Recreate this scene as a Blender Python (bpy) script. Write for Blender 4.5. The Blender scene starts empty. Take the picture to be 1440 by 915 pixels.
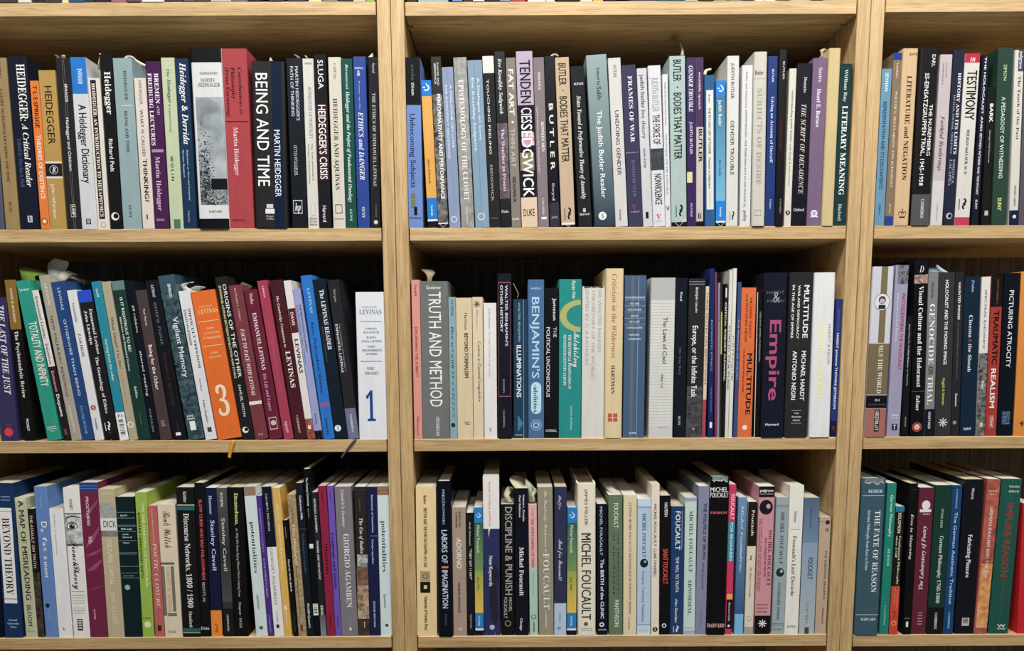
import bpy, math, random
from mathutils import Matrix, Vector

scene = bpy.context.scene
COL = scene.collection
random.seed(11)

# ------------------------------------------------------------------ camera
CAM_POS = (0.15853, -1.07898, -0.44239)
CAM_RIGHT = (0.999989, -0.000964, -0.00467)
CAM_UP = (0.004753, 0.122336, 0.992477)
CAM_FWD = (0.000385, 0.992488, -0.122339)
LENS = 26.9382
SHIFT_Y = 0.10353
cam_data = bpy.data.cameras.new('camera')
cam_data.sensor_fit = 'HORIZONTAL'
cam_data.sensor_width = 36.0
cam_data.lens = LENS
cam_data.shift_y = SHIFT_Y
cam_data.clip_start = 0.02
cam = bpy.data.objects.new('camera', cam_data)
COL.objects.link(cam)
r_, u_, f_ = Vector(CAM_RIGHT), Vector(CAM_UP), Vector(CAM_FWD)
m = Matrix((r_, u_, -f_)).transposed().to_4x4()
m.translation = Vector(CAM_POS)
cam.matrix_world = m
scene.camera = cam

# ------------------------------------------------------------------ world, lights, exposure
scene.view_settings.view_transform = 'Standard'
scene.view_settings.look = 'None'
scene.view_settings.gamma = 1.0
scene.view_settings.exposure = 0.13
world = bpy.data.worlds.new('room_ambience')
scene.world = world
world.use_nodes = True
bg = world.node_tree.nodes['Background']
bg.inputs[0].default_value = (1.0, 0.985, 0.96, 1)
bg.inputs[1].default_value = 0.035


def area(name, loc, target, sx, sy, power, color=(1, 1, 1)):
    d = bpy.data.lights.new(name, 'AREA')
    d.shape = 'RECTANGLE'
    d.size, d.size_y = sx, sy
    d.energy = power
    d.color = color
    o = bpy.data.objects.new(name, d)
    COL.objects.link(o)
    o.location = loc
    v = Vector(target) - Vector(loc)
    o.rotation_euler = v.to_track_quat('-Z', 'Y').to_euler()
    return o


# ceiling fluorescent panels in the aisle, in front of the shelves
area('ceiling_panel_light', (0.35, -0.9, 1.1), (0.35, -0.45, -0.5), 2.4, 0.4, 63, (1.0, 0.985, 0.955))
area('ceiling_panel_light_far', (0.35, -2.6, 1.15), (0.35, -0.4, -0.5), 2.4, 0.5, 14, (1.0, 0.985, 0.955))

# ------------------------------------------------------------------ sizes
PITCH = 0.63916          # distance between the seams of neighbouring bookcases
SHELF_Z = {(0,'C'): -0.0007, (0,'L'): 0.0007, (0,'R'): 0.0011, (1,'C'): -0.293, (1,'L'): -0.2927, (1,'R'): -0.2932, (2,'C'): -0.5855, (2,'L'): -0.5858, (2,'R'): -0.5854, (3,'C'): -0.8773, (3,'L'): -0.877, (3,'R'): -0.8785}
T = 0.018
DEPTH = 0.272
FLOOR_Z = -1.95
TOP_Z = 0.33
MM = 0.001


# ------------------------------------------------------------------ materials
def lin(h):
    out = []
    for i in (0, 2, 4):
        c = int(h[i:i + 2], 16) / 255
        out.append(c / 12.92 if c <= 0.04045 else ((c + 0.055) / 1.055) ** 2.4)
    return (*out, 1.0)


_mats = {}
# printed colours below were read off the photograph; dividing by the light that falls on a shelf gives the albedo
SHELF_LIGHT = (1.2, 1.1, 0.93, 0.78)
SHELF_ROW = [None]


def albedo(h, lettering=False):
    c = lin(h)[:3]
    row = SHELF_ROW[0]
    if row is None:
        return (*c, 1.0)
    lum = 0.2126 * c[0] + 0.7152 * c[1] + 0.0722 * c[2]
    c = [(lum + (x - lum) * 0.9) / SHELF_LIGHT[row] for x in c]
    if lettering:
        c = [x * (1.2 if lum / SHELF_LIGHT[row] > 0.25 else 0.75) for x in c]
    top = max(c)
    if top > 0.88:
        c = [x * 0.88 / top for x in c]
    return (*c, 1.0)


def new_mat(name):
    mt = bpy.data.materials.new(name)
    mt.use_nodes = True
    nt = mt.node_tree
    return mt, nt, nt.nodes['Principled BSDF']


def paper(h, rough=0.55, coat=0.0, lettering=False):
    key = (h, rough, coat, lettering, SHELF_ROW[0])
    if key not in _mats:
        mt, nt, b = new_mat('printed_paper')
        b.inputs['Base Color'].default_value = albedo(h, lettering)
        b.inputs['Roughness'].default_value = rough
        b.inputs['Specular IOR Level'].default_value = 0.1
        if coat:
            b.inputs['Coat Weight'].default_value = coat
            b.inputs['Coat Roughness'].default_value = 0.12
        _mats[key] = mt
    return _mats[key]


def cover_mat(h, gloss):
    key = ('cover', h, gloss, SHELF_ROW[0])
    if key not in _mats:
        mt, nt, b = new_mat('book_cover')
        tc = nt.nodes.new('ShaderNodeTexCoord')
        mp = nt.nodes.new('ShaderNodeMapping')
        mp.inputs['Scale'].default_value = (120, 120, 18)
        no = nt.nodes.new('ShaderNodeTexNoise')
        no.inputs['Scale'].default_value = 1.0
        no.inputs['Detail'].default_value = 4
        nt.links.new(tc.outputs['Object'], mp.inputs[0])
        nt.links.new(mp.outputs[0], no.inputs['Vector'])
        mx = nt.nodes.new('ShaderNodeMix')
        mx.data_type = 'RGBA'
        c = albedo(h)
        mx.inputs['A'].default_value = tuple(x * 0.86 for x in c[:3]) + (1,)
        mx.inputs['B'].default_value = tuple(min(1, x * 1.1 + 0.001) for x in c[:3]) + (1,)
        nt.links.new(no.outputs[0], mx.inputs['Factor'])
        nt.links.new(mx.outputs['Result'], b.inputs['Base Color'])
        b.inputs['Roughness'].default_value = 0.3 if gloss else 0.55
        b.inputs['Specular IOR Level'].default_value = 0.25 if gloss else 0.08
        bp = nt.nodes.new('ShaderNodeBump')
        bp.inputs['Strength'].default_value = 0.25 if gloss else 0.12
        bp.inputs['Distance'].default_value = 0.0006
        nt.links.new(no.outputs[0], bp.inputs['Height'])
        nt.links.new(bp.outputs[0], b.inputs['Normal'])
        if gloss:
            b.inputs['Coat Weight'].default_value = 0.15
            b.inputs['Coat Roughness'].default_value = 0.1
        _mats[key] = mt
    return _mats[key]


def noise_mat(h1, h2, sc):
    key = ('noise', h1, h2, sc, SHELF_ROW[0])
    if key not in _mats:
        mt, nt, b = new_mat('picture_print')
        tc = nt.nodes.new('ShaderNodeTexCoord')
        no = nt.nodes.new('ShaderNodeTexNoise')
        no.inputs['Scale'].default_value = sc * 11
        no.inputs['Detail'].default_value = 6
        no.inputs['Distortion'].default_value = 0.8
        cr = nt.nodes.new('ShaderNodeValToRGB')
        cr.color_ramp.elements[0].position = 0.33
        cr.color_ramp.elements[1].position = 0.67
        cr.color_ramp.elements[0].color = albedo(h1)
        cr.color_ramp.elements[1].color = albedo(h2)
        nt.links.new(tc.outputs['Object'], no.inputs['Vector'])
        nt.links.new(no.outputs[0], cr.inputs[0])
        nt.links.new(cr.outputs[0], b.inputs['Base Color'])
        b.inputs['Roughness'].default_value = 0.45
        _mats[key] = mt
    return _mats[key]


def gradient_mat():
    if 'grad' not in _mats:
        mt, nt, b = new_mat('gradient_print')
        at = nt.nodes.new('ShaderNodeAttribute')
        at.attribute_name = 'ink'
        nt.links.new(at.outputs['Color'], b.inputs['Base Color'])
        b.inputs['Roughness'].default_value = 0.42
        _mats['grad'] = mt
    return _mats['grad']


def pages_mat(h='cfc8b4'):
    key = ('pages', h)
    if key not in _mats:
        mt, nt, b = new_mat('page_edges')
        tc = nt.nodes.new('ShaderNodeTexCoord')
        mp = nt.nodes.new('ShaderNodeMapping')
        mp.inputs['Scale'].default_value = (2600, 6, 6)
        no = nt.nodes.new('ShaderNodeTexNoise')
        no.inputs['Scale'].default_value = 1.0
        no.inputs['Detail'].default_value = 2
        cr = nt.nodes.new('ShaderNodeValToRGB')
        c = lin(h)
        cr.color_ramp.elements[0].position = 0.3
        cr.color_ramp.elements[1].position = 0.7
        cr.color_ramp.elements[0].color = tuple(x * 0.72 for x in c[:3]) + (1,)
        cr.color_ramp.elements[1].color = c
        nt.links.new(tc.outputs['Object'], mp.inputs[0])
        nt.links.new(mp.outputs[0], no.inputs['Vector'])
        nt.links.new(no.outputs[0], cr.inputs[0])
        nt.links.new(cr.outputs[0], b.inputs['Base Color'])
        b.inputs['Roughness'].default_value = 0.8
        _mats[key] = mt
    return _mats[key]


def wood(axis):
    """light oak veneer, grain running along the given axis"""
    key = ('oak', axis)
    if key not in _mats:
        mt, nt, b = new_mat('light_oak_grain_' + axis)
        tc = nt.nodes.new('ShaderNodeTexCoord')
        mp = nt.nodes.new('ShaderNodeMapping')
        s = {'x': (5, 70, 150), 'z': (150, 70, 5)}[axis]
        mp.inputs['Scale'].default_value = s
        n1 = nt.nodes.new('ShaderNodeTexNoise')
        n1.inputs['Scale'].default_value = 1.0
        n1.inputs['Detail'].default_value = 5
        n1.inputs['Distortion'].default_value = 1.2
        mp2 = nt.nodes.new('ShaderNodeMapping')
        s2 = {'x': (28, 300, 900), 'z': (900, 300, 28)}[axis]
        mp2.inputs['Scale'].default_value = s2
        n2 = nt.nodes.new('ShaderNodeTexNoise')
        n2.inputs['Scale'].default_value = 1.0
        n2.inputs['Detail'].default_value = 3
        cr = nt.nodes.new('ShaderNodeValToRGB')
        e = cr.color_ramp.elements
        e[0].position = 0.28
        e[0].color = lin('ae9064')
        e[1].position = 0.72
        e[1].color = lin('d8ba8c')
        el = e.new(0.5)
        el.color = lin('c8a878')
        mx = nt.nodes.new('ShaderNodeMix')
        mx.data_type = 'RGBA'
        mx.blend_type = 'MULTIPLY'
        cr2 = nt.nodes.new('ShaderNodeValToRGB')
        cr2.color_ramp.elements[0].position = 0.3
        cr2.color_ramp.elements[0].color = (0.62, 0.58, 0.5, 1)
        cr2.color_ramp.elements[1].position = 0.5
        cr2.color_ramp.elements[1].color = (1, 1, 1, 1)
        mx.inputs['Factor'].default_value = 0.85
        for a_, m_ in ((mp, n1), (mp2, n2)):
            nt.links.new(tc.outputs['Object'], a_.inputs[0])
            nt.links.new(a_.outputs[0], m_.inputs['Vector'])
        nt.links.new(n1.outputs[0], cr.inputs[0])
        nt.links.new(n2.outputs[0], cr2.inputs[0])
        nt.links.new(cr.outputs[0], mx.inputs['A'])
        nt.links.new(cr2.outputs[0], mx.inputs['B'])
        nt.links.new(mx.outputs['Result'], b.inputs['Base Color'])
        b.inputs['Roughness'].default_value = 0.5
        bp = nt.nodes.new('ShaderNodeBump')
        bp.inputs['Strength'].default_value = 0.2
        bp.inputs['Distance'].default_value = 0.0008
        nt.links.new(n2.outputs[0], bp.inputs['Height'])
        nt.links.new(bp.outputs[0], b.inputs['Normal'])
        _mats[key] = mt
    return _mats[key]


def dark_board():
    if 'dark' not in _mats:
        mt, nt, b = new_mat('black_brown_board')
        tc = nt.nodes.new('ShaderNodeTexCoord')
        mp = nt.nodes.new('ShaderNodeMapping')
        mp.inputs['Scale'].default_value = (260, 10, 6)
        no = nt.nodes.new('ShaderNodeTexNoise')
        no.inputs['Scale'].default_value = 1.0
        no.inputs['Detail'].default_value = 4
        cr = nt.nodes.new('ShaderNodeValToRGB')
        cr.color_ramp.elements[0].position = 0.3
        cr.color_ramp.elements[0].color = lin('505056')
        cr.color_ramp.elements[1].position = 0.7
        cr.color_ramp.elements[1].color = lin('84848c')
        nt.links.new(tc.outputs['Object'], mp.inputs[0])
        nt.links.new(mp.outputs[0], no.inputs['Vector'])
        nt.links.new(no.outputs[0], cr.inputs[0])
        nt.links.new(cr.outputs[0], b.inputs['Base Color'])
        b.inputs['Roughness'].default_value = 0.6
        _mats['dark'] = mt
    return _mats['dark']


def carpet():
    mt, nt, b = new_mat('grey_carpet')
    no = nt.nodes.new('ShaderNodeTexNoise')
    no.inputs['Scale'].default_value = 400
    cr = nt.nodes.new('ShaderNodeValToRGB')
    cr.color_ramp.elements[0].color = lin('5a554c')
    cr.color_ramp.elements[1].color = lin('787268')
    nt.links.new(no.outputs[0], cr.inputs[0])
    nt.links.new(cr.outputs[0], b.inputs['Base Color'])
    b.inputs['Roughness'].default_value = 0.95
    return mt


def metal():
    if 'metal' not in _mats:
        mt, nt, b = new_mat('nickel')
        b.inputs['Base Color'].default_value = lin('b8b4ac')
        b.inputs['Metallic'].default_value = 0.9
        b.inputs['Roughness'].default_value = 0.35
        _mats['metal'] = mt
    return _mats['metal']


# ------------------------------------------------------------------ mesh helpers
def mesh_obj(name, verts, faces, mats, parent=None, idx=None, loc=(0, 0, 0)):
    me = bpy.data.meshes.new(name)
    me.from_pydata(verts, [], faces)
    for m_ in mats:
        me.materials.append(m_)
    if idx is not None:
        me.polygons.foreach_set('material_index', idx)
    me.update()
    o = bpy.data.objects.new(name, me)
    COL.objects.link(o)
    o.location = loc
    if parent:
        o.parent = parent
    return o


def box_data(x0, x1, y0, y1, z0, z1, bev=0.0):
    if bev <= 0:
        v = [(x, y, z) for x in (x0, x1) for y in (y0, y1) for z in (z0, z1)]
        f = [(0, 1, 3, 2), (4, 6, 7, 5), (0, 4, 5, 1), (2, 3, 7, 6), (0, 2, 6, 4), (1, 5, 7, 3)]
        return v, f
    # box whose edges are cut by a small chamfer
    v = []
    for sx, x in ((1, x0), (-1, x1)):
        for sy, y in ((1, y0), (-1, y1)):
            for sz, z in ((1, z0), (-1, z1)):
                v += [(x, y + sy * bev, z + sz * bev), (x + sx * bev, y, z + sz * bev), (x + sx * bev, y + sy * bev, z)]
    import bmesh
    bm = bmesh.new()
    for p in v:
        bm.verts.new(p)
    bmesh.ops.convex_hull(bm, input=bm.verts)
    bmesh.ops.dissolve_limit(bm, angle_limit=0.01, verts=bm.verts, edges=bm.edges)
    bm.verts.index_update()
    vv = [tuple(p.co) for p in bm.verts]
    ff = [tuple(q.index for q in p.verts) for p in bm.faces]
    bm.free()
    return vv, ff


def empty(name, loc, label, cat, group=None, ry=0.0):
    o = bpy.data.objects.new(name, None)
    o.empty_display_size = 0.02
    COL.objects.link(o)
    o.location = loc
    o.rotation_euler = (0, ry, 0)
    o['label'] = label
    o['category'] = cat
    if group:
        o['group'] = group
    return o


# ------------------------------------------------------------------ floor
v, f = box_data(-2.6, 3.4, -3.4, 0.6, FLOOR_Z - 0.05, FLOOR_Z)
fl = mesh_obj('floor', v, f, [carpet()])
fl['kind'] = 'structure'
v, f = box_data(-2.6, 3.4, 0.3, 0.4, FLOOR_Z, TOP_Z + 0.4)
wl_mat, _nt, _b = new_mat('off_white_paint')
_b.inputs['Base Color'].default_value = lin('cfcac0')
_b.inputs['Roughness'].default_value = 0.8
wl = mesh_obj('wall_back', v, f, [wl_mat])
wl['kind'] = 'structure'

# ------------------------------------------------------------------ bookcases
SIDES = {'L': -1, 'C': 0, 'R': 1}
CASE_LABEL = {
    'L': 'light oak bookcase on the left, holding the orange book with number 3',
    'C': 'light oak bookcase in the middle, the only one seen full width',
    'R': 'light oak bookcase on the right, partly cut off by the frame'}
for bay, k in SIDES.items():
    xl, xr = k * PITCH, (k + 1) * PITCH
    case = empty('bookcase', (xl + PITCH / 2, 0, FLOOR_Z), CASE_LABEL[bay], 'bookcase', 'adjoining light oak bookcases')
    off = Vector((-(xl + PITCH / 2), 0, -FLOOR_Z))

    def piece(name, x0, x1, y0, y1, z0, z1, mt, bev=0.0006):
        vv, ff = box_data(x0, x1, y0, y1, z0, z1, bev)
        o = mesh_obj(name, vv, ff, [mt], case)
        o.location = off
        return o
    g = 0.0004
    piece('side_panel', xl + g, xl + T, 0, DEPTH, FLOOR_Z, TOP_Z, wood('z'))
    piece('side_panel', xr - T, xr - g, 0, DEPTH, FLOOR_Z, TOP_Z, wood('z'))
    piece('back_panel', xl + T + 0.0002, xr - T - 0.0002, DEPTH - 0.006, DEPTH - 0.001, FLOOR_Z + 0.06, TOP_Z - T, dark_board(), 0.0003)
    piece('top_board', xl + T + 0.0002, xr - T - 0.0002, 0, DEPTH - 0.007, TOP_Z - T, TOP_Z, wood('x'))
    zs = [SHELF_Z.get((i, bay)) for i in range(4)] + [-1.17, -1.462, -1.755]
    for i, z in enumerate(zs):
        if z is None:
            z = 0.0
        gap = 0.0016
        piece('shelf', xl + T + gap, xr - T - gap, 0.0, DEPTH - 0.008, z - 0.0178, z, wood('x'), 0.0007)
        for sx, x in ((1, xl + T), (-1, xr - T)):
            for y in (0.034, 0.22):
                n, rad, L = 8, 0.0016, 0.0085
                vv, ff = [], []
                for j in range(n):
                    a = 2 * math.pi * j / n
                    for t in (0.0002, L):
                        vv.append((x + sx * t, y + rad * math.cos(a), z - 0.0178 - rad - 0.0002 + rad * math.sin(a)))
                for j in range(n):
                    a0, b0 = 2 * j, 2 * j + 1
                    a1, b1 = (2 * j + 2) % (2 * n), (2 * j + 3) % (2 * n)
                    ff.append((a0, a1, b1, b0))
                ff.append(tuple(2 * j for j in range(n)))
                ff.append(tuple(2 * j + 1 for j in range(n)))
                p = mesh_obj('shelf_pin', vv, ff, [metal()], case)
                p.location = off

# ------------------------------------------------------------------ lettering
def serif(s, base, digit=None):
    out = ''
    for ch in s:
        if 'A' <= ch <= 'Z':
            out += chr(base + ord(ch) - 65)
        elif 'a' <= ch <= 'z':
            out += chr(base + 26 + ord(ch) - 97)
        elif '0' <= ch <= '9' and digit:
            out += chr(digit + ord(ch) - 48)
        else:
            out += ch
    return out


STYLE = {
    's': (None, None, 0.0), 'S': (None, None, 0.0), 'c': (None, None, 0.0),
    'r': (0x1D400, 0x1D7CE, -0.004), 'R': (0x1D400, 0x1D7CE, 0.0),
    'i': (0x1D468, None, -0.006), 'I': (0x1D468, None, 0.0),
    'k': (0x1D4D0, None, 0.0), 'm': (None, None, 0.0)}
CAP = {'k': 0.72}
BOLD = {'S': ((0.035, 0.0), (0.0, 0.022), (0.035, 0.022)), 'c': ((0.03, 0.0), (0.015, 0.012)), 's': ((0.012, 0.006),)}
_text = {}


def collect_texts(books):
    jobs = {}
    for b in books:
        for it in b[12]:
            if it[0] in 'tap':
                jobs[(it[6][-1], it[7])] = None
    for c in STYLE:
        jobs[(c, 'H')] = None
    obs = {}
    for st, tx in jobs:
        base, dg, off = STYLE[st]
        cu = bpy.data.curves.new('lettering', 'FONT')
        cu.body = serif(tx, base, dg) if base else tx
        cu.resolution_u = 2
        cu.offset = off
        o = bpy.data.objects.new('lettering', cu)
        COL.objects.link(o)
        obs[(st, tx)] = o
    bpy.context.view_layer.update()
    dg_ = bpy.context.evaluated_depsgraph_get()
    tmp = []
    for k_, o in obs.items():
        me = bpy.data.meshes.new_from_object(o.evaluated_get(dg_))
        vs = [(p.co.x, p.co.y) for p in me.vertices]
        fs = [tuple(p.vertices) for p in me.polygons]
        n0, v0, f0 = len(vs), list(vs), list(fs)
        vs = [(x, y, 0) for x, y in vs]
        for q, (dx, dy) in enumerate(BOLD.get(k_[0], ())):
            vs += [(x + dx, y + dy, q + 1) for x, y in v0]
            fs += [tuple(a + n0 * (q + 1) for a in f) for f in f0]
        if vs:
            xs = [p[0] for p in vs]
            _text[k_] = (vs, fs, min(xs), max(xs))
        tmp.append(me)
    bpy.data.batch_remove(tmp)
    curves = [o.data for o in obs.values()]
    bpy.data.batch_remove(list(obs.values()))
    bpy.data.batch_remove(curves)
    for c in STYLE:
        ys = [p[1] for p in _text[(c, 'H')][0]]
        CAP[c] = max(ys)


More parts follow.
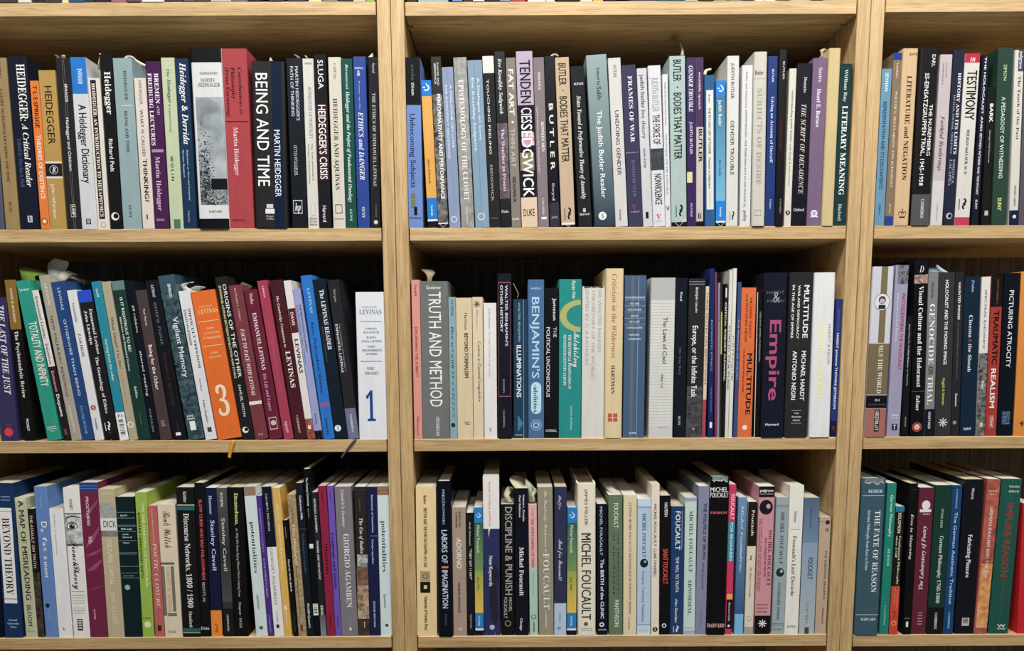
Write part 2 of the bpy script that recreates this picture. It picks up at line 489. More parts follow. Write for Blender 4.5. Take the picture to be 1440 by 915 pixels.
# ------------------------------------------------------------------ books
BOOKS = [
[1,"L",-553.52,-292.69,16.23,223.9,142,0.52,0.6,"565c6a","","slate grey book cut off by the frame at far left, upper shelf, left bay",[]],
[1,"L",-534.95,-292.69,18.76,224.2,141,0.0,0.3,"a4885a","","tan paperback about a guide, leftmost full tan spine, upper shelf, left bay",[["a",219.2,198,0.45,0.62,"4a3a22","r","KING"],
["t",185.1,63.2,0.38,0.58,"40321e","r","A GUIDE TO HEIDEGGER'S BEING AND TIME"],
["p",37,22.3,0.38,0.55,"40321e","r","SUNY"]]],
[1,"L",-515.13,-292.69,25.57,226.2,151,0.0,1.2,"1b2130","g","wide navy black paperback lettered A Critical Reader, upper shelf, left bay",[["t",216.4,143.2,0.45,0.88,"e6e4df","R","HEIDEGGER:"],
["t",139.9,56.6,0.52,0.82,"e6e4df","I","A Critical Reader"],
["a",120.1,56.6,0.2,0.4,"53709c","r","Edited by Dreyfus & Hall"],
["q",18.4,9.7,0.42,0.68,"c9ccd4"],
["p",17.1,11,0.48,0.62,"1b2130","uR","B"]]],
[1,"L",-486.58,-292.69,11.62,194.5,126,0.0,0.1,"ee7e28","","short orange paperback lettered Theories of Existence, upper shelf, left bay",[["a",188.7,133.6,0.3,0.78,"40200e","S","T·L·S·SPRIGGE"],
["t",124.1,40.2,0.3,0.78,"f4e6d4","S","THEORIES OF EXISTENCE"],
["o",10.7,0.5,0.36,"3a2414"],
["o",10.7,0.5,0.31,"ee7e28"],
["o",10.7,0.5,0.18,"f2efe8"]]],
[1,"L",-474.65,-292.69,22.46,208.3,136,0.0,1.0,"bd964a","","ochre paperback with a black band and round emblem, upper shelf, left bay",[["t",188.1,112.5,0.3,0.72,"2c2416","s","HEIDEGGER"],
["b",90.1,67.8,0,1,"e6e0d2"],
["b",87.6,70.4,0,1,"23252b"],
["o",79.2,0.5,0.26,"d0d0d0"],
["o",79.2,0.5,0.23,"23252b"],
["p",82.6,75.6,0.4,0.62,"e0e0e0","uI","R"],
["a",60,14.2,0.28,0.5,"efe8da","s","john richardson"]]],
[1,"L",-449.91,-292.69,19.19,223.2,139,0.0,0.7,"29292d","g","worn black paperback with twin white lines down spine, upper shelf, left bay",[["b",222,0.6,0.44,0.455,"a08a80"],
["b",222,0.6,0.56,0.575,"a08a80"],
["a",190.5,167.4,0.5,0.68,"dddbd8","S","SPANOS"],
["t",146.7,77.8,0.42,0.62,"d6d4d2","c","Heidegger and Criticism"],
["q",33.1,16.2,0.3,0.66,"bdb8b4"],
["q",32,17.3,0.33,0.63,"29292d"],
["p",30.7,18.4,0.38,0.58,"e6e4e0","S","UMP"]]],
[1,"L",-430.18,-292.69,20.89,224.3,140,0.0,0.1,"d4d6d8","","light grey dictionary paperback with bright blue top, upper shelf, left bay",[["b",224.3,177.5,0,1,"1b7ad2"],
["a",209.7,190.3,0.42,0.7,"e8eef6","R","INWOOD"],
["t",163.7,61.2,0.32,0.82,"1e1e22","c","A Heidegger Dictionary"],
["q",13.9,6.5,0.3,0.62,"33343a"],
["p",12.8,7.6,0.38,0.55,"e0e0e0","uR","B"]]],
[1,"L",-408.96,-292.69,16.49,198.0,130,0.0,0.9,"e4dccf","","short cream paperback with black title panel, upper shelf, left bay",[["b",195.4,13.6,0.2,0.66,"2a2023"],
["t",191.3,16.6,0.3,0.56,"ece4da","R","HEIDEGGER: AN INTRODUCTION TO METAPHYSICS"],
["o",6,0.5,0.22,"8a8278"],
["o",6,0.5,0.18,"e4dccf"]]],
[1,"L",-390.73,-292.69,15.91,227.9,146,0.0,0.1,"19191c","","black paperback with white crescent emblem near the base, upper shelf, left bay",[["t",205.7,150.9,0.32,0.82,"e9e7e4","R","Heidegger"],
["a",119,76.1,0.32,0.66,"e4e2e0","c","Richard Polt"],
["o",16.9,0.45,0.34,"eceae8"],
["o",17.4,0.52,0.22,"19191c"]]],
[1,"L",-373.68,-292.69,25.39,223.2,139,0.0,0.8,"92abae","","wide pale blue green paperback lettered Being and Time, upper shelf, left bay",[["t",207.3,169.3,0.52,0.68,"3d4a50","r","HEIDEGGER"],
["b",162.8,162,0.3,0.9,"d8e2e2"],
["t",155.6,101.1,0.44,0.6,"33424a","r","BEING AND TIME"],
["p",31.9,14.5,0.36,0.5,"33424a","r","SUNY"]]],
[1,"L",-346.7,-292.69,15.85,197.5,132,0.0,0.1,"e2d6ca","","pale pink paperback asking What Is Called Thinking, upper shelf, left bay",[["a",194.2,163.4,0.4,0.64,"8c807a","s","HEIDEGGER"],
["t",156.8,96.2,0.36,0.62,"4e4644","s","WHAT IS CALLED"],
["t",92.5,36.1,0.34,0.7,"1e1a1c","S","THINKING?"],
["q",19.1,12.8,0.38,0.5,"4a4446"]]],
[1,"L",-329.88,-292.69,19.45,218.6,142,0.0,0.2,"4b2150","","plum purple paperback of Bremen and Freiburg lectures, upper shelf, left bay",[["t",203.5,164.4,0.56,0.84,"e8dce6","R","BREMEN"],
["t",162.1,149.8,0.62,0.8,"c9a8c4","r","AND"],
["t",203.5,110.1,0.12,0.38,"e8dce6","R","FREIBURG LECTURES"],
["b",105.1,101.2,0.1,0.9,"b08ab0"],
["a",95.5,24.1,0.3,0.6,"d8b4cc","r","Martin Heidegger"],
["p",13.5,10.3,0.15,0.7,"b89ab8","uS","INDIANA"]]],
[1,"L",-309.15,-292.69,17.83,223.5,148,0.0,0.8,"c2cea8","","pale sage paperback lettered Controversy, beside navy book, upper shelf, left bay",[["t",209.3,198.4,0.4,0.6,"4a4e40","i","The"],
["t",196,165.2,0.4,0.64,"1f2420","I","Heidegger"],
["t",163.4,127.1,0.38,0.56,"55604e","i","Controversy"],
["a",96.6,64.3,0.3,0.52,"26281f","S","W O L I N"],
["q",12.7,3.2,0.3,0.8,"4f7a58"]]],
[1,"L",-290.77,-292.69,17.76,222.4,139,0.0,1.5,"1b3656","","dark blue paperback with large white italic lettering, upper shelf, left bay",[["t",217.1,111.8,0.34,0.78,"eef0f2","I","Heidegger & Derrida"],
["t",105,37.7,0.52,0.64,"9fc0d4","I","Reflections on Time and Language"],
["a",105,68.2,0.2,0.32,"9fc0d4","I","Herman Rapaport"],
["p",24.6,8.7,0.38,0.5,"9fb4c4","R","Nebraska"]]],
[1,"L",-268.31,-292.69,41.07,235.0,156,0.0,-2.1,"dcdddd","h","thick white hardback, black ends, photo of hut and trees, upper shelf, left bay",[["b",235,216.3,0,1,"17191b"],
["a",204,200.9,0.28,0.86,"6a6a6a","uR","SAFRANSKI"],
["t",195.8,191.6,0.3,0.76,"585858","ur","MARTIN"],
["t",190,185.2,0.2,0.92,"585858","ur","HEIDEGGER"],
["n",171.8,65.4,0.1,1,"7c868e","b4bcc2",3],
["n",65.4,31.4,0.1,1,"4c545a","9ca4aa",22],
["G",148.9,49.8,0.1,0.6,"30363c"],
["G",115.1,40.4,0.1,0.55,"1c2024"],
["G",104.3,34.1,0.1,0.62,"14171a"],
["G",49.8,31.4,0.1,0.95,"2c3236"],
["G",52.9,34.1,0.3,0.95,"c0c8cc"],
["b",67.8,65.9,0.45,1,"a8b0b4"],
["q",65.9,51.4,0.48,1,"16191c"],
["p",23.9,21.2,0.35,0.78,"66686c","uR","HARVARD"],
["b",12.8,0,0,1,"10141c"]]],
[1,"L",-226.95,-292.69,32.91,234.7,146,0.0,1.1,"b2434a","","thick rose red paperback lettered Contributions to Philosophy, upper shelf, left bay",[["t",210.6,150.4,0.62,0.76,"3a1218","r","Contributions to"],
["t",210.6,170.3,0.33,0.48,"3a1218","r","Philosophy"],
["t",210.6,147.3,0.1,0.24,"3a1218","r","(From Enowning)"],
["b",141.6,140.4,0,0.95,"4a1a20"],
["a",133.5,70.3,0.32,0.5,"f2d2d2","r","Martin Heidegger"],
["p",12.6,9.6,0.1,0.62,"5a1c24","uR","INDIANA"]]],
[1,"L",-191.38,-292.69,44.19,217.1,144,0.98,-1.3,"2a2829","hg","widest black and navy hardback lettered Being and Time, upper shelf, left bay",[["b",217.1,2.3,0.6,0.9,"17253f"],
["t",202,55.5,0.12,0.48,"f0eeec","s","BEING AND TIME"],
["a",129.1,41.4,0.64,0.82,"d2dcea","s","MARTIN HEIDEGGER"],
["q",25.2,18.9,0.32,0.6,"eceaea"],
["q",31.5,26.3,0.36,0.56,"d8d6d6"],
["p",16.8,14.6,0.34,0.58,"b8b6b6","uS","Harper"],
["p",13.4,11.1,0.34,0.58,"b8b6b6","uS","Collins"]]],
[1,"L",-141.57,-292.69,20.66,222.2,143,0.0,0.7,"191d27","g","glossy dark navy paperback with crinkled wrap, framed emblem, upper shelf, left bay",[["t",211.6,141.8,0.56,0.76,"b8c4d2","c","MARTIN HEIDEGGER'S"],
["t",211.6,147.6,0.24,0.44,"b8c4d2","c","PATH OF THINKING"],
["a",109.8,70.2,0.28,0.5,"aab6c4","s","OTTO PÖGGELER"],
["q",37.5,19.5,0.12,0.72,"c8ccd2"],
["q",36.2,20.8,0.16,0.68,"191d27"],
["p",33.3,23.3,0.24,0.6,"e4e6ea","uI","hp"]]],
[1,"L",-119.89,-292.69,14.89,221.7,141,0.0,1.8,"dcd8cf","","cream paperback lettered Intimations of Mortality, upper shelf, left bay",[["p",216.7,214.2,0.2,0.8,"55565a","uS","WHITE"],
["t",185.3,118.2,0.4,0.72,"8494a2","c","INTIMATIONS OF MORTALITY"],
["t",112,63.7,0.55,0.68,"6c6c6c","r","Time, Truth, and Finitude in"],
["t",111.6,59.3,0.24,0.36,"6c6c6c","r","Heidegger's Thinking of Being"],
["q",33.3,16.4,0.3,0.7,"b2b8c0"],
["q",32.4,17.4,0.34,0.66,"dcd8cf"],
["p",13.9,11.7,0.15,0.85,"55565a","uR","PENN"],
["p",10.1,8,0.15,0.85,"55565a","uR","STATE"],
["p",6.1,4,0.15,0.85,"55565a","uR","PRESS"]]],
[1,"L",-104.05,-292.69,15.97,226.6,147,0.0,0.1,"1c1b1f","","black paperback with maroon panel lettered Crisis, upper shelf, left bay",[["b",162.6,63.3,0,1,"38202a"],
["a",219.6,182.4,0.3,0.75,"e0dedd","s","SLUGA"],
["t",161.8,64.9,0.22,0.84,"e4d8d6","c","HEIDEGGER'S CRISIS"],
["p",29.8,8.2,0.32,0.64,"dcdad8","s","Harvard"]]],
[1,"L",-85.33,-292.69,16.96,223.3,149,0.0,1.5,"dad3c5","","cream paperback lettered And Aquinas with small shield, upper shelf, left bay",[["a",215.4,195.7,0.4,0.62,"9a8a6e","r","CAPUTO"],
["t",170.6,51.3,0.28,0.62,"2c2a2a","r","HEIDEGGER AND AQUINAS"],
["q",31.6,19.7,0.2,0.78,"4a463e"],
["q",30.5,20.7,0.25,0.73,"dad3c5"],
["p",13.4,11.5,0.08,0.9,"8a4a3a","uR","FORDHAM"]]],
[1,"L",-67.45,-292.69,14.55,221.1,140,0.0,0.5,"155248","","deep green paperback with white italic title, beside blue book, upper shelf, left bay",[["a",214.3,181.7,0.36,0.6,"bcd2c8","I","Bernasconi"],
["t",179.4,34.2,0.34,0.66,"cfe0d6","I","Heidegger and the Project of Fundamental Ontology"],
["p",25,8.7,0.38,0.6,"c0d4ca","r","SUNY"]]],
[1,"L",-51.62,-292.69,16.7,223.5,140,0.0,0.3,"2d4a9c","g","royal blue paperback lettered Ethics and Danger, upper shelf, left bay",[["a",210.3,207.8,0.1,0.8,"d4dcf0","uR","Dallery"],
["a",206.2,199,0.3,0.55,"d4dcf0","uR","&"],
["t",192.9,155.5,0.4,0.5,"9ab0e0","I","Essays on the"],
["t",152.5,63.7,0.3,0.68,"eef0f8","I","ETHICS and DANGER"],
["p",28,13,0.4,0.62,"e4e8f4","R","SUNY"]]],
[1,"L",-33.73,-292.69,13.03,222.8,144,0.62,0.2,"242429","","charcoal paperback against the upright, lettered The Ethics of, upper shelf, left bay",[["a",215.5,201.9,0.42,0.68,"b4b2b0","I","Peperzak"],
["t",176.9,55.5,0.36,0.68,"b6b4b2","r","THE ETHICS OF EMMANUEL LEVINAS"],
["p",32.2,13.3,0.52,0.66,"8e8c8c","R","ACADEMIC"],
["o",7.4,0.55,0.22,"d0ceca"]]],
[1,"C",18.49,-293.01,19.47,223.0,141,0.0,0.6,"7090d2","","sky blue paperback with black top, lettered Unbecoming Subjects, upper shelf, centre bay",[["b",223,161.6,0,1,"17181b"],
["a",213.5,193,0.38,0.6,"6a6c70","s","annika"],
["a",190.7,174,0.38,0.6,"d8dade","s","thiem"],
["t",150.3,53.7,0.22,0.58,"1c2c52","s","Unbecoming Subjects"],
["n",46.2,27.3,0.2,0.5,"5a6a50","7a8a60",30],
["q",28.1,17,0.4,0.62,"14161c"],
["p",14.7,12.1,0.12,0.88,"1c2440","uR","Fordham"]]],
[1,"C",44.72,-293.01,14.05,193.6,121,-1.91,1.5,"eeac48","","slim orange yellow paperback with blue top and bottom bands, upper shelf, centre bay",[["b",193.6,173.1,0,1,"1a80d8"],
["I",183.9,0.5,0.3,"f0f4fa"],
["t",168.6,108.8,0.35,0.6,"f4c070","s","Eve Kosofsky Sedgwick"],
["a",90.9,58.9,0.3,0.52,"7a5424","s","Jason Edwards"],
["b",40,11.2,0,1,"1a80d8"],
["p",30.2,16,0.4,0.58,"e8f0fa","S","Routledge"],
["b",11.2,8.8,0,1,"eef0f2"],
["x",8.8,0.1]]],
[1,"C",59.08,-293.01,13.67,223.2,140,-1.73,0.3,"2b2a2a","g","black and grey paperback lettered Performativity and Performance, upper shelf, centre bay",[["n",174.6,6.5,0,1,"1c1c1c","8a8a88",12],
["a",215.6,186,0.56,0.72,"d6d2ce","s","PARKER AND"],
["a",214.9,187.6,0.28,0.46,"d6d2ce","S","SEDGWICK"],
["t",175.4,37.8,0.42,0.78,"efedea","S","PERFORMATIVITY AND PERFORMANCE"],
["b",6.5,4.9,0,1,"e8e6e2"],
["x",4.9,0]]],
[1,"C",74.32,-293.01,15.12,210.1,131,-2.07,1.0,"8d9dbf","","slim periwinkle paperback, smaller copy of a dialogue on love, upper shelf, centre bay",[["t",187,105.5,0.62,0.8,"e6ecf6","m","A DIALOGUE ON LOVE"],
["a",187,91.2,0.22,0.4,"e6ecf6","m","EVE KOSOFSKY SEDGWICK"],
["b",209.8,17.7,0.5,0.52,"6c7ea4"],
["o",11,0.45,0.28,"f0f2f6"],
["o",11,0.45,0.22,"8d9dbf"]]],
[1,"C",90.88,-293.01,17.68,222.5,140,-2.19,1.2,"979792","","grey marbled paperback lettered Epistemology of the Closet, upper shelf, centre bay",[["n",222.2,0.9,0,1,"858580","a8a8a2",10],
["a",217.3,200.7,0.36,0.46,"c8c8c4","i","Sedgwick"],
["t",193.8,35.8,0.32,0.68,"f2f2ee","r","EPISTEMOLOGY OF THE CLOSET"],
["p",27.1,6.5,0.42,0.54,"d8d8d4","I","California"]]],
[1,"C",110.06,-293.01,19.38,218.6,139,-2.29,0.7,"86a2bb","","broader light blue copy of a dialogue on love, upper shelf, centre bay",[["t",195.9,115.3,0.6,0.76,"eef4fa","m","A Dialogue on Love"],
["a",195.9,100.3,0.22,0.38,"eef4fa","m","Eve Kosofsky Sedgwick"],
["b",217.8,3.2,0.47,0.5,"6486a4"],
["o",14.6,0.45,0.25,"f0f4f8"],
["o",14.6,0.45,0.2,"86a2bb"]]],
[1,"C",129.75,-293.01,15.15,223.9,142,-2.16,1.0,"28282a","","charcoal paperback with white top lettered Touching Feeling, upper shelf, centre bay",[["b",223.9,202.1,0,1,"e2e0dc"],
["t",194.4,97.2,0.28,0.48,"d6d4d2","s","TOUCHING FEELING"],
["a",83.5,34.8,0.28,0.48,"a8a6a4","s","SEDGWICK"],
["p",13.4,11.5,0,0.75,"8a8886","uS","DUKE"]]],
[1,"C",145.22,-293.01,14.1,229.4,151,-1.99,0.1,"232527","g","tall black paperback with mauve panel lettered The Weather in, upper shelf, centre bay",[["a",220.5,148.8,0.34,0.66,"dcdad8","I","Eve Kosofsky Sedgwick"],
["n",137.1,38.1,0,1,"4c3c4a","7a6472",10],
["t",130,47.5,0.38,0.68,"d8ccd2","r","The Weather in Proust"],
["p",23.2,19.4,0.1,0.82,"c8c6c4","ur","Duke"]]],
[1,"C",160.03,-293.01,12.85,221.5,141,-1.91,0.1,"8b8378","","taupe paperback lettered Fat Art Thin Art, upper shelf, centre bay",[["t",206.8,147.3,0.22,0.72,"f0eee8","S","FAT ART"],
["o",138.6,0.5,0.13,"f0eee8"],
["t",130.4,79.2,0.22,0.66,"b8b2a8","s","THIN ART"],
["a",67.5,32.9,0.28,0.58,"1e1c1a","S","SEDGWICK"],
["p",12.1,9.8,0.1,0.8,"f0eee8","uS","DUKE"]]],
[1,"C",173.78,-293.01,21.99,229.5,148,-1.84,0.4,"c2afc8","","lilac black and beige paperback lettered Tendencies, upper shelf, centre bay",[["b",160.4,39.8,0,1,"1d1b22"],
["n",125,108,0.2,0.95,"d8c8d0","c06a88",8],
["b",98.7,75.3,0.05,0.9,"8c8868"],
["t",218.4,163.1,0.2,0.84,"2c2634","c","TENDEN"],
["t",157,137,0.2,0.84,"dcd6e0","c","CIES"],
["a",136.1,40.5,0.18,0.84,"f2eef2","c","SEDGWICK"],
["b",39.2,0,0,1,"e6caae"],
["p",24.2,14.6,0.14,0.84,"2a2220","uc","DUKE"]]],
[1,"C",196.83,-293.01,14.4,222.0,140,-1.89,1.2,"897c7f","","mauve grey paperback lettered Between Men, upper shelf, centre bay",[["a",203.2,180.1,0.4,0.62,"e0d8da","R","SEDGWICK"],
["t",139.3,100,0.55,0.8,"eee8ea","R","BETWEEN MEN"],
["t",159,73,0.18,0.32,"d8ced2","r","English Literature and Male Homosocial Desire"],
["p",38.5,16.3,0.42,0.6,"e4dcde","r","COLUMBIA"],
["q",13.7,10.5,0.3,0.8,"efe9ea"]]],
[1,"C",212.34,-293.01,13.83,223.3,142,-2.08,0.8,"13141e","g","shiny black paperback with widely spaced cream letters, upper shelf, centre bay",[["t",162.6,76,0.3,0.7,"e0d8c4","S","B U T L E R"],
["a",58,35.7,0.36,0.6,"c0bccc","s","lloyd"],
["n",32.8,1.1,0,1,"14172c","2c2440",20],
["p",15.1,11.9,0.2,0.8,"a89ab0","uI","polity"]]],
[1,"C",228.45,-293.01,18.71,221.7,138,-2.53,0.6,"ccb292","","beige paperback lettered Bodies That Matter, diamond band, upper shelf, centre bay",[["a",214.3,185.9,0.22,0.76,"332e2a","c","BUTLER"],
["o",179.2,0.5,0.05,"332e2a"],
["t",171.7,86.1,0.22,0.76,"332e2a","c","BODIES THAT MATTER"],
["r",26.4,9.3,0.25,0.8,"1c1a18"],
["b",5.8,2.9,0,1,"efe9de"],
["x",2.9,0]]],
[1,"C",252.35,-293.01,18.08,210.5,133,-3.5,1.1,"222628","","dark charcoal paperback with white italic assembly title, upper shelf, centre bay",[["a",189.2,186.5,0.2,0.9,"e2e2e0","uR","BUTLER"],
["t",172.7,37.1,0.34,0.64,"dadad6","I","Notes Toward a Performative Theory of Assembly"],
["q",24.8,19.7,0.38,0.58,"c8c8c4"],
["p",18.5,15.6,0.1,0.85,"dadad6","uR","Harvard"]]],
[1,"C",275.13,-293.01,27.36,224.6,139,-3.81,0.8,"7f9698","","wide reader fading from grey green down to navy, upper shelf, centre bay",[["v",224.6,118.7,0,1,"8fa4a5","6c8489"],
["v",118.7,0,0,1,"6c8489","1d3048"],
["a",207.6,185.1,0.48,0.62,"2c3c40","c","Edited by"],
["a",184,167.1,0.44,0.66,"243438","s","Salih"],
["t",152.6,37.9,0.38,0.62,"f0f4f4","s","The Judith Butler Reader"],
["o",14.3,0.38,0.2,"eef2f2"],
["p",17.5,11.2,0.3,0.46,"1d3048","uI","S"]]],
[1,"C",302.85,-293.01,16.77,220.7,145,-3.42,0.5,"d6d4d0","","off-white paperback lettered Undoing Gender, upper shelf, centre bay",[["a",211.9,195.8,0.4,0.64,"8c8a86","r","BUTLER"],
["t",153.2,68.3,0.36,0.66,"262628","s","UNDOING GENDER"],
["p",22.9,7.8,0.36,0.5,"5e5e60","r","Routledge"]]],
[1,"C",320.95,-293.01,19.36,211.9,137,-3.6,1.4,"3d3d59","","slate purple paperback lettered Frames of War, upper shelf, centre bay",[["t",197.7,111.5,0.42,0.7,"e0deea","r","FRAMES OF WAR"],
["b",98.7,97.8,0,0.95,"8a88a0"],
["a",89.1,39.4,0.42,0.62,"8a88a4","r","JUDITH BUTLER"],
["p",29.6,22.2,0.3,0.62,"d8384c","uR","V"],
["p",20.6,18.8,0.2,0.8,"b0aec0","uR","VERSO"]]],
[1,"C",340.94,-293.01,13.06,207.7,131,-3.41,1.3,"d2d0d4","","light grey paperback with black and blue live theory lettering, upper shelf, centre bay",[["a",199.4,156.1,0.3,0.72,"202024","s","judith butler"],
["t",154,116.6,0.3,0.7,"2a68a6","s","live theory"],
["a",104.2,77.7,0.34,0.6,"2a68a6","c","vicki kirby"],
["q",19.7,11,0.3,0.6,"1a1a1c"]]],
[1,"C",354.32,-293.01,16.8,210.8,136,-2.96,0.4,"dcdde2","","white paperback with black photo band lettered Nonviolence, upper shelf, centre bay",[["a",195.6,151.1,0.24,0.76,"9a9ca2","c","JUDITH BUTLER"],
["t",147.5,108.8,0.24,0.8,"1a1a1c","c","THE FORCE OF"],
["n",103.4,74.9,0,1,"15171c","3c4450",12],
["t",69.9,29.3,0.24,0.8,"1a1a1c","c","NONVIOLENCE"],
["p",16.3,9.7,0.3,0.66,"cc3040","uR","V"],
["p",8.1,6.5,0.25,0.72,"9a9ca2","uR","VERSO"]]],
[1,"C",371.51,-293.01,7.32,199.8,133,-2.42,1.0,"e0e0e6","","very thin white paperback about the livable, upper shelf, centre bay",[["a",190,133.3,0.34,0.62,"7a7c88","r","Judith Butler and Frédéric Worms"],
["t",122.8,42.9,0.34,0.62,"84868e","r","THE LIVABLE AND THE UNLIVABLE"],
["p",27.4,21.4,0.2,0.8,"303034","uS","W"]]],
[1,"C",379.53,-293.01,21.05,222.8,139,-1.96,0.9,"adc3bf","","mint green paperback lettered Bodies That Matter, torn corner, upper shelf, centre bay",[["a",218.2,190.2,0.24,0.74,"22282a","c","BUTLER"],
["o",182.9,0.5,0.05,"22282a"],
["t",175.7,89.2,0.24,0.74,"22282a","c","BODIES THAT MATTER"],
["r",29.7,12.8,0.3,0.8,"16181a"],
["b",9.9,5.9,0.7,1,"d8ccaa"],
["x",5.9,0]]],
[1,"C",401.45,-293.01,11.73,221.3,146,-1.58,1.6,"3b285c","g","dark violet paperback with jagged white italic lettering, upper shelf, centre bay",[["t",210.7,151.3,0.25,0.7,"e8e0ee","I","GENDER TROUBLE"],
["a",138.2,96.1,0.34,0.64,"d6cede","s","JUDITH BUTLER"],
["b",72.7,58.6,0,0.62,"e6d4a2"],
["p",31.3,13.1,0.4,0.6,"c8bcd8","S","ROUTLEDGE"]]],
[1,"C",413.68,-293.01,9.65,221.2,142,-1.33,1.3,"cdc3be","","purple topped pale paperback lettered Speech, upper shelf, centre bay",[["b",221.2,131.6,0,1,"4e365a"],
["t",202.2,154.6,0.32,0.62,"d8c8d8","c","excitable speech"],
["a",129.1,85.4,0.32,0.82,"1a1618","S","BUTLER"],
["p",17.8,10.6,0.2,0.8,"2a2426","uR","R"],
["x",7,0]]],
[1,"C",425.77,-293.01,13.59,198.2,128,-1.75,0.5,"2c6092","","blue paperback with white panel, lettered Psychic Life of Power, upper shelf, centre bay",[["q",178.9,22.6,0.16,0.86,"e2e2de"],
["a",173.1,161.6,0.36,0.56,"4a4c50","s","Butler"],
["t",156.2,95.7,0.34,0.6,"44464c","c","THE PSYCHIC LIFE OF POWER"],
["t",92.1,50.4,0.36,0.58,"303236","c","Theories in Subjection"],
["p",46.8,27.1,0.4,0.54,"b0b0ac","r","STANFORD"]]],
[1,"C",440.88,-293.01,13.19,191.7,127,-1.64,1.8,"3a86b2","","slim blue paperback with diamond band and bird emblem, upper shelf, centre bay",[["b",191.7,170.9,0,1,"1a84de"],
["I",181,0.5,0.3,"f0f4fa"],
["v",170.9,34.3,0,1,"2a7294","6cb8dc"],
["t",166.5,132.2,0.28,0.62,"e4f0f6","s","Judith Butler"],
["a",88.5,67.8,0.32,0.54,"24485c","s","Sara Salih"],
["b",34.3,7.4,0,1,"1a84de"],
["p",25.6,12.6,0.4,0.58,"e8f0fa","S","Routledge"],
["b",7.4,5.3,0,1,"eef0f2"],
["x",5.3,0]]],
[1,"C",454.37,-293.01,15.89,222.5,142,-1.21,0.2,"dbdcd8","","white paperback in small capitals lettered Gender Trouble, upper shelf, centre bay",[["a",213.3,167.3,0.34,0.6,"3c3c3e","s","JUDITH BUTLER"],
["t",139.4,68.1,0.32,0.62,"2e2e30","s","GENDER TROUBLE"],
["r",20.6,8.2,0.3,0.75,"141416"]]],
[1,"C",473.34,-293.01,14.3,210.8,136,-0.81,0.8,"dfdfe0","","white paperback lettered Dispossession, upper shelf, centre bay",[["a",202.5,155.3,0.34,0.5,"a88090","r","Butler and Athanasiou"],
["t",153,25.3,0.34,0.52,"6c6668","r","DISPOSSESSION: THE PERFORMATIVE IN THE POLITICAL"],
["p",20.9,6.9,0.34,0.66,"3a3a3c","s","polity"]]],
[1,"C",488.97,-293.01,17.81,226.7,148,-1.08,-2.2,"d1cdc1","h","ivory cloth-textured book lettered Subjects of Desire, upper shelf, centre bay",[["a",203,197.7,0.1,0.72,"5a5450","uc","Butler"],
["t",179.8,54.6,0.28,0.66,"9c918a","r","SUBJECTS OF DESIRE"],
["b",192.9,192.3,0,1,"b8b2a6"],
["q",21.6,13.4,0.2,0.7,"a8a096"],
["q",20.3,14.6,0.25,0.65,"d1cdc1"]]],
[1,"C",508.09,-293.01,12.78,222.1,149,-0.84,0.9,"223c7c","g","navy blue paperback lettered Giving an Account of Oneself, upper shelf, centre bay",[["a",205.4,188.6,0.42,0.62,"c4cce0","S","BUTLER"],
["t",170,83.9,0.38,0.68,"cdd6ee","r","Giving an Account of Oneself"],
["p",36.2,23.3,0.44,0.64,"b8c2dc","I","Fordham"]]],
[1,"C",521.21,-293.01,11.54,229.9,146,-0.72,-1.2,"1b191c","hg","tall black book with wrinkled wrap and faint red title, upper shelf, centre bay",[["a",214.5,191.5,0.48,0.68,"c8c6c4","c","BUTLER"],
["t",138.4,99.5,0.34,0.6,"74343e","I","Subjects of Desire"],
["p",35.8,16.6,0.5,0.66,"9c9898","R","COLUMBIA"]]],
[1,"C",534.2,-293.01,9.49,206.5,137,0.0,1.4,"ddd9ca","","slim cream paperback lettered Understanding in lower case, upper shelf, centre bay",[["t",177.9,111.5,0.42,0.68,"6a665a","c","understanding judith butler"],
["a",109.4,54.1,0.42,0.64,"8c866e","s","anita brady & tony schirato"],
["o",18,0.5,0.34,"2c2c2a"],
["p",20.1,16,0.34,0.66,"ddd9ca","uI","S"]]],
[1,"C",544.36,-293.01,19.24,212.8,139,0.0,1.0,"191824","g","black violet paperback lettered The Script of Decadence, upper shelf, centre bay",[["a",195.4,175.3,0.5,0.7,"d0ccd2","r","Donato"],
["t",160.4,43.1,0.4,0.72,"c9beae","i","THE SCRIPT OF DECADENCE"],
["p",24.2,19.9,0.1,0.85,"c9c4c0","uc","Oxford"]]],
[1,"C",565.41,-293.01,19.36,219.7,143,0.0,1.6,"7c6483","","dusty purple paperback with round white emblem at base, upper shelf, centre bay",[["a",207.6,188.7,0.42,0.68,"d9cede","r","Sartre"],
["t",180.3,130.9,0.36,0.62,"eee6f0","R","Hazel E. Barnes"],
["o",17.1,0.5,0.24,"ece8f2"],
["b",13.6,12,0.25,0.78,"ece8f2"],
["o",17.1,0.5,0.14,"a4b6dc"]]],
[1,"C",585.08,-293.01,16.22,231.5,148,0.0,-1.1,"d6be88","h","plain tan cloth hardback without lettering, upper shelf, centre bay",[]],
[1,"C",601.79,-293.01,16.41,212.2,135,0.0,1.1,"1b3a3c","","dark teal paperback lettered Literary Meaning by the upright, upper shelf, centre bay",[["a",205,163.2,0.4,0.66,"c4d2cc","r","William Ray"],
["t",158.3,41.2,0.34,0.76,"eef2ec","R","LITERARY MEANING"],
["p",29.2,7,0.36,0.64,"b8c8c0","r","Blackwell"]]],
[1,"R",658.41,-293.16,13.55,205.7,128,0.0,1.0,"699ab8","g","light blue paperback by the upright, lettered Representation, upper shelf, right bay",[["a",200.4,176.8,0.35,0.65,"e8f0f4","c","SEYHAN"],
["t",163.4,48.6,0.28,0.62,"26466a","c","REPRESENTATION AND ITS DISCONTENTS"],
["p",28.6,14.8,0.38,0.54,"26466a","S","SUNY"]]],
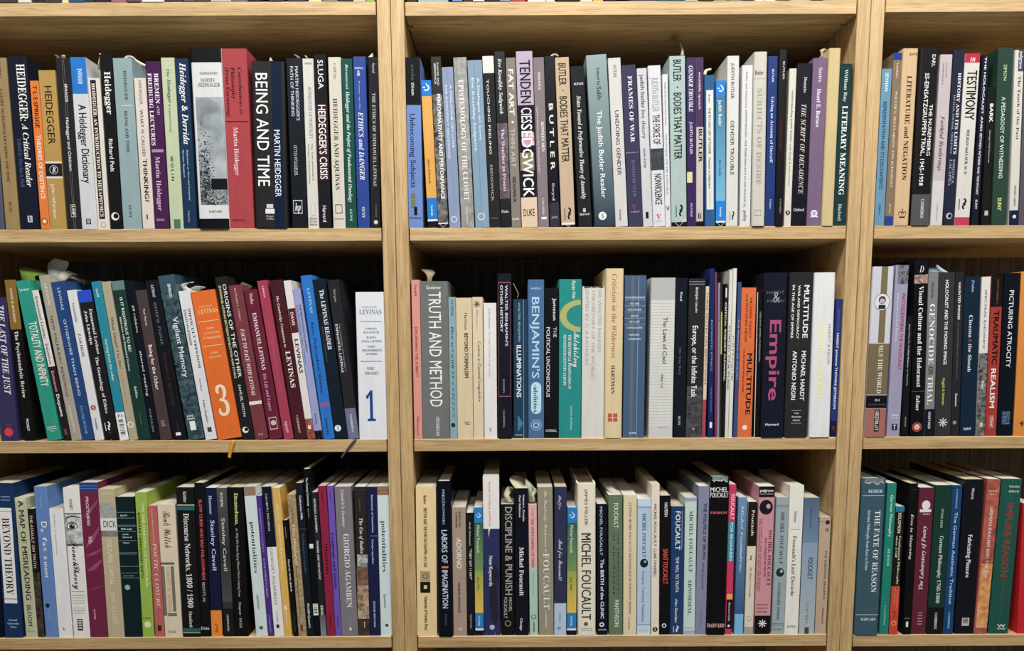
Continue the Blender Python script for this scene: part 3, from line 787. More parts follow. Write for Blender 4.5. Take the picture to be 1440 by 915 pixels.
[1,"R",672.77,-293.16,11.25,226.0,142,0.0,0.8,"8a745a","","brown paperback with blue ends lettered Politics Secularism, upper shelf, right bay",[["b",226,216.9,0,1,"243f94"],
["a",212.4,193.4,0.4,0.64,"d4c4a8","S","Lambert"],
["t",176.7,51.3,0.38,0.64,"d8ccb6","r","POLITICS, SECULARISM, AND JUDGMENT"],
["p",29.3,16.3,0.4,0.62,"d8ccb6","r","SUNY"],
["b",12.7,0,0,1,"2a4296"]]],
[1,"R",684.32,-293.16,20.7,231.0,144,0.0,-0.6,"dab78a","h","peach tan hardback lettered Literature and Negation, crown, upper shelf, right bay",[["p",225.9,221.9,0.4,0.95,"3c3024","ui","Kurrik"],
["t",196,60.4,0.36,0.66,"2e241c","R","LITERATURE and NEGATION"],
["K",22.7,10.3,0.25,0.8,"2a221a"]]],
[1,"R",707.62,-293.16,25.28,231.6,152,0.0,-1.2,"1d1d1f","hg","wide black hardback about a Nuremberg trial, grey base, upper shelf, right bay",[["a",222.8,206.9,0.62,0.8,"c9c9c6","c","EARL"],
["t",158.8,92.3,0.62,0.8,"eeeeec","s","THE NUREMBERG"],
["t",199,53,0.3,0.52,"eeeeec","s","SS-EINSATZGRUPPEN TRIAL, 1945-1958"],
["b",41.4,0,0,1,"54575b"],
["p",34.8,9.5,0.48,0.64,"d0d0ce","R","CAMBRIDGE"]]],
[1,"R",735.05,-293.16,16.24,223.2,141,0.0,0.1,"c8babd","","pale pink paperback lettered Faithful Renderings, upper shelf, right bay",[["a",212.6,192.9,0.52,0.62,"6a585c","r","NAOMI"],
["a",212.6,184.1,0.24,0.34,"6a585c","r","SEIDMAN"],
["t",144.1,72.5,0.34,0.66,"5c3b45","i","Faithful Renderings"],
["b",59.5,0,0,1,"d6d1d1"],
["p",29.7,6.4,0.44,0.56,"8a8284","r","CHICAGO"]]],
[1,"R",753.2,-293.16,15.13,229.8,144,0.0,1.3,"252a3c","","navy paperback lettered History and Its Limits, upper shelf, right bay",[["t",200.1,94.8,0.52,0.78,"dcdee6","R","HISTORY AND ITS LIMITS"],
["t",171.6,95.1,0.22,0.38,"9a9eae","r","HUMAN, ANIMAL, VIOLENCE"],
["a",87.8,55.8,0.52,0.72,"9aa0b2","r","DOMINICK"],
["a",87.8,52.9,0.24,0.44,"9aa0b2","r","LACAPRA"],
["o",12.9,0.5,0.28,"c4c4c8"],
["o",12.9,0.56,0.18,"252a3c"]]],
[1,"R",768.79,-293.16,20.36,224.9,140,0.0,1.2,"dad7cf","","white paperback with red ends lettered Testimony, upper shelf, right bay",[["b",224.9,213.1,0,1,"c62a48"],
["p",221.9,214.3,0.35,0.68,"f0dcdc","ui","m"],
["t",203,139.3,0.22,0.86,"1c1a1a","c","TESTIMONY"],
["a",126.5,67.3,0.42,0.6,"2e2c2c","R","FELMAN and LAUB, M. D."],
["r",36.8,21,0.2,0.76,"181818"],
["b",11.2,0,0,1,"ca3a54"]]],
[1,"R",793.03,-293.16,8.9,223.5,148,0.0,1.8,"1a1f2e","","narrow navy paperback lettered Between Witness and Testimony, upper shelf, right bay",[["a",220.5,124.3,0.3,0.6,"d8dade","S","THE HOLOCAUST AND"],
["t",121.9,41.2,0.3,0.62,"d2d4da","S","BETWEEN WITNESS AND TESTIMONY"],
["p",34.5,21.7,0.3,0.62,"d2d4da","S","SUNY"]]],
[1,"R",806.41,-293.16,11.06,181.7,121,-1.32,1.5,"1b1c1c","","short black paperback lettered Bark, upper shelf, right bay",[["t",160.3,136.2,0.34,0.76,"e6e6e4","S","BARK"],
["a",126,83,0.42,0.6,"b8b8b4","s","Georges Didi-Huberman"],
["q",19.6,13.3,0.3,0.72,"c4c4c2"]]],
[1,"R",819.63,-293.16,19.94,231.4,151,-1.83,0.5,"2c473c","","forest green paperback lettered A Pedagogy of Witnessing, upper shelf, right bay",[["a",209.8,189.5,0.4,0.62,"a8c88c","s","SIMON"],
["t",168.7,62.3,0.34,0.6,"cfdcd0","s","A PEDAGOGY OF WITNESSING"],
["p",36.5,19.4,0.34,0.6,"d2dc84","S","SUNY"]]],
[1,"R",843.67,-293.16,12.2,228.9,145,-2.17,0.7,"d9d6cc","","cream paperback with grey tag lettered Touch of the Past, upper shelf, right bay",[["q",228.9,201.2,0.38,1,"4a4e58"],
["p",226.4,204.7,0.5,0.85,"e0e2e6","s","palgrave"],
["t",195.1,113,0.42,0.72,"35353a","r","The Touch of the Past"],
["a",53,25.7,0.44,0.64,"55565c","R","ROGER I. SIMON"],
["b",19.8,0,0,1,"1c2548"],
["o",11.4,0.55,0.2,"dcdee8"]]],
[1,"R",857.48,-293.16,12.79,224.8,142,-2.2,1.2,"5b5560","","grey mauve book cut off by the frame at right, upper shelf, right bay",[]],
[2,"L",-567.07,-585.79,23.58,201.1,128,0.0,1.0,"38335c","","violet navy paperback with red disc, lettered Last of the Just, middle shelf, left bay",[["t",190,66.2,0.46,0.82,"eceaf0","I","THE LAST OF THE JUST"],
["a",99.2,80.9,0.1,0.2,"b8b4c8","i","Novel"],
["o",12.8,0.5,0.26,"dc3c48"],
["p",24.1,21.2,0.35,0.68,"b04858","uS","BANTAM"]]],
[2,"L",-534.64,-585.79,15.37,225.2,145,-2.43,1.8,"141414","g","black journal with ochre top lettered Psychoanalytic Review, middle shelf, left bay",[["b",225.2,157.1,0,1,"88682a"],
["a",214.2,166.6,0.4,0.6,"ece4d2","R","YVONNE M. HUTCHISON"],
["t",154.6,61,0.34,0.66,"e2e0dc","r","The Psychoanalytic Review"],
["p",31.2,13.7,0.4,0.62,"d2d0cc","S","PROEDIT"]]],
[2,"L",-501.44,-585.79,19.36,224.9,141,-6.9,1.3,"159480","","bright teal paperback in tall cream capitals, middle shelf, left bay",[["p",214.2,210.6,0.18,0.85,"e4f0ea","uR","Levinas"],
["t",167.5,76.8,0.34,0.9,"eee8da","c","TOTALITY AND INFINITY"],
["p",20.2,18.2,0.2,0.82,"dcece6","uS","Duquesne"],
["p",17.3,15.3,0.15,0.86,"dcece6","uS","University"],
["p",14.4,12.3,0.34,0.66,"dcece6","uS","Press"]]],
[2,"L",-477.41,-585.79,9.25,212.3,136,-8.03,1.2,"24201f","","thin white and black paperback lettered Existence Existents, middle shelf, left bay",[["b",212.3,105.6,0,1,"d6d3ce"],
["a",203.7,145.3,0.3,0.7,"4a4442","c","Emmanuel Levinas"],
["t",137.5,108.6,0.3,0.7,"7c3438","c","Existence"],
["t",99.5,69.9,0.3,0.7,"d88c94","c","Existents"],
["p",66.1,34.5,0.28,0.74,"eceae6","S","Duquesne"],
["q",16.4,7.3,0.3,0.7,"7c4048"]]],
[2,"L",-467.0,-585.79,13.79,232.5,147,-7.08,1.1,"a59e8e","","grey beige book lettered New Talmudic Readings, middle shelf, left bay",[["a",221.1,191.2,0.4,0.62,"d8d4c8","r","LEVINAS"],
["t",176,62.5,0.36,0.6,"38362f","s","NEW TALMUDIC READINGS"],
["p",49.8,10.7,0.36,0.58,"d0ccbe","r","DUQUESNE"]]],
[2,"L",-452.43,-585.79,18.25,223.3,149,-7.18,2.4,"22457a","","steel blue paperback lettered Otherwise Than Being, middle shelf, left bay",[["a",214.6,183.9,0.4,0.6,"a8bcd8","s","LEVINAS"],
["t",171.1,63.7,0.38,0.58,"b8cce4","s","OTHERWISE THAN BEING"],
["p",48.8,8.7,0.34,0.52,"7e9cc4","s","DUQUESNE"]]],
[2,"L",-433.74,-585.79,12.42,211.5,141,-6.72,1.2,"dadadc","","white paperback lettered Zakhor with red emblem, middle shelf, left bay",[["a",194.6,167.2,0.34,0.58,"4a4648","r","Yerushalmi"],
["t",151.8,118.4,0.34,0.64,"7c3c34","r","ZAKHOR"],
["o",46.8,0.5,0.3,"b04038"],
["p",49.1,44.4,0.4,0.62,"e8d8d4","uR","S"],
["p",31.8,15.5,0.4,0.6,"5a5658","r","Washington"]]],
[2,"L",-419.71,-585.79,18.77,210.9,137,-6.6,1.4,"201e21","","black paperback with bright blue top, genealogy of ethics, middle shelf, left bay",[["b",210.9,194.5,0,1,"2050c6"],
["a",184.7,121.8,0.62,0.84,"e4e2e6","R","Emmanuel Levinas"],
["t",118.4,38.2,0.42,0.64,"e8e6e8","R","The Genealogy of Ethics"],
["a",183,135.6,0.24,0.44,"e4e2e6","R","John Llewelyn"],
["r",26.6,13.3,0.2,0.66,"ececec"],
["x",10.4,0]]],
[2,"L",-398.93,-585.79,12.73,223.3,141,-6.47,1.7,"15859e","","teal blue paperback with white barcode label at foot, middle shelf, left bay",[["a",213.5,202.4,0.38,0.66,"e2f0f2","s","todd"],
["t",143.3,84.3,0.36,0.66,"dfe6b8","s","learning from the other"],
["b",39.7,0,0,1,"e6e6e4"],
["p",36.7,32.4,0.2,0.75,"242424","uS","71"],
["z",29.5,5.1,0.25,0.78,"242424"]]],
[2,"L",-385.45,-585.79,12.4,223.0,149,-6.46,2.6,"ada488","","khaki paperback lettered What Ought I to Do, middle shelf, left bay",[["t",173.8,101.5,0.34,0.62,"4c4434","r","What Ought I to Do?"],
["t",97.7,51.5,0.38,0.56,"b0805c","r","Sophocles Kant and Levinas"],
["o",22.1,0.42,0.36,"ece8da"],
["o",22.1,0.45,0.25,"ada488"]]],
[2,"L",-372.04,-585.79,17.23,223.5,142,-6.11,1.1,"1b3833","","dark green paperback asking Is It Righteous to Be, middle shelf, left bay",[["b",223.5,210.9,0,1,"5f807a"],
["t",200.6,125.3,0.46,0.68,"dce6e0","c","IS IT RIGHTEOUS TO BE?"],
["t",174.4,98.6,0.18,0.34,"c4d4cc","I","Interviews with Emmanuel Levinas"],
["a",77.1,59.9,0.4,0.58,"c4d4cc","I","Robbins"],
["p",40,21.3,0.42,0.52,"6c8880","r","STANFORD"]]],
[2,"L",-354.41,-585.79,11.82,223.8,143,-5.86,1.8,"10151f","","narrow black paperback in typewriter letters Altered Reading, middle shelf, left bay",[["a",189.9,152,0.4,0.64,"d4cfa8","m","jill robbins"],
["t",126.8,63.2,0.36,0.62,"c8ccd4","m","altered reading"],
["p",44.9,11.2,0.34,0.56,"8a909c","m","CHICAGO"]]],
[2,"L",-341.33,-585.79,15.47,210.8,131,-6.1,2.0,"493b3d","","brown paperback with cream edge lettered For the Other, middle shelf, left bay",[["a",185,161.6,0.42,0.6,"c8bcba","r","Paul Marcus"],
["t",134.6,71.5,0.36,0.68,"e0d6d2","c","Being for the Other"],
["p",27.8,19.3,0.3,0.75,"a89c98","ui","SL"]]],
[2,"L",-322.4,-585.79,17.66,224.5,143,-6.94,2.6,"15181d","","black paperback with grey letters entre nous, middle shelf, left bay",[["a",218,201.3,0.4,0.6,"ccd6e0","R","LEVINAS"],
["t",194.3,135.2,0.36,0.66,"6d7c8c","s","entre nous"],
["t",123.9,48.8,0.36,0.56,"64323c","r","THINKING OF THE OTHER"],
["p",27.7,11.5,0.42,0.56,"6c3c44","r","COLUMBIA"],
["q",10.3,5.9,0.25,0.65,"ece8e4"]]],
[2,"L",-301.3,-585.79,22.2,231.2,149,-7.5,2.5,"35535f","g","mottled blue grey paperback lettered Vigilant Memory, middle shelf, left bay",[["n",210,1.1,0,1,"14222a","44646f",14],
["a",219,199.8,0.5,0.68,"eef2f4","S","SPARGO"],
["t",173,88.4,0.44,0.76,"eef2f4","s","Vigilant Memory"],
["q",26,13.1,0.26,0.62,"e6eaec"],
["p",35.2,32.4,0.15,0.6,"dce2e4","uS","JOHNS"],
["p",31.1,28.3,0.15,0.66,"dce2e4","uS","HOPKINS"]]],
[2,"L",-277.3,-585.79,16.19,210.2,136,-7.45,2.6,"d8d9dc","","white paperback lettered Difficult Freedom, middle shelf, left bay",[["t",185.2,101.7,0.56,0.76,"26262a","R","DIFFICULT FREEDOM"],
["t",184.4,134.5,0.18,0.38,"26262a","R","ESSAYS ON JUDAISM"],
["a",86.9,69,0.4,0.56,"4a4a4e","r","Levinas"],
["p",57.3,23.8,0.38,0.56,"4a4a4e","r","Johns Hopkins"],
["q",17.6,10.8,0.34,0.7,"3a4a40"]]],
[2,"L",-259.0,-585.79,33.51,208.9,132,-7.63,1.5,"e26810","","thick bright orange book with large cream number 3, middle shelf, left bay",[["p",188.4,186.1,0.24,0.8,"f0c090","ur","EMMANUEL"],
["a",183.8,177.2,0.16,0.98,"f0c090","ur","LEVINAS"],
["b",167.3,166.3,0.1,0.95,"f0c090"],
["t",157.9,155.4,0.4,0.68,"f2cca4","uR","ÉROS"],
["t",151.2,148.8,0.24,0.88,"f2cca4","uS","LITTÉRATURE"],
["t",145.1,141.8,0.18,0.9,"f2cca4","uS","ET PHILOSOPHIE"],
["b",132.9,131.9,0.1,0.95,"f0c090"],
["p",123.8,120.8,0.38,0.7,"f2cca4","ur","IMEC"],
["p",117.9,115.1,0.26,0.8,"f2cca4","ur","GRASSET"],
["t",74.7,33,0.26,0.74,"f4dfc4","uR","3"]]],
[2,"L",-223.96,-585.79,16.36,229.0,148,-7.1,1.7,"202020","","black paperback with two lines of lettering Origins of the Other, middle shelf, left bay",[["t",218.4,88,0.54,0.84,"e6e4de","s","ORIGINS OF THE OTHER"],
["t",216.8,87.6,0.2,0.38,"c8c084","S","EMMANUEL LEVINAS BETWEEN REVELATION AND ETHICS"],
["a",78.2,32.8,0.4,0.62,"c8c6c0","s","SAMUEL MOYN"],
["o",13.7,0.38,0.27,"e8e6e2"],
["o",14.4,0.46,0.17,"202020"]]],
[2,"L",-206.17,-585.79,18.08,217.3,135,-7.31,1.6,"783842","","dusty maroon paperback with cream band near the foot, middle shelf, left bay",[["a",213.5,168,0.4,0.52,"c8a0a4","r","RICHARD A. COHEN"],
["t",156.7,62.6,0.34,0.62,"ecdcd8","I","FACE TO FACE WITH LEVINAS"],
["b",54.5,49.8,0,1,"e6dcc8"],
["p",8.2,5.4,0.3,0.7,"c8a8a4","ui","SUNY"]]],
[2,"L",-185.78,-585.79,18.35,210.8,133,-7.52,2.6,"692036","","wine red paperback with framed tree emblem, middle shelf, left bay",[["a",206.2,191.1,0.38,0.62,"d8a8b4","r","Malka"],
["t",179,98.9,0.36,0.64,"eedce0","R","EMMANUEL LEVINAS"],
["t",94.1,40.4,0.36,0.58,"d09cac","i","His Life and Legacy"],
["q",31.4,13.8,0.18,0.78,"d8b4bc"],
["q",30.2,15,0.22,0.74,"692036"],
["o",23.3,0.5,0.2,"d8b4bc"]]],
[2,"L",-165.6,-585.79,13.72,223.7,140,-7.38,2.7,"a53a53","","raspberry pink paperback with faint pink title, middle shelf, left bay",[["a",215.9,200.1,0.42,0.6,"e8b4be","S","LINGIS"],
["t",166.2,67.5,0.36,0.66,"c9627c","c","COLLECTED PHILOSOPHICAL PAPERS"],
["p",25.3,9,0.34,0.6,"e8b4be","S","NIJHOFF"]]],
[2,"L",-149.47,-585.79,17.57,223.7,143,-6.97,1.3,"481c26","","dark maroon companion paperback with large cream capitals, middle shelf, left bay",[["t",202.1,130.6,0.34,0.52,"e0ccc4","I","The Cambridge Companion to"],
["t",125.1,73.5,0.36,0.72,"f0e4da","R","LEVINAS"],
["p",33.9,8.6,0.38,0.54,"c8aca8","R","CAMBRIDGE"]]],
[2,"L",-131.48,-585.79,10.25,223.4,139,-6.63,1.3,"dad8d3","","white paperback with maroon tag and red foot, middle shelf, left bay",[["b",185,150.9,0.05,1,"5a1e28"],
["a",179.6,161.4,0.3,0.68,"eed8d6","S","DAVIS"],
["t",142.1,94.2,0.3,0.78,"3c2422","S","LEVINAS"],
["n",29.5,0,0,1,"7c2420","b06050",10],
["q",20.1,14.7,0.3,0.7,"ecdcd6"]]],
[2,"L",-120.66,-585.79,10.75,211.6,131,-6.64,1.4,"959dcc","","periwinkle paperback with black diamond foot lettered Provocation, middle shelf, left bay",[["t",189.9,124.6,0.55,0.76,"2a3058","S","THE PROVOCATION OF LEVINAS"],
["t",189.4,104.5,0.2,0.36,"50588c","s","Rethinking the Other"],
["p",36.8,21.4,0.4,0.56,"2a3058","S","Routledge"],
["x",12.4,0]]],
[2,"L",-108.36,-585.79,15.17,230.0,146,-6.21,1.4,"1c72c6","","vivid blue paperback lettered Basic Philosophical Writings, middle shelf, left bay",[["a",212.5,178.1,0.42,0.66,"a8d0f0","r","LEVINAS"],
["t",166.6,63.7,0.34,0.6,"12305c","i","Basic Philosophical Writings"],
["b",52.2,51.6,0,1,"c05070"],
["b",49.7,49,0,1,"c05070"],
["b",47.2,46.5,0,1,"c05070"],
["p",30.2,6,0.34,0.54,"12305c","R","INDIANA"]]],
[2,"L",-92.17,-585.79,17.55,224.8,142,-6.37,1.9,"14202c","","navy black reader with round white emblem at foot, middle shelf, left bay",[["t",210.1,126.3,0.44,0.76,"e4e8ec","R","The LEVINAS READER"],
["t",159.2,111,0.2,0.3,"62707e","s","Edited by Seán Hand"],
["o",15.6,0.32,0.26,"eceef0"],
["p",18.5,12.7,0.24,0.42,"14202c","uI","S"]]],
[2,"L",-73.9,-585.79,15.51,223.6,145,-5.8,2.1,"26262c","","black introduction paperback with slate blue foot and ribbon, middle shelf, left bay",[["a",211.4,193.1,0.42,0.62,"9a9894","i","Morgan"],
["t",163,95.7,0.52,0.64,"8c8a8a","r","The Cambridge Introduction to"],
["t",163,95.1,0.2,0.4,"dcdad8","R","EMMANUEL LEVINAS"],
["b",43.9,0,0,1,"6b718c"],
["p",35.4,9.2,0.42,0.6,"e0e2ea","R","CAMBRIDGE"]]],
[2,"L",-58.01,-585.79,39.71,206.5,134,0.0,1.5,"dcdfe4","","thick white book with large blue number 1, middle shelf, left bay",[["p",187,184.4,0.22,0.76,"8090a8","ur","EMMANUEL"],
["a",182.1,175.9,0.12,0.9,"7484a0","ur","LEVINAS"],
["b",166.6,165.6,0.14,0.9,"8c98b0"],
["t",157.1,154.6,0.32,0.72,"4c6898","uR","CARNETS"],
["t",152.2,149.4,0.24,0.8,"4c6898","uR","DE CAPTIVITÉ"],
["t",145.1,142.4,0.36,0.68,"4c6898","uR","ÉCRITS"],
["t",139.8,137,0.18,0.88,"4c6898","uR","SUR LA CAPTIVITÉ"],
["t",132.4,129.7,0.38,0.64,"4c6898","uR","NOTES"],
["t",127.4,124.6,0.18,0.88,"4c6898","uR","PHILOSOPHIQUES"],
["t",122,119.7,0.32,0.72,"4c6898","uR","DIVERSES"],
["b",111.2,110.1,0.12,0.88,"8c98b0"],
["p",102.6,98.8,0.34,0.62,"606c84","ur","IMEC"],
["p",95.9,92.1,0.26,0.76,"606c84","ur","GRASSET"],
["t",67.4,26.3,0.28,0.6,"1d4fa2","uR","1"]]],
[2,"C",20.15,-585.47,11.64,222.4,146,0.0,1.0,"da9184","","slim salmon pink paperback lettered Discerning the Subject, middle shelf, centre bay",[["a",215.9,200.4,0.36,0.66,"703028","s","Smith"],
["t",157.3,87.5,0.34,0.62,"7c3024","s","DISCERNING THE SUBJECT"],
["p",31.7,4.4,0.36,0.6,"8c3020","s","Minnesota"]]],
[2,"C",32.08,-585.47,38.55,220.4,144,0.0,1.8,"6c706f","","thick grey paperback lettered Truth and Method, middle shelf, centre bay",[["a",214.2,209.7,0.22,0.76,"d4d8d8","us","Gadamer"],
["t",206.1,45.5,0.3,0.74,"eef0ee","s","TRUTH AND METHOD"],
["p",31.5,3.9,0.5,0.62,"d8dada","s","CROSSROAD"]]],
[2,"C",71.04,-585.47,10.16,198.7,130,0.0,1.7,"87a5ab","","slim pale blue paperback lettered How to Do Things, middle shelf, centre bay",[["a",195.4,172.6,0.36,0.68,"3a5a66","r","AUSTIN"],
["t",158.7,129.1,0.34,0.7,"24404e","i","How to"],
["t",126.6,122.4,0.34,0.7,"5c8a9c","i","DO THINGS"],
["t",120,99.2,0.34,0.7,"24404e","i","with"],
["t",96.7,28.8,0.34,0.7,"5c8a9c","i","WORDS"],
["o",19.5,0.45,0.3,"1c2c34"]]],
[2,"C",81.58,-585.47,22.26,197.5,131,0.0,2.0,"d6c39c","","cream paperback lettered Beyond Formalism, middle shelf, centre bay",[["a",176.6,153.4,0.52,0.7,"6c5434","s","Hartman"],
["t",148.8,86.5,0.5,0.74,"24364f","S","BEYOND FORMALISM"],
["p",24.5,19.9,0.45,0.78,"6c5c44","uS","YALE"]]],
[2,"C",104.4,-585.47,14.35,198.6,127,0.0,2.7,"dac7a6","","cream paperback with dark flower emblem, general linguistics, middle shelf, centre bay",[["F",188.8,0.45,0.34,"4c4030"],
["a",181.8,154.9,0.4,0.56,"8c7454","k","Saussure"],
["t",137.1,52.8,0.5,0.76,"4e5a34","s","Course in General Linguistics"]]],
[2,"C",119.74,-585.47,18.1,190.3,121,0.0,2.2,"e0deda","","white paperback with faint red title and small red emblem, middle shelf, centre bay",[["a",183,154.3,0.4,0.54,"8c9480","r","Walter Benjamin"],
["t",151.1,87.6,0.38,0.54,"d0a096","r","The Origin of German Tragic Drama"],
["p",15,9,0.38,0.6,"b82c38","uR","V"]]],
[2,"C",139.38,-585.47,20.02,230.1,154,0.0,-0.3,"1b1b26","hg","tall black book in pink border lettered Other History, middle shelf, centre bay",[["q",218.5,217.5,0.06,0.9,"a86878"],
["b",217.5,59.8,0.06,0.075,"a86878"],
["b",217.5,59.8,0.88,0.895,"a86878"],
["q",60.6,59.6,0.06,0.9,"a86878"],
["t",214.5,130.4,0.54,0.72,"b8c8e0","S","WALTER BENJAMIN'S"],
["t",214.5,149.8,0.2,0.38,"c8c4d0","S","OTHER HISTORY"],
["a",84,64.8,0.36,0.48,"9090a0","R","HANSSEN"],
["p",41.3,16,0.36,0.48,"9090a0","R","CALIFORNIA"]]],
[2,"C",161.47,-585.47,20.19,195.5,123,0.0,2.2,"203e58","g","scuffed dark blue paperback lettered Illuminations, middle shelf, centre bay",[["a",191,136.5,0.34,0.48,"8ca8bc","s","WALTER BENJAMIN"],
["t",131.6,58.3,0.22,0.54,"e8ecec","S","ILLUMINATIONS"],
["b",194.2,0.3,0.7,0.715,"d0d4d4"],
["D",21.2,0.32,0.34,"3c7c94"],
["p",5.9,3.9,0.1,0.6,"a8b8c0","uS","SCHOCKEN"]]],
[2,"C",182.14,-585.47,22.29,222.0,146,0.0,1.1,"456d98","","mid blue paperback with pale pill-shaped label, middle shelf, centre bay",[["p",211.9,208.7,0.18,0.82,"a8c4dc","us","weber"],
["t",198.1,85,0.24,0.7,"a4cbe6","c","BENJAMIN'S"],
["P",80,34.7,0.18,0.82,"b8dcea"],
["t",77,36.8,0.34,0.6,"3c5a74","c","-abilities"],
["o",19,0.5,0.34,"a8c8e0"],
["o",19,0.5,0.3,"456d98"],
["o",19,0.5,0.2,"a8c8e0"],
["o",19,0.5,0.12,"456d98"]]],
[2,"C",205.47,-585.47,19.1,210.3,137,0.0,2.6,"141519","g","black paperback lettered The Political Unconscious, middle shelf, centre bay",[["a",196.5,165.9,0.6,0.84,"dcdcda","s","Jameson"],
["t",156.4,142.3,0.62,0.86,"b8b6b2","s","THE"],
["t",156.4,58.4,0.12,0.38,"d0cecb","s","POLITICAL UNCONSCIOUS"],
["p",12.5,9.1,0.06,0.9,"c8c6c2","us","CORNELL"]]],
[2,"C",225.46,-585.47,31.23,222.3,138,0.0,2.4,"0d8a86","","wide turquoise paperback with olive loop emblem, middle shelf, centre bay",[["t",220.7,195.5,0.58,0.72,"cfe4d8","I","Hayden White"],
["L",194.2,149.4,0.02,1,"aaae62"],
["t",150,100.4,0.66,0.92,"f0f4ec","k","Metahistory"],
["t",146.1,69.7,0.42,0.54,"e0ece6","R","THE HISTORICAL IMAGINATION IN"],
["t",146.1,74.7,0.2,0.32,"e0ece6","R","NINETEENTH-CENTURY EUROPE"],
["p",45.7,11.4,0.52,0.6,"a8d0c8","s","JOHNS HOPKINS"]]],
[2,"C",257.65,-585.47,31.81,212.5,141,0.0,2.6,"d2d0c8","","crumpled ivory paperback, outlined title, history of the world, middle shelf, centre bay",[["J",212.5,210,0,1,"4c4a48"],
["a",208.4,121.8,0.7,0.84,"a29e98","c","SIR WALTER RALEGH"],
["t",208.4,84.3,0.42,0.56,"a29e98","c","THE HISTORY OF THE WORLD"],
["t",208.4,102.9,0.14,0.28,"a29e98","c","EDITED BY C A PATRIDES"]]],
[2,"C",289.76,-585.47,24.93,236.3,157,0.0,-0.7,"dac598","h","tall pale yellow book lettered Criticism in the Wilderness, middle shelf, centre bay",[["t",229.1,112.8,0.36,0.62,"bc6a54","i","Criticism in the Wilderness"],
["a",103.2,62.9,0.36,0.56,"3c3a34","R","HARTMAN"],
["q",35.1,30,0.2,0.44,"b85850"],
["q",35.1,30,0.5,0.74,"b85850"],
["q",29,23.8,0.2,0.44,"b85850"],
["q",29,23.8,0.5,0.74,"b85850"]]],
[2,"C",316.64,-585.47,29.88,227.2,148,0.0,1.7,"455e7d","","slate blue book lettered Cultural Logic, white rules, middle shelf, centre bay",[["b",225.9,2.2,0.3,0.45,"5d6a72"],
["b",225.9,2.2,0.62,0.66,"6c8cb0"],
["t",198,195.7,0.03,0.95,"dce4ee","uR","POSTMODERNISM,"],
["b",193.8,193.3,0,1,"9cb0c8"],
["t",189.5,187.1,0.25,0.7,"dce4ee","uR","OR, THE"],
["b",185.6,185.1,0,1,"9cb0c8"],
["t",181.4,178.8,0.15,0.8,"dce4ee","uR","CULTURAL"],
["b",177.1,176.7,0,1,"9cb0c8"],
["t",172.9,170.4,0.28,0.65,"dce4ee","uR","LOGIC"],
["b",168.5,168,0,1,"9cb0c8"],
["t",164.7,162.3,0.22,0.72,"dce4ee","uR","OF LATE"],
["b",160.3,159.8,0,1,"9cb0c8"],
["t",156.5,154,0.12,0.84,"dce4ee","uR","CAPITALISM"],
["a",146.3,144.3,0.2,0.74,"dce4ee","uR","FREDRIC"],
["a",140.7,138.1,0.2,0.78,"dce4ee","uR","JAMESON"],
["p",8.3,5.6,0.3,0.62,"e8ecf2","uS","DUKE"]]],
[2,"C",353.04,-585.47,33.77,223.7,147,0.0,1.2,"d2d2ce","","thick white ruled paperback lettered The Laws of Cool, middle shelf, centre bay",[["b",223.7,194.1,0,1,"b2b2b0"],
["y",193.3,19,0,1,"bcbcb8"],
["b",17.3,0,0,1,"c8c8c6"],
["t",169.6,105.2,0.52,0.7,"303032","s","The Laws of Cool"],
["a",90.4,70.8,0.48,0.58,"4a4a4c","s","Alan Liu"],
["p",16,13.6,0.38,0.78,"8a8a88","us","CHICAGO"]]],
[2,"C",389.02,-585.47,16.57,223.2,147,-0.46,2.1,"131924","","dark navy paperback lettered The Step Back, middle shelf, centre bay",[["a",204.6,191.6,0.38,0.58,"b8c0cc","R","Ward"],
["t",127.6,89,0.36,0.54,"66727f","r","The Step Back"],
["p",30.6,17.4,0.36,0.54,"b8c0cc","R","SUNY"]]],
[2,"C",405.89,-585.47,22.1,222.5,140,0.0,1.1,"27262a","","charcoal mottled paperback lettered the Infinite Task, middle shelf, centre bay",[["n",72.6,1,0,1,"2a2a2e","55545a",14],
["b",218.5,217.7,0,1,"8c98a8"],
["b",215.1,214.3,0,1,"8c98a8"],
["a",210.9,175.4,0.42,0.58,"dcdad8","i","Rodolphe Gasché"],
["t",157.4,57.2,0.28,0.62,"eceaea","c","Europe, or the Infinite Task"],
["p",13.7,10.3,0.4,0.56,"c8c6c4","uS","V"]]],
[2,"C",429.22,-585.47,4.68,211.6,137,0.0,1.1,"d6c6ae","","thin cream and red paperback between charcoal and navy ones, middle shelf, centre bay",[["t",204.3,75.9,0.25,0.75,"a45438","c","THREE NOTES ON SEDUCTION"],
["b",54.1,0,0,1,"ae3e50"]]],
[2,"C",437.7,-585.47,7.02,235.9,152,-0.95,1.4,"1b2a5c","","slim navy paperback taller than its cream neighbour, middle shelf, centre bay",[["t",165.2,94.2,0.4,0.68,"8c98c0","s","ROMANTIC ETHICS"],
["a",70.8,35.6,0.45,0.65,"8088a8","s","PHILIP SHAW"],
["q",22,13.6,0.3,0.8,"e4e4ec"]]],
[2,"C",447.31,-585.47,2.95,231.1,153,-1.52,1.3,"783860","","thin maroon pamphlet behind the navy paperback, middle shelf, centre bay",[]],
[2,"C",450.56,-585.47,3.13,216.5,143,-1.18,1.6,"8c8898","","thin grey violet pamphlet among the journals, middle shelf, centre bay",[["t",209.2,160.3,0.3,0.7,"5c586c","s","JOURNAL"]]],
[2,"C",453.99,-585.47,2.31,230.2,152,-1.03,1.1,"302c26","","thin dark journal with yellow strip among the pamphlets, middle shelf, centre bay",[["b",176.6,117.4,0.1,0.9,"bfb24c"]]],
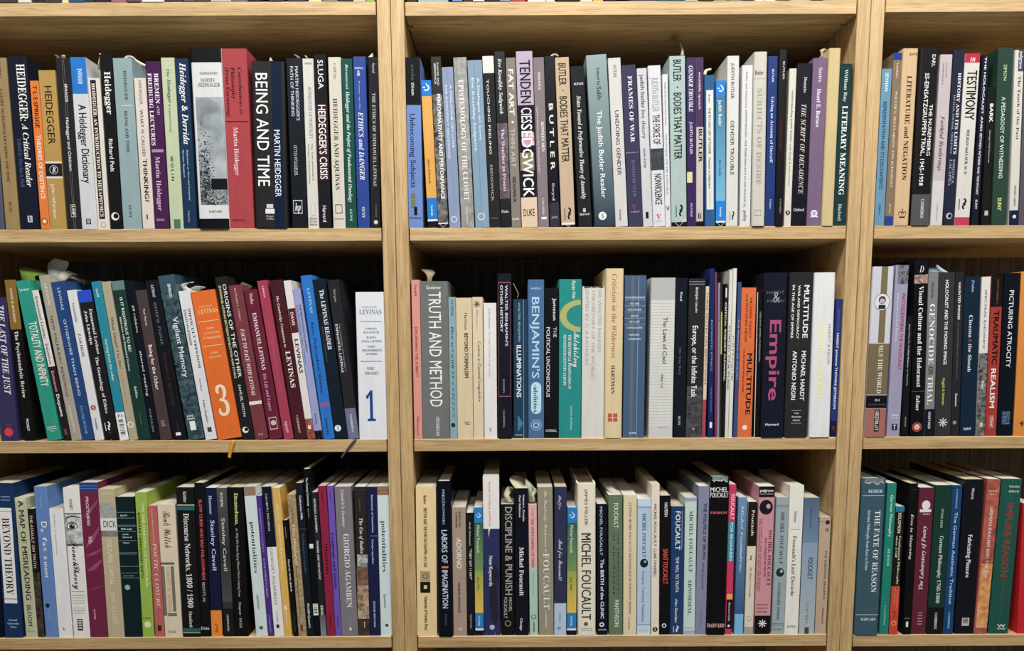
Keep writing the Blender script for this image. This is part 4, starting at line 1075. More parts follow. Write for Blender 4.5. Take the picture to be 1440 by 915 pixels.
[2,"C",456.6,-585.47,4.59,214.8,139,-0.48,1.0,"1a1918","","thin black journal with white letters among the pamphlets, middle shelf, centre bay",[["t",189.6,80.8,0.3,0.75,"dedcd6","S","CRITICAL INQUIRY ALMANAC"],
["q",209.1,196.1,0.4,0.8,"e0deda"]]],
[2,"C",461.49,-585.47,4.59,233.0,155,0.0,1.3,"d2d2cc","","thin tall white pamphlet nearest the black journal, middle shelf, centre bay",[["t",156.9,67.4,0.3,0.7,"3a3a38","S","PUBLIC CULTURE"]]],
[2,"C",466.58,-585.47,5.07,235.9,154,0.0,1.2,"dad9cc","","thin tall cream pamphlet beside the steel blue one, middle shelf, centre bay",[["t",143.7,80.7,0.3,0.7,"6a5c50","s","CRITIQUE"]]],
[2,"C",474.0,-585.47,4.76,217.5,142,0.0,1.7,"384e7e","","narrow steel blue pamphlet next to the orange paperback, middle shelf, centre bay",[["t",166.7,80.7,0.3,0.6,"a8b8d8","s","THE POLITICS OF THEORY"]]],
[2,"C",479.06,-585.47,20.31,209.7,132,0.0,1.0,"db6832","","orange paperback with black capitals reading Multitude, middle shelf, centre bay",[["a",195.1,140,0.58,0.74,"5c2c14","s","MICHAEL HARDT"],
["a",200.8,134.6,0.3,0.46,"5c2c14","s","and ANTONIO NEGRI"],
["t",118.9,32.3,0.52,0.86,"2c1a14","S","MULTITUDE"],
["t",125.5,63.9,0.24,0.34,"6c3418","s","WAR AND DEMOCRACY IN THE AGE OF EMPIRE"],
["o",14.2,0.5,0.17,"f0e4d4"]]],
[2,"C",503.4,-585.47,7.99,203.8,127,-0.58,2.6,"111113","","thin black paperback between the orange and pink-lettered books, middle shelf, centre bay",[["b",203.3,0,0,0.12,"d8ccc0"],
["t",176.4,107.1,0.5,0.75,"8c8a8a","S","DEBATING EMPIRE CORPORATION"]]],
[2,"C",511.9,-585.47,32.42,229.6,144,-0.64,-1.2,"171b2b","hg","thick dark navy book with large pink letters Empire, middle shelf, centre bay",[["p",204.6,200.5,0.12,0.86,"6c6e78","us","HARDT"],
["p",203.5,188.9,0.38,0.68,"8e909a","uR","&"],
["p",192.8,189.2,0.14,0.86,"6c6e78","us","NEGRI"],
["t",164.7,52.5,0.28,0.76,"c65888","S","Empire"],
["p",20.2,16.5,0.18,0.76,"c8c8cc","uS","Harvard"]]],
[2,"C",544.83,-585.47,32.71,230.3,147,0.0,-0.8,"2a292a","h","thick charcoal book with bold white capitals Multitude, middle shelf, centre bay",[["t",212.5,139.7,0.62,0.84,"e8e8ea","S","MULTITUDE"],
["t",212.5,138.7,0.36,0.46,"dcdcde","S","WAR AND DEMOCRACY"],
["t",212.5,139.7,0.12,0.22,"dcdcde","S","IN THE AGE OF EMPIRE"],
["a",121.9,52.3,0.62,0.8,"e4e4e8","S","MICHAEL HARDT"],
["a",121.9,53.3,0.24,0.42,"e4e4e8","S","ANTONIO NEGRI"],
["b",38.6,37.9,0.28,0.72,"a8a8a8"],
["p",35.2,33.2,0.4,0.6,"c8c8c8","uS","THE"],
["p",30.1,28.1,0.3,0.7,"c8c8c8","uS","PENGUIN"],
["p",25.1,23.1,0.36,0.66,"c8c8c8","uS","PRESS"],
["b",20.4,19.7,0.28,0.72,"a8a8a8"]]],
[2,"C",580.23,-585.47,29.54,229.6,144,-0.5,-1.3,"dedede","h","thick white book with pale yellow lettering Commonwealth, middle shelf, centre bay",[["t",160.3,57.2,0.34,0.58,"dadb94","S","Commonwealth"],
["a",157.9,102.7,0.74,0.86,"8c8c8c","s","HARDT & NEGRI"]]],
[2,"C",611.82,-585.47,8.86,193.5,128,0.0,2.5,"23377a","","slim blue paperback against the upright, small red Y, middle shelf, centre bay",[["t",179.1,149.6,0.3,0.62,"7c6c90","c","REVOLUTION"],
["t",146.3,39.7,0.3,0.64,"e8eaf4","S","HARDT presents THOMAS JEFFERSON"],
["b",22.8,0,0,1,"14203c"],
["p",15.1,9.2,0.2,0.8,"b82c38","uR","Y"]]],
[2,"R",659.35,-585.4,29.72,237.3,154,0.0,-0.6,"c7c9d2","h","thick white and olive hardback with oval portrait, middle shelf, right bay",[["b",237.3,132.5,0.4,0.7,"786a4a"],
["b",131.5,60.1,0,1,"73664a"],
["O",188.8,0.5,0.36,"3c3c44"],
["O",188.8,0.5,0.34,"d8d8da"],
["O",191.4,0.5,0.17,"3c3c44"],
["O",189.7,0.5,0.125,"b4b0ae"],
["q",184.9,179.3,0.34,0.66,"2c2c34"],
["q",187.8,186.8,0.44,0.56,"4c4848"],
["t",129.2,113,0.46,0.66,"ece6d2","r","WILL IN"],
["t",110.5,61.8,0.46,0.66,"ece6d2","r","THE WORLD"],
["b",59.1,41,0,1,"15161c"],
["p",53.9,50.5,0.4,0.62,"a8a6a0","uS","IN"],
["p",46.7,45.3,0.1,0.9,"6c6c70","uS","SHAKESPEARE"],
["b",40.3,0,0,1,"a4675e"],
["q",38.8,7.5,0.42,0.66,"1a1416"],
["a",37.1,9.2,0.46,0.62,"e0d4d0","R","GREENBLATT"]]],
[2,"R",692.02,-585.4,18.21,239.5,156,0.0,1.9,"9a95b2","","lavender paperback with photo of a boy and red title, middle shelf, right bay",[["n",239.5,213.6,0.18,1,"1c1c20","8c8c94",24],
["t",200.6,94.2,0.56,0.84,"bc2c56","c","PHOTOGRAPHING THE HOLOCAUST"],
["t",200.6,134,0.24,0.38,"e0def0","s","Interpretations of the Evidence"],
["a",32.5,29.5,0.28,0.84,"eceaf4","uS","Janina"],
["a",28.1,25.4,0.3,0.8,"eceaf4","uS","Struk"],
["q",18.1,9.1,0.36,0.78,"241e38"],
["p",16.9,10.5,0.46,0.68,"e4e0f0","uR","T"]]],
[2,"R",713.05,-585.4,9.09,168.8,110,-0.86,1.2,"16171a","","short black paperback tucked left of the tall Visual Culture, middle shelf, right bay",[["t",158.9,99.5,0.4,0.58,"b8b8b8","i","Regarding the Pain of Others"],
["t",122.7,72,0.4,0.58,"b8b8b8","r","The Tenure of Memory"],
["p",27.8,13.9,0.4,0.56,"a8a8a8","S","PICADOR"]]],
[2,"R",725.33,-585.4,18.84,246.6,161,-1.83,1.2,"0f1016","","tall black paperback lettered Visual Culture and the Holocaust, middle shelf, right bay",[["p",237.8,229.2,0.35,0.68,"c8c8cc","ui","D"],
["n",226,213.9,0,1,"4c2c28","d8b0a0",20],
["t",210.3,69.8,0.36,0.68,"ecebe8","R","Visual Culture and the Holocaust"],
["b",64.2,63.6,0,1,"b83c48"],
["a",58.5,36.5,0.36,0.62,"dcdcd8","r","Zelizer"],
["o",13.3,0.48,0.36,"c8404c"],
["o",13.3,0.48,0.28,"0f1016"],
["o",13.3,0.48,0.22,"d8b49c"]]],
[2,"R",745.06,-585.4,14.05,229.7,148,-1.87,1.6,"7b7d7e","","mid grey paperback lettered Genocide on Trial, middle shelf, right bay",[["a",215.9,193.8,0.34,0.56,"3c3e42","r","Bloxham"],
["t",185.9,101.9,0.22,0.72,"eceeee","r","GENOCIDE"],
["t",98.5,87.7,0.22,0.72,"383a40","r","ON"],
["t",85.7,45,0.22,0.72,"eceeee","r","TRIAL"],
["b",38.7,0,0,1,"161a26"],
["p",34.8,10.6,0.36,0.6,"d8dade","r","OXFORD"]]],
[2,"R",760.22,-585.4,22.3,228.8,142,-2.06,1.5,"333436","","dark grey paperback lettered Holocaust and the Moving Image, middle shelf, right bay",[["t",218.3,101.3,0.42,0.62,"e8e8ea","S","HOLOCAUST AND THE MOVING IMAGE"],
["a",82.6,44.4,0.4,0.56,"c9c05c","s","Haggith & Newman"],
["F",19.5,0.5,0.28,"d4d4d4"]]],
[2,"R",783.55,-585.4,12.07,229.6,152,-2.0,2.5,"28262a","","narrow black purple paperback lettered Haunted Images, middle shelf, right bay",[["t",215,164,0.38,0.64,"e4e4e6","S","HAUNTED IMAGES"],
["t",160.4,80.8,0.4,0.56,"7c7a80","s","FILM ETHICS TESTIMONY AND THE HOLOCAUST"],
["a",60.7,42.5,0.38,0.62,"dcdce0","S","Saxton"],
["o",19.3,0.4,0.22,"8c8a90"]]],
[2,"R",796.29,-585.4,21.96,223.0,147,-2.04,1.3,"14283a","g","dark blue paperback lettered Cinema and the Shoah, middle shelf, right bay",[["a",218.1,201.7,0.44,0.6,"a8bccc","i","Frodon"],
["t",170.1,138.9,0.34,0.56,"d8e2ea","r","Cinema"],
["t",136.9,132.3,0.34,0.56,"c85858","r","&"],
["t",130.3,90.8,0.34,0.56,"d8e2ea","r","the Shoah"],
["p",12.1,8.7,0.2,0.7,"ecf0f2","uS","SUNY"]]],
[2,"R",818.63,-585.4,12.22,222.8,144,-1.71,1.0,"d9d7d3","","white paperback, speckled grey lower half, Spectral Evidence, middle shelf, right bay",[["n",117.3,0,0,1,"2c2c2c","8c8c8a",16],
["t",205,123.6,0.38,0.6,"4a4a4a","s","SPECTRAL EVIDENCE"],
["a",78.2,66.3,0.4,0.66,"e8e8e8","R","Baer"],
["q",19.3,13.4,0.4,0.72,"c8cc8c"]]],
[2,"R",832.28,-585.4,16.15,224.5,145,-1.46,2.7,"a3362e","","red paperback with black top lettered Traumatic Realism, middle shelf, right bay",[["b",224.5,181.7,0,1,"191715"],
["a",218.8,185.3,0.46,0.62,"9c5840","s","ROTHBERG"],
["t",176.5,101.2,0.3,0.76,"24140f","S","TRAUMATIC"],
["t",95.6,39.9,0.28,0.7,"eee8e4","S","REALISM"],
["q",29.2,11.4,0.3,0.72,"d87c70"],
["q",28.4,12.3,0.34,0.68,"a3362e"],
["p",27.5,13.1,0.4,0.62,"eee0da","S","STANF"]]],
[2,"R",849.48,-585.4,21.81,227.5,149,-1.38,2.0,"0e1520","g","blue black paperback lettered Picturing Atrocity, middle shelf, right bay",[["t",204,96.8,0.34,0.62,"e0e6ea","s","PICTURING ATROCITY"],
["n",35.1,16.5,0.25,0.75,"121c30","5c80a8",30]]],
[2,"R",871.97,-585.4,15.41,229.8,143,-1.44,1.3,"da8630","","orange paperback cut off by the frame at right, middle shelf, right bay",[["F",17.4,0.78,0.3,"2c1c10"]]],
[3,"L",-608.59,-877.0,19.5,229.7,151,1.44,2.0,"0c1322","","black navy book cut off at the frame's left edge, lower shelf, left bay",[]],
[3,"L",-586.74,-877.0,25.77,230.6,146,1.19,1.0,"153159","","navy hardback with white panel lettered Beyond Theory, lower shelf, left bay",[["a",211.6,209.3,0.3,0.8,"8ca0bc","uS","MARTIN"],
["a",206.9,204.7,0.3,0.8,"8ca0bc","uS","DONOUGHO"],
["q",194.2,52.2,0.12,0.84,"e8e6e2"],
["q",189.6,188.9,0.12,0.84,"4c5058"],
["t",179.5,65.1,0.28,0.68,"2c2e34","r","BEYOND THEORY"],
["q",59.3,58.3,0.12,0.84,"4c5058"],
["p",28.3,25.6,0.3,0.76,"a8b8cc","uR","Cornell"],
["p",23,20.3,0.2,0.86,"a8b8cc","uR","University"],
["p",17.8,15.1,0.36,0.7,"a8b8cc","uR","Press"]]],
[3,"L",-556.32,-877.0,16.76,208.7,130,0.0,2.0,"b0b292","","sage green paperback lettered A Map of Misreading, lower shelf, left bay",[["J",208.7,205.5,0,1,"c8c4a8"],
["t",205.2,57.1,0.3,0.74,"2f3026","c","A MAP OF MISREADING"],
["a",49.4,17.5,0.3,0.66,"3c3c30","c","BLOOM"],
["p",10.3,8.8,0.15,0.85,"7c7c64","uR","OXFORD"]]],
[3,"L",-539.26,-877.0,9.44,192.8,122,0.0,2.8,"1e1613","","thin brown black paperback with worn white title, lower shelf, left bay",[["t",183.7,104.9,0.25,0.65,"b8a49c","c","THE ASSAULT ON TRUTH"],
["n",98.2,1.2,0,1,"181210","54443c",14]]],
[3,"L",-527.65,-877.0,18.67,225.3,148,0.0,2.6,"587eb6","","medium blue paperback with scattered letters Defacement, lower shelf, left bay",[["a",210.1,195.4,0.4,0.5,"8caad4","r","TAUSSIG"],
["t",173.6,164.5,0.36,0.8,"f0f4f8","S","D"],
["t",163.1,157.8,0.3,0.55,"f0f4f8","S","e"],
["t",151.1,143.8,0.36,0.7,"f0f4f8","s","f"],
["t",143.4,137.6,0.36,0.66,"f0f4f8","S","a"],
["t",135.3,130,0.4,0.72,"f0f4f8","S","c"],
["t",122.2,117.3,0.36,0.7,"f0f4f8","S","e"],
["t",114.1,89.6,0.34,0.64,"f0f4f8","S","ment"],
["O",48.5,0.34,0.16,"1c2430"],
["p",42.7,25.6,0.38,0.5,"8caad4","r","STANFORD"]]],
[3,"L",-508.28,-877.0,20.16,192.4,121,0.0,2.3,"dadadb","","plain white short paperback with faint grey title, lower shelf, left bay",[["a",184.9,165.1,0.3,0.42,"8c8c8e","r","Colin Burrow"],
["t",162.7,124.4,0.3,0.42,"a09c98","r","The Transferential Literature"],
["p",14.8,10.3,0.3,0.55,"4c4c4c","uR","V"]]],
[3,"L",-485.77,-877.0,23.71,223.1,147,0.0,1.5,"e1dfda","","white paperback with black and white eye photo, lower shelf, left bay",[["a",207.5,190.7,0.36,0.52,"34342f","S","CUSSET"],
["b",186.2,184.4,0,1,"5c5048"],
["n",184.1,141.2,0,1,"8c8c8e","d4d4d2",9],
["E",178.8,156.1,0.08,0.75,"2c2c30"],
["b",141,138.2,0,1,"5c5048"],
["t",145.6,108.5,0.3,0.66,"2c2826","k","French"],
["t",110.7,73,0.3,0.66,"2c2826","k","Theory"],
["b",70.1,69.6,0.1,0.86,"9c9890"],
["b",64.8,64.2,0.1,0.86,"9c9890"],
["b",60.8,60.3,0.1,0.86,"a8a49c"],
["b",56.9,56.4,0.1,0.86,"a8a49c"],
["b",52.9,52.4,0.1,0.86,"a8a49c"],
["b",45.4,44.9,0.1,0.86,"a8a49c"],
["b",41.5,40.9,0.1,0.86,"a8a49c"],
["b",37.9,37.3,0.1,0.86,"a8a49c"],
["q",28.5,10.8,0.3,0.62,"4c4440"],
["q",26.7,24.9,0.36,0.56,"e1dfda"],
["q",23.1,21.3,0.36,0.56,"e1dfda"],
["q",19.5,17.7,0.36,0.56,"e1dfda"],
["q",15.5,13.7,0.36,0.56,"e1dfda"]]],
[3,"L",-461.75,-877.0,25.94,230.7,154,0.0,1.7,"6d2240","","burgundy paperback with blue top lettered Prosthesis, lower shelf, left bay",[["b",230.7,217.2,0,1,"223e7a"],
["b",226.2,225.7,0,1,"6c88b8"],
["b",222.4,221.9,0,1,"6c88b8"],
["W",208.2,71.4,0,1,"8c4464"],
["t",210,167.8,0.3,0.46,"e8dce4","s","PROSTHESIS"],
["a",151.6,141,0.3,0.5,"e0ccd8","r","Wills"],
["p",42.7,27.4,0.3,0.4,"c8a0b4","r","STANFORD"]]],
[3,"L",-435.17,-877.0,23.43,221.2,143,0.0,1.3,"b1a381","","tan paperback with grey photo band, Cultural Capital, lower shelf, left bay",[["p",216,213,0.2,0.8,"d8ccb0","uR","CHICAGO"],
["n",200.4,178.6,0,1,"8c8c88","a8a8a4",20],
["b",178.6,160.3,0,1,"d0cec8"],
["t",174.8,165,0.2,0.98,"3c3a38","us","DICK"],
["n",160.3,151.5,0,1,"5c5c5c","8c8c8c",20],
["t",148,78.9,0.36,0.62,"f0e8d2","c","CULTURAL CAPITAL"],
["a",67.8,19.3,0.36,0.62,"e4dabc","c","JOHN GUILLORY"]]],
[3,"L",-411.44,-877.0,26.31,209.6,134,0.0,2.4,"0e2226","","very dark green book with white rules, Mirror of Nature, lower shelf, left bay",[["b",187,186.4,0,1,"7c9494"],
["a",183.1,180.9,0.2,0.6,"b0c4c4","uR","RORTY"],
["b",178.6,178.1,0,1,"7c9494"],
["b",168.1,167.6,0,1,"7c9494"],
["b",166.4,165.8,0,1,"7c9494"],
["t",163.6,161.1,0.2,0.82,"b0c4c4","uR","Philosophy"],
["b",159,158.5,0,1,"7c9494"],
["t",155.5,153.4,0.26,0.6,"b0c4c4","uR","and the"],
["t",151.3,149,0.24,0.78,"b0c4c4","uR","Mirror of"],
["b",145.3,144.8,0,1,"7c9494"],
["t",142.9,140.9,0.26,0.62,"b0c4c4","uR","Nature"],
["b",127.3,126.8,0,1,"7c9494"],
["b",125.2,124.7,0,1,"7c9494"],
["b",106.8,106.3,0,1,"7c9494"],
["b",97.2,96.7,0,1,"7c9494"],
["p",93.3,91.7,0.15,0.75,"7c9494","uR","PRINCETON"],
["b",89.8,89.2,0,1,"7c9494"],
["o",75.3,0.34,0.15,"8ca4a4"]]],
[3,"L",-384.83,-877.0,16.29,216.1,139,0.53,2.0,"8cab38","","lime green hardback lettered On the Margins of Discourse, lower shelf, left bay",[["t",200,75.9,0.54,0.76,"eef2d0","c","ON THE MARGINS OF DISCOURSE"],
["a",186.1,89.1,0.16,0.38,"26300e","c","BARBARA HERRNSTEIN SMITH"],
["o",18.8,0.5,0.3,"dce4b0"],
["p",29.6,27.5,0.1,0.8,"54681c","uS","CHICAGO"]]],
[3,"L",-366.44,-877.0,13.84,196.4,128,0.0,2.4,"b05b56","","brick pink paperback lettered Poetic Closure, lower shelf, left bay",[["a",192,143,0.4,0.55,"dcb0a4","r","Barbara Herrnstein Smith"],
["t",141.3,44.1,0.34,0.72,"efd2c2","i","POETIC CLOSURE"],
["q",17.6,9.1,0.3,0.7,"4c1c1c"]]],
[3,"L",-351.79,-877.0,25.39,198.2,130,0.0,1.6,"d0c1a6","","cream paperback with signature-like script and grey frame, lower shelf, left bay",[["a",188.6,134,0.3,0.7,"4c443a","k","René Wellek"],
["q",112.6,109.3,0,0.78,"5c5850"],
["q",106.8,32.3,0,0.2,"6c6860"],
["q",106.8,38.6,0.56,0.74,"6c6860"],
["q",36.4,31.7,0.24,0.76,"6c6860"],
["t",105.5,38.6,0.28,0.5,"b0906c","R","CONCEPTS OF CRITICISM"],
["p",9.7,6.5,0.2,0.66,"3c3830","uR","YALE"]]],
[3,"L",-325.24,-877.0,25.52,223.2,145,0.47,1.4,"16171a","","black book with teal bands lettered Discourse Networks, lower shelf, left bay",[["a",217.1,200.7,0.4,0.58,"c4bcae","r","Kittler"],
["b",197.9,196.5,0.02,1,"c8b8a0"],
["b",195.5,189.6,0.02,1,"1e5c5e"],
["t",185,44.3,0.36,0.66,"ece8e0","R","Discourse Networks, 1800 / 1900"],
["p",38.5,14.7,0.4,0.58,"c8c0b4","r","Stanford"],
["b",12.9,7.8,0.02,1,"1e5c5e"],
["b",6.8,5.7,0.02,1,"c8b8a0"]]],
[3,"L",-299.15,-877.0,13.76,229.4,150,0.52,2.5,"121315","","black paperback with red lettering Slow Cures, lower shelf, left bay",[["t",204.7,85.5,0.4,0.7,"d6525c","c","SLOW CURES AND BAD PHILOSOPHERS"],
["a",81.9,52.4,0.38,0.64,"b8b4b0","s","ELLIOTT, Ed."],
["p",14.9,10.6,0.04,0.9,"e4e2e0","us","Duke"]]],
[3,"L",-284.19,-877.0,16.24,221.9,138,0.46,2.8,"141b3a","","navy paperback with bright orange foot, lower shelf, left bay",[["a",210.6,183.1,0.32,0.58,"a8b0c4","r","Hammer"],
["t",174.4,100.1,0.38,0.72,"dcdcec","s","Stanley Cavell"],
["b",39.6,0,0,1,"ee881a"],
["p",18.9,5.7,0.42,0.66,"5c3008","s","polity"]]],
[3,"L",-265.87,-877.0,14.76,221.8,139,0.0,2.5,"343436","","grey black paperback beside the orange-footed navy one, lower shelf, left bay",[["v",221.8,123.1,0,1,"4c4c4e","2c2c2e"],
["v",123.1,52.2,0,1,"2c2c2e","4a4446"],
["a",214.9,193.9,0.36,0.6,"dcdad8","R","FLEMING"],
["t",177.5,99.3,0.36,0.68,"b8b6b2","s","Stanley Cavell"],
["b",42.3,0,0,1,"1c1b1d"],
["p",33.3,8,0.4,0.56,"c8c4c0","R","LEXINGTON"]]],
[3,"L",-250.81,-877.0,20.9,222.6,141,0.49,2.5,"101110","","black paperback with yellow green lettering Situatedness, lower shelf, left bay",[["t",214,167.3,0.4,0.66,"c4cc80","s","Situatedness,"],
["t",162.6,60.2,0.42,0.58,"94948c","c","or, Why We Keep Saying Where We're Coming From"],
["a",52.1,12.5,0.42,0.58,"9c9c94","R","Simpson · DUKE"]]],
[3,"L",-218.43,-877.0,16.91,223.5,147,-2.13,2.5,"c2d0d0","","pale blue potentialities paperback leaning on purple book, lower shelf, left bay",[["b",223.5,210.2,0,1,"8c7262"],
["t",171.9,95.7,0.32,0.64,"3a464a","r","potentialities"],
["a",64.2,41.6,0.34,0.54,"4a565a","i","Agamben"],
["o",12.7,0.5,0.16,"4a565a"]]],
[3,"L",-199.96,-877.0,7.36,210.2,134,-2.47,2.3,"492e84","","narrow violet paperback with lilac lettering, lower shelf, left bay",[["t",192.3,126.5,0.3,0.6,"8c78c0","c","AGAMBEN'S POLITICS"],
["t",117.7,58.9,0.3,0.6,"a894d4","c","COLORATURES"],
["p",32.2,5.1,0.3,0.6,"8c78c0","S","STANFORD"]]],
[3,"L",-191.35,-877.0,14.27,223.7,145,-2.39,1.4,"dadad8","","black and white paperback with thin grey capitals, lower shelf, left bay",[["b",223.7,134.6,0,1,"141826"],
["a",213.3,158.4,0.34,0.52,"b4b8c4","r","CALARCO | DECAROLI"],
["t",133.8,48.7,0.3,0.6,"84868a","c","GIORGIO AGAMBEN"],
["p",37.9,21.7,0.4,0.52,"6c6c6c","r","STANFORD"],
["q",18.1,12.6,0.3,0.6,"24242a"]]],
[3,"L",-176.77,-877.0,10.93,221.7,138,-2.26,1.9,"d0a446","","golden yellow paperback lettered The Political, lower shelf, left bay",[["t",196.6,98.5,0.36,0.64,"f4ecd4","c","BEYOND   FORMS OF THE POLITICAL"],
["q",46.6,39.4,0.3,0.65,"f4ecd4"],
["p",36.7,16,0.36,0.6,"f4ecd4","S","FORDHAM"]]],
[3,"L",-163.26,-877.0,6.39,174.4,109,-3.0,1.6,"121315","","short thin black paperback lettered Pilate and Jesus, lower shelf, left bay",[["a",165.3,147.8,0.4,0.6,"8c8c8c","r","Agamben"],
["t",116,67.9,0.34,0.66,"c8c8c4","S","PILATE AND JESUS"],
["p",33.2,7,0.4,0.6,"6c6c6c","r","STANFORD"]]],
[3,"L",-155.64,-877.0,11.95,212.0,134,-2.39,1.1,"9e8660","","tan stone-textured paperback lettered Highest Poverty, lower shelf, left bay",[["n",212,0,0,1,"84704c","b09870",20],
["a",195,172.3,0.4,0.56,"5c4828","r","AGAMBEN"],
["t",168.8,110.7,0.34,0.66,"e4d8bc","i","The Highest"],
["t",107.2,111.1,0.34,0.66,"e4d8bc","i","Poverty"],
["t",107.5,34.3,0.34,0.52,"4c3c20","r","Monastic Rules and Form-of-Life"],
["q",18,8.1,0.3,0.6,"6c3c24"]]],
[3,"L",-143.03,-877.0,10.21,228.7,149,-2.21,1.1,"161b21","","black paperback with white and blue lettering, lower shelf, left bay",[["a",210.5,174.8,0.4,0.7,"e0e4e6","S","Catherine Mills"],
["b",161.7,161,0,1,"843c3c"],
["t",155.6,95.4,0.36,0.66,"3a6890","s","The Philosophy of Agamben"],
["p",49.5,12.9,0.34,0.64,"e0e4e6","S","McGill-Queen's"]]],
[3,"L",-132.51,-877.0,8.93,249.1,163,-1.73,1.5,"0d0f12","","tall thin black paperback with white square stickers, lower shelf, left bay",[["t",236.2,194.7,0.34,0.66,"ecece8","c","The Coming Community"],
["a",192.1,177.3,0.34,0.56,"8c8c8c","s","Agamben"],
["q",139,132.5,0.2,0.8,"e4e4e0"],
["q",49.3,31.8,0.1,0.9,"d8d6c8"],
["z",48.4,32.9,0.2,0.8,"3c3c38"]]],
[3,"L",-123.27,-877.0,8.42,215.1,141,-1.68,1.5,"212429","","dark grey thin paperback asking Where Are We Now, lower shelf, left bay",[["a",205.9,156.2,0.34,0.66,"d0d2d4","c","GIORGIO AGAMBEN"],
["t",143.9,85.9,0.34,0.66,"d4d6d8","c","WHERE ARE WE NOW?"],
["p",46.5,31.8,0.3,0.7,"dcdee0","S","ERIS"],
["v",31.8,0,0,1,"50565a","7c8286"]]],
[3,"L",-113.94,-877.0,11.74,224.2,142,-1.56,2.2,"881e3e","","crimson paperback lettered Stanzas, lower shelf, left bay",[["a",216.1,199.6,0.4,0.6,"5c1028","s","Agamben"],
["t",138.7,93,0.36,0.82,"4a1024","r","Stanzas"],
["p",30.9,12.8,0.4,0.6,"5c1028","s","MINNESOTA"]]],
[3,"L",-101.9,-877.0,9.09,224.0,145,-1.36,2.7,"694dac","","violet paperback lettered Language and Death, lower shelf, left bay",[["a",215.9,199.4,0.4,0.6,"4a3480","s","Agamben"],
["t",154.9,71.8,0.3,0.74,"26184c","R","Language and Death"],
["p",30.7,13.5,0.4,0.6,"3c2870","s","MINNESOTA"]]],
[3,"L",-92.51,-877.0,23.92,222.9,143,-0.96,1.8,"757077","","wide grey paperback with white capitals and tiny diamond, lower shelf, left bay",[["a",218.6,163.2,0.38,0.56,"e4e0e6","i","Leland de la Durantaye"],
["t",153.3,43.3,0.4,0.72,"f0ecf0","r","GIORGIO AGAMBEN"],
["p",30,12.8,0.56,0.6,"c4c0c4","r","---------"],
["D",10.5,0.56,0.08,"ece8ec"]]],
[3,"L",-68.28,-877.0,16.84,222.6,143,0.0,2.7,"2a2523","","black brown paperback with painted scene, Use of Bodies, lower shelf, left bay",[["b",218.3,217.6,0,1,"4c4440"],
["a",204.4,187,0.4,0.5,"7c7470","r","AGAMBEN"],
["t",176.2,123.8,0.38,0.66,"dcd4cc","I","The Use of Bodies"],
["n",122.4,104.7,0.1,1,"4c4440","c4c8c8",8],
["n",104.7,76.2,0,1,"5c3c26","7c6450",14],
["n",76.2,26,0,1,"6c5040","c4ac8c",10],
["n",26,0,0,1,"2c201c","4c3830",12],
["q",21.4,11.5,0.55,0.6,"c8c0b8"]]],
[3,"L",-51.14,-877.0,15.56,222.5,139,0.0,2.8,"191f44","","dark navy paperback lettered Remnants of Auschwitz, lower shelf, left bay",[["t",210.4,155.1,0.46,0.62,"b8c0dc","S","Remnants of Auschwitz"],
["b",150.5,149.8,0.3,0.98,"7c84ac"],
["a",144.9,108.1,0.4,0.56,"a8b0cc","R","Giorgio Agamben"],
["p",52.8,12.8,0.4,0.56,"a8b0cc","S","ZONE BOOKS"]]],
[3,"L",-35.28,-877.0,16.98,223.3,148,0.0,2.7,"c2d0d3","","pale blue potentialities paperback against the upright, lower shelf, left bay",[["b",223.3,210.1,0,1,"8c6a52"],
["b",217.2,216.7,0,1,"5c4838"],
["t",172.5,96.4,0.3,0.66,"3a464a","r","potentialities"],
["a",65,42.4,0.34,0.54,"4a565a","i","Agamben"],
["o",15.8,0.55,0.14,"3a464a"]]],
[3,"C",18.31,-877.34,29.16,222.7,140,0.54,1.7,"ddc38d","","wide cream yellow paperback lettered Puritan Dilemma, lower shelf, centre bay",[["a",209.7,197.2,0.38,0.54,"4c4024","S","Barker"],
["t",191.5,103.8,0.38,0.54,"2c281c","c","MILTON AND THE PURITAN DILEMMA 1641-1660"],
["q",97.8,82.2,0.18,0.68,"a39066"],
["o",90.3,0.44,0.14,"5c5034"],
["o",90.3,0.44,0.1,"a39066"],
["q",81.8,65.4,0.18,0.68,"1c1a14"],
["q",76.8,71.1,0.36,0.52,"c4b890"],
["p",59.5,8.5,0.38,0.54,"2c281c","c","University of Toronto Press"]]],
[3,"C",49.87,-877.34,21.38,231.1,155,0.0,-1.0,"0b0e1a","hg","black hardback lettered Labors of Imagination, lower shelf, centre bay",[["a",218.8,168.1,0.4,0.56,"8ca4c8","s","MIESZKOWSKI"],
["t",159.7,126.4,0.32,0.7,"b8c4d4","c","LABORS"],
["t",122.9,110.5,0.32,0.7,"b8c4d4","c","OF"],
["q",105.9,103.1,0.3,0.75,"dc6c5c"],
["t",100.3,42.9,0.32,0.7,"b8c4d4","c","IMAGINATION"],
["p",34.3,17.2,0.46,0.6,"5c6c84","s","Fordham"]]],
[3,"C",71.79,-877.34,19.72,192.2,128,0.0,1.4,"9d8979","","short taupe paperback lettered Minima Moralia, lower shelf, centre bay",[["p",186.1,162.2,0.5,0.64,"4c4038","S","RADICAL"],
["p",186.1,162.2,0.26,0.4,"4c4038","S","THINKERS"],
["a",146.7,101.6,0.3,0.66,"f4f0ea","S","ADORNO"],
["t",80.8,34.7,0.36,0.54,"2c2420","s","MINIMA MORALIA"],
["p",12.5,8,0.36,0.66,"f4f0ea","uS","V"]]],
[3,"C",92.23,-877.34,10.51,184.3,114,0.0,1.4,"16181a","","short black paperback lettered They Say, lower shelf, centre bay",[["a",170.3,135.8,0.4,0.6,"b8b8b8","s","Graff / Birkenstein"],
["t",130.8,84.8,0.38,0.7,"dcd8cc","c","\"THEY SAY / I SAY\""],
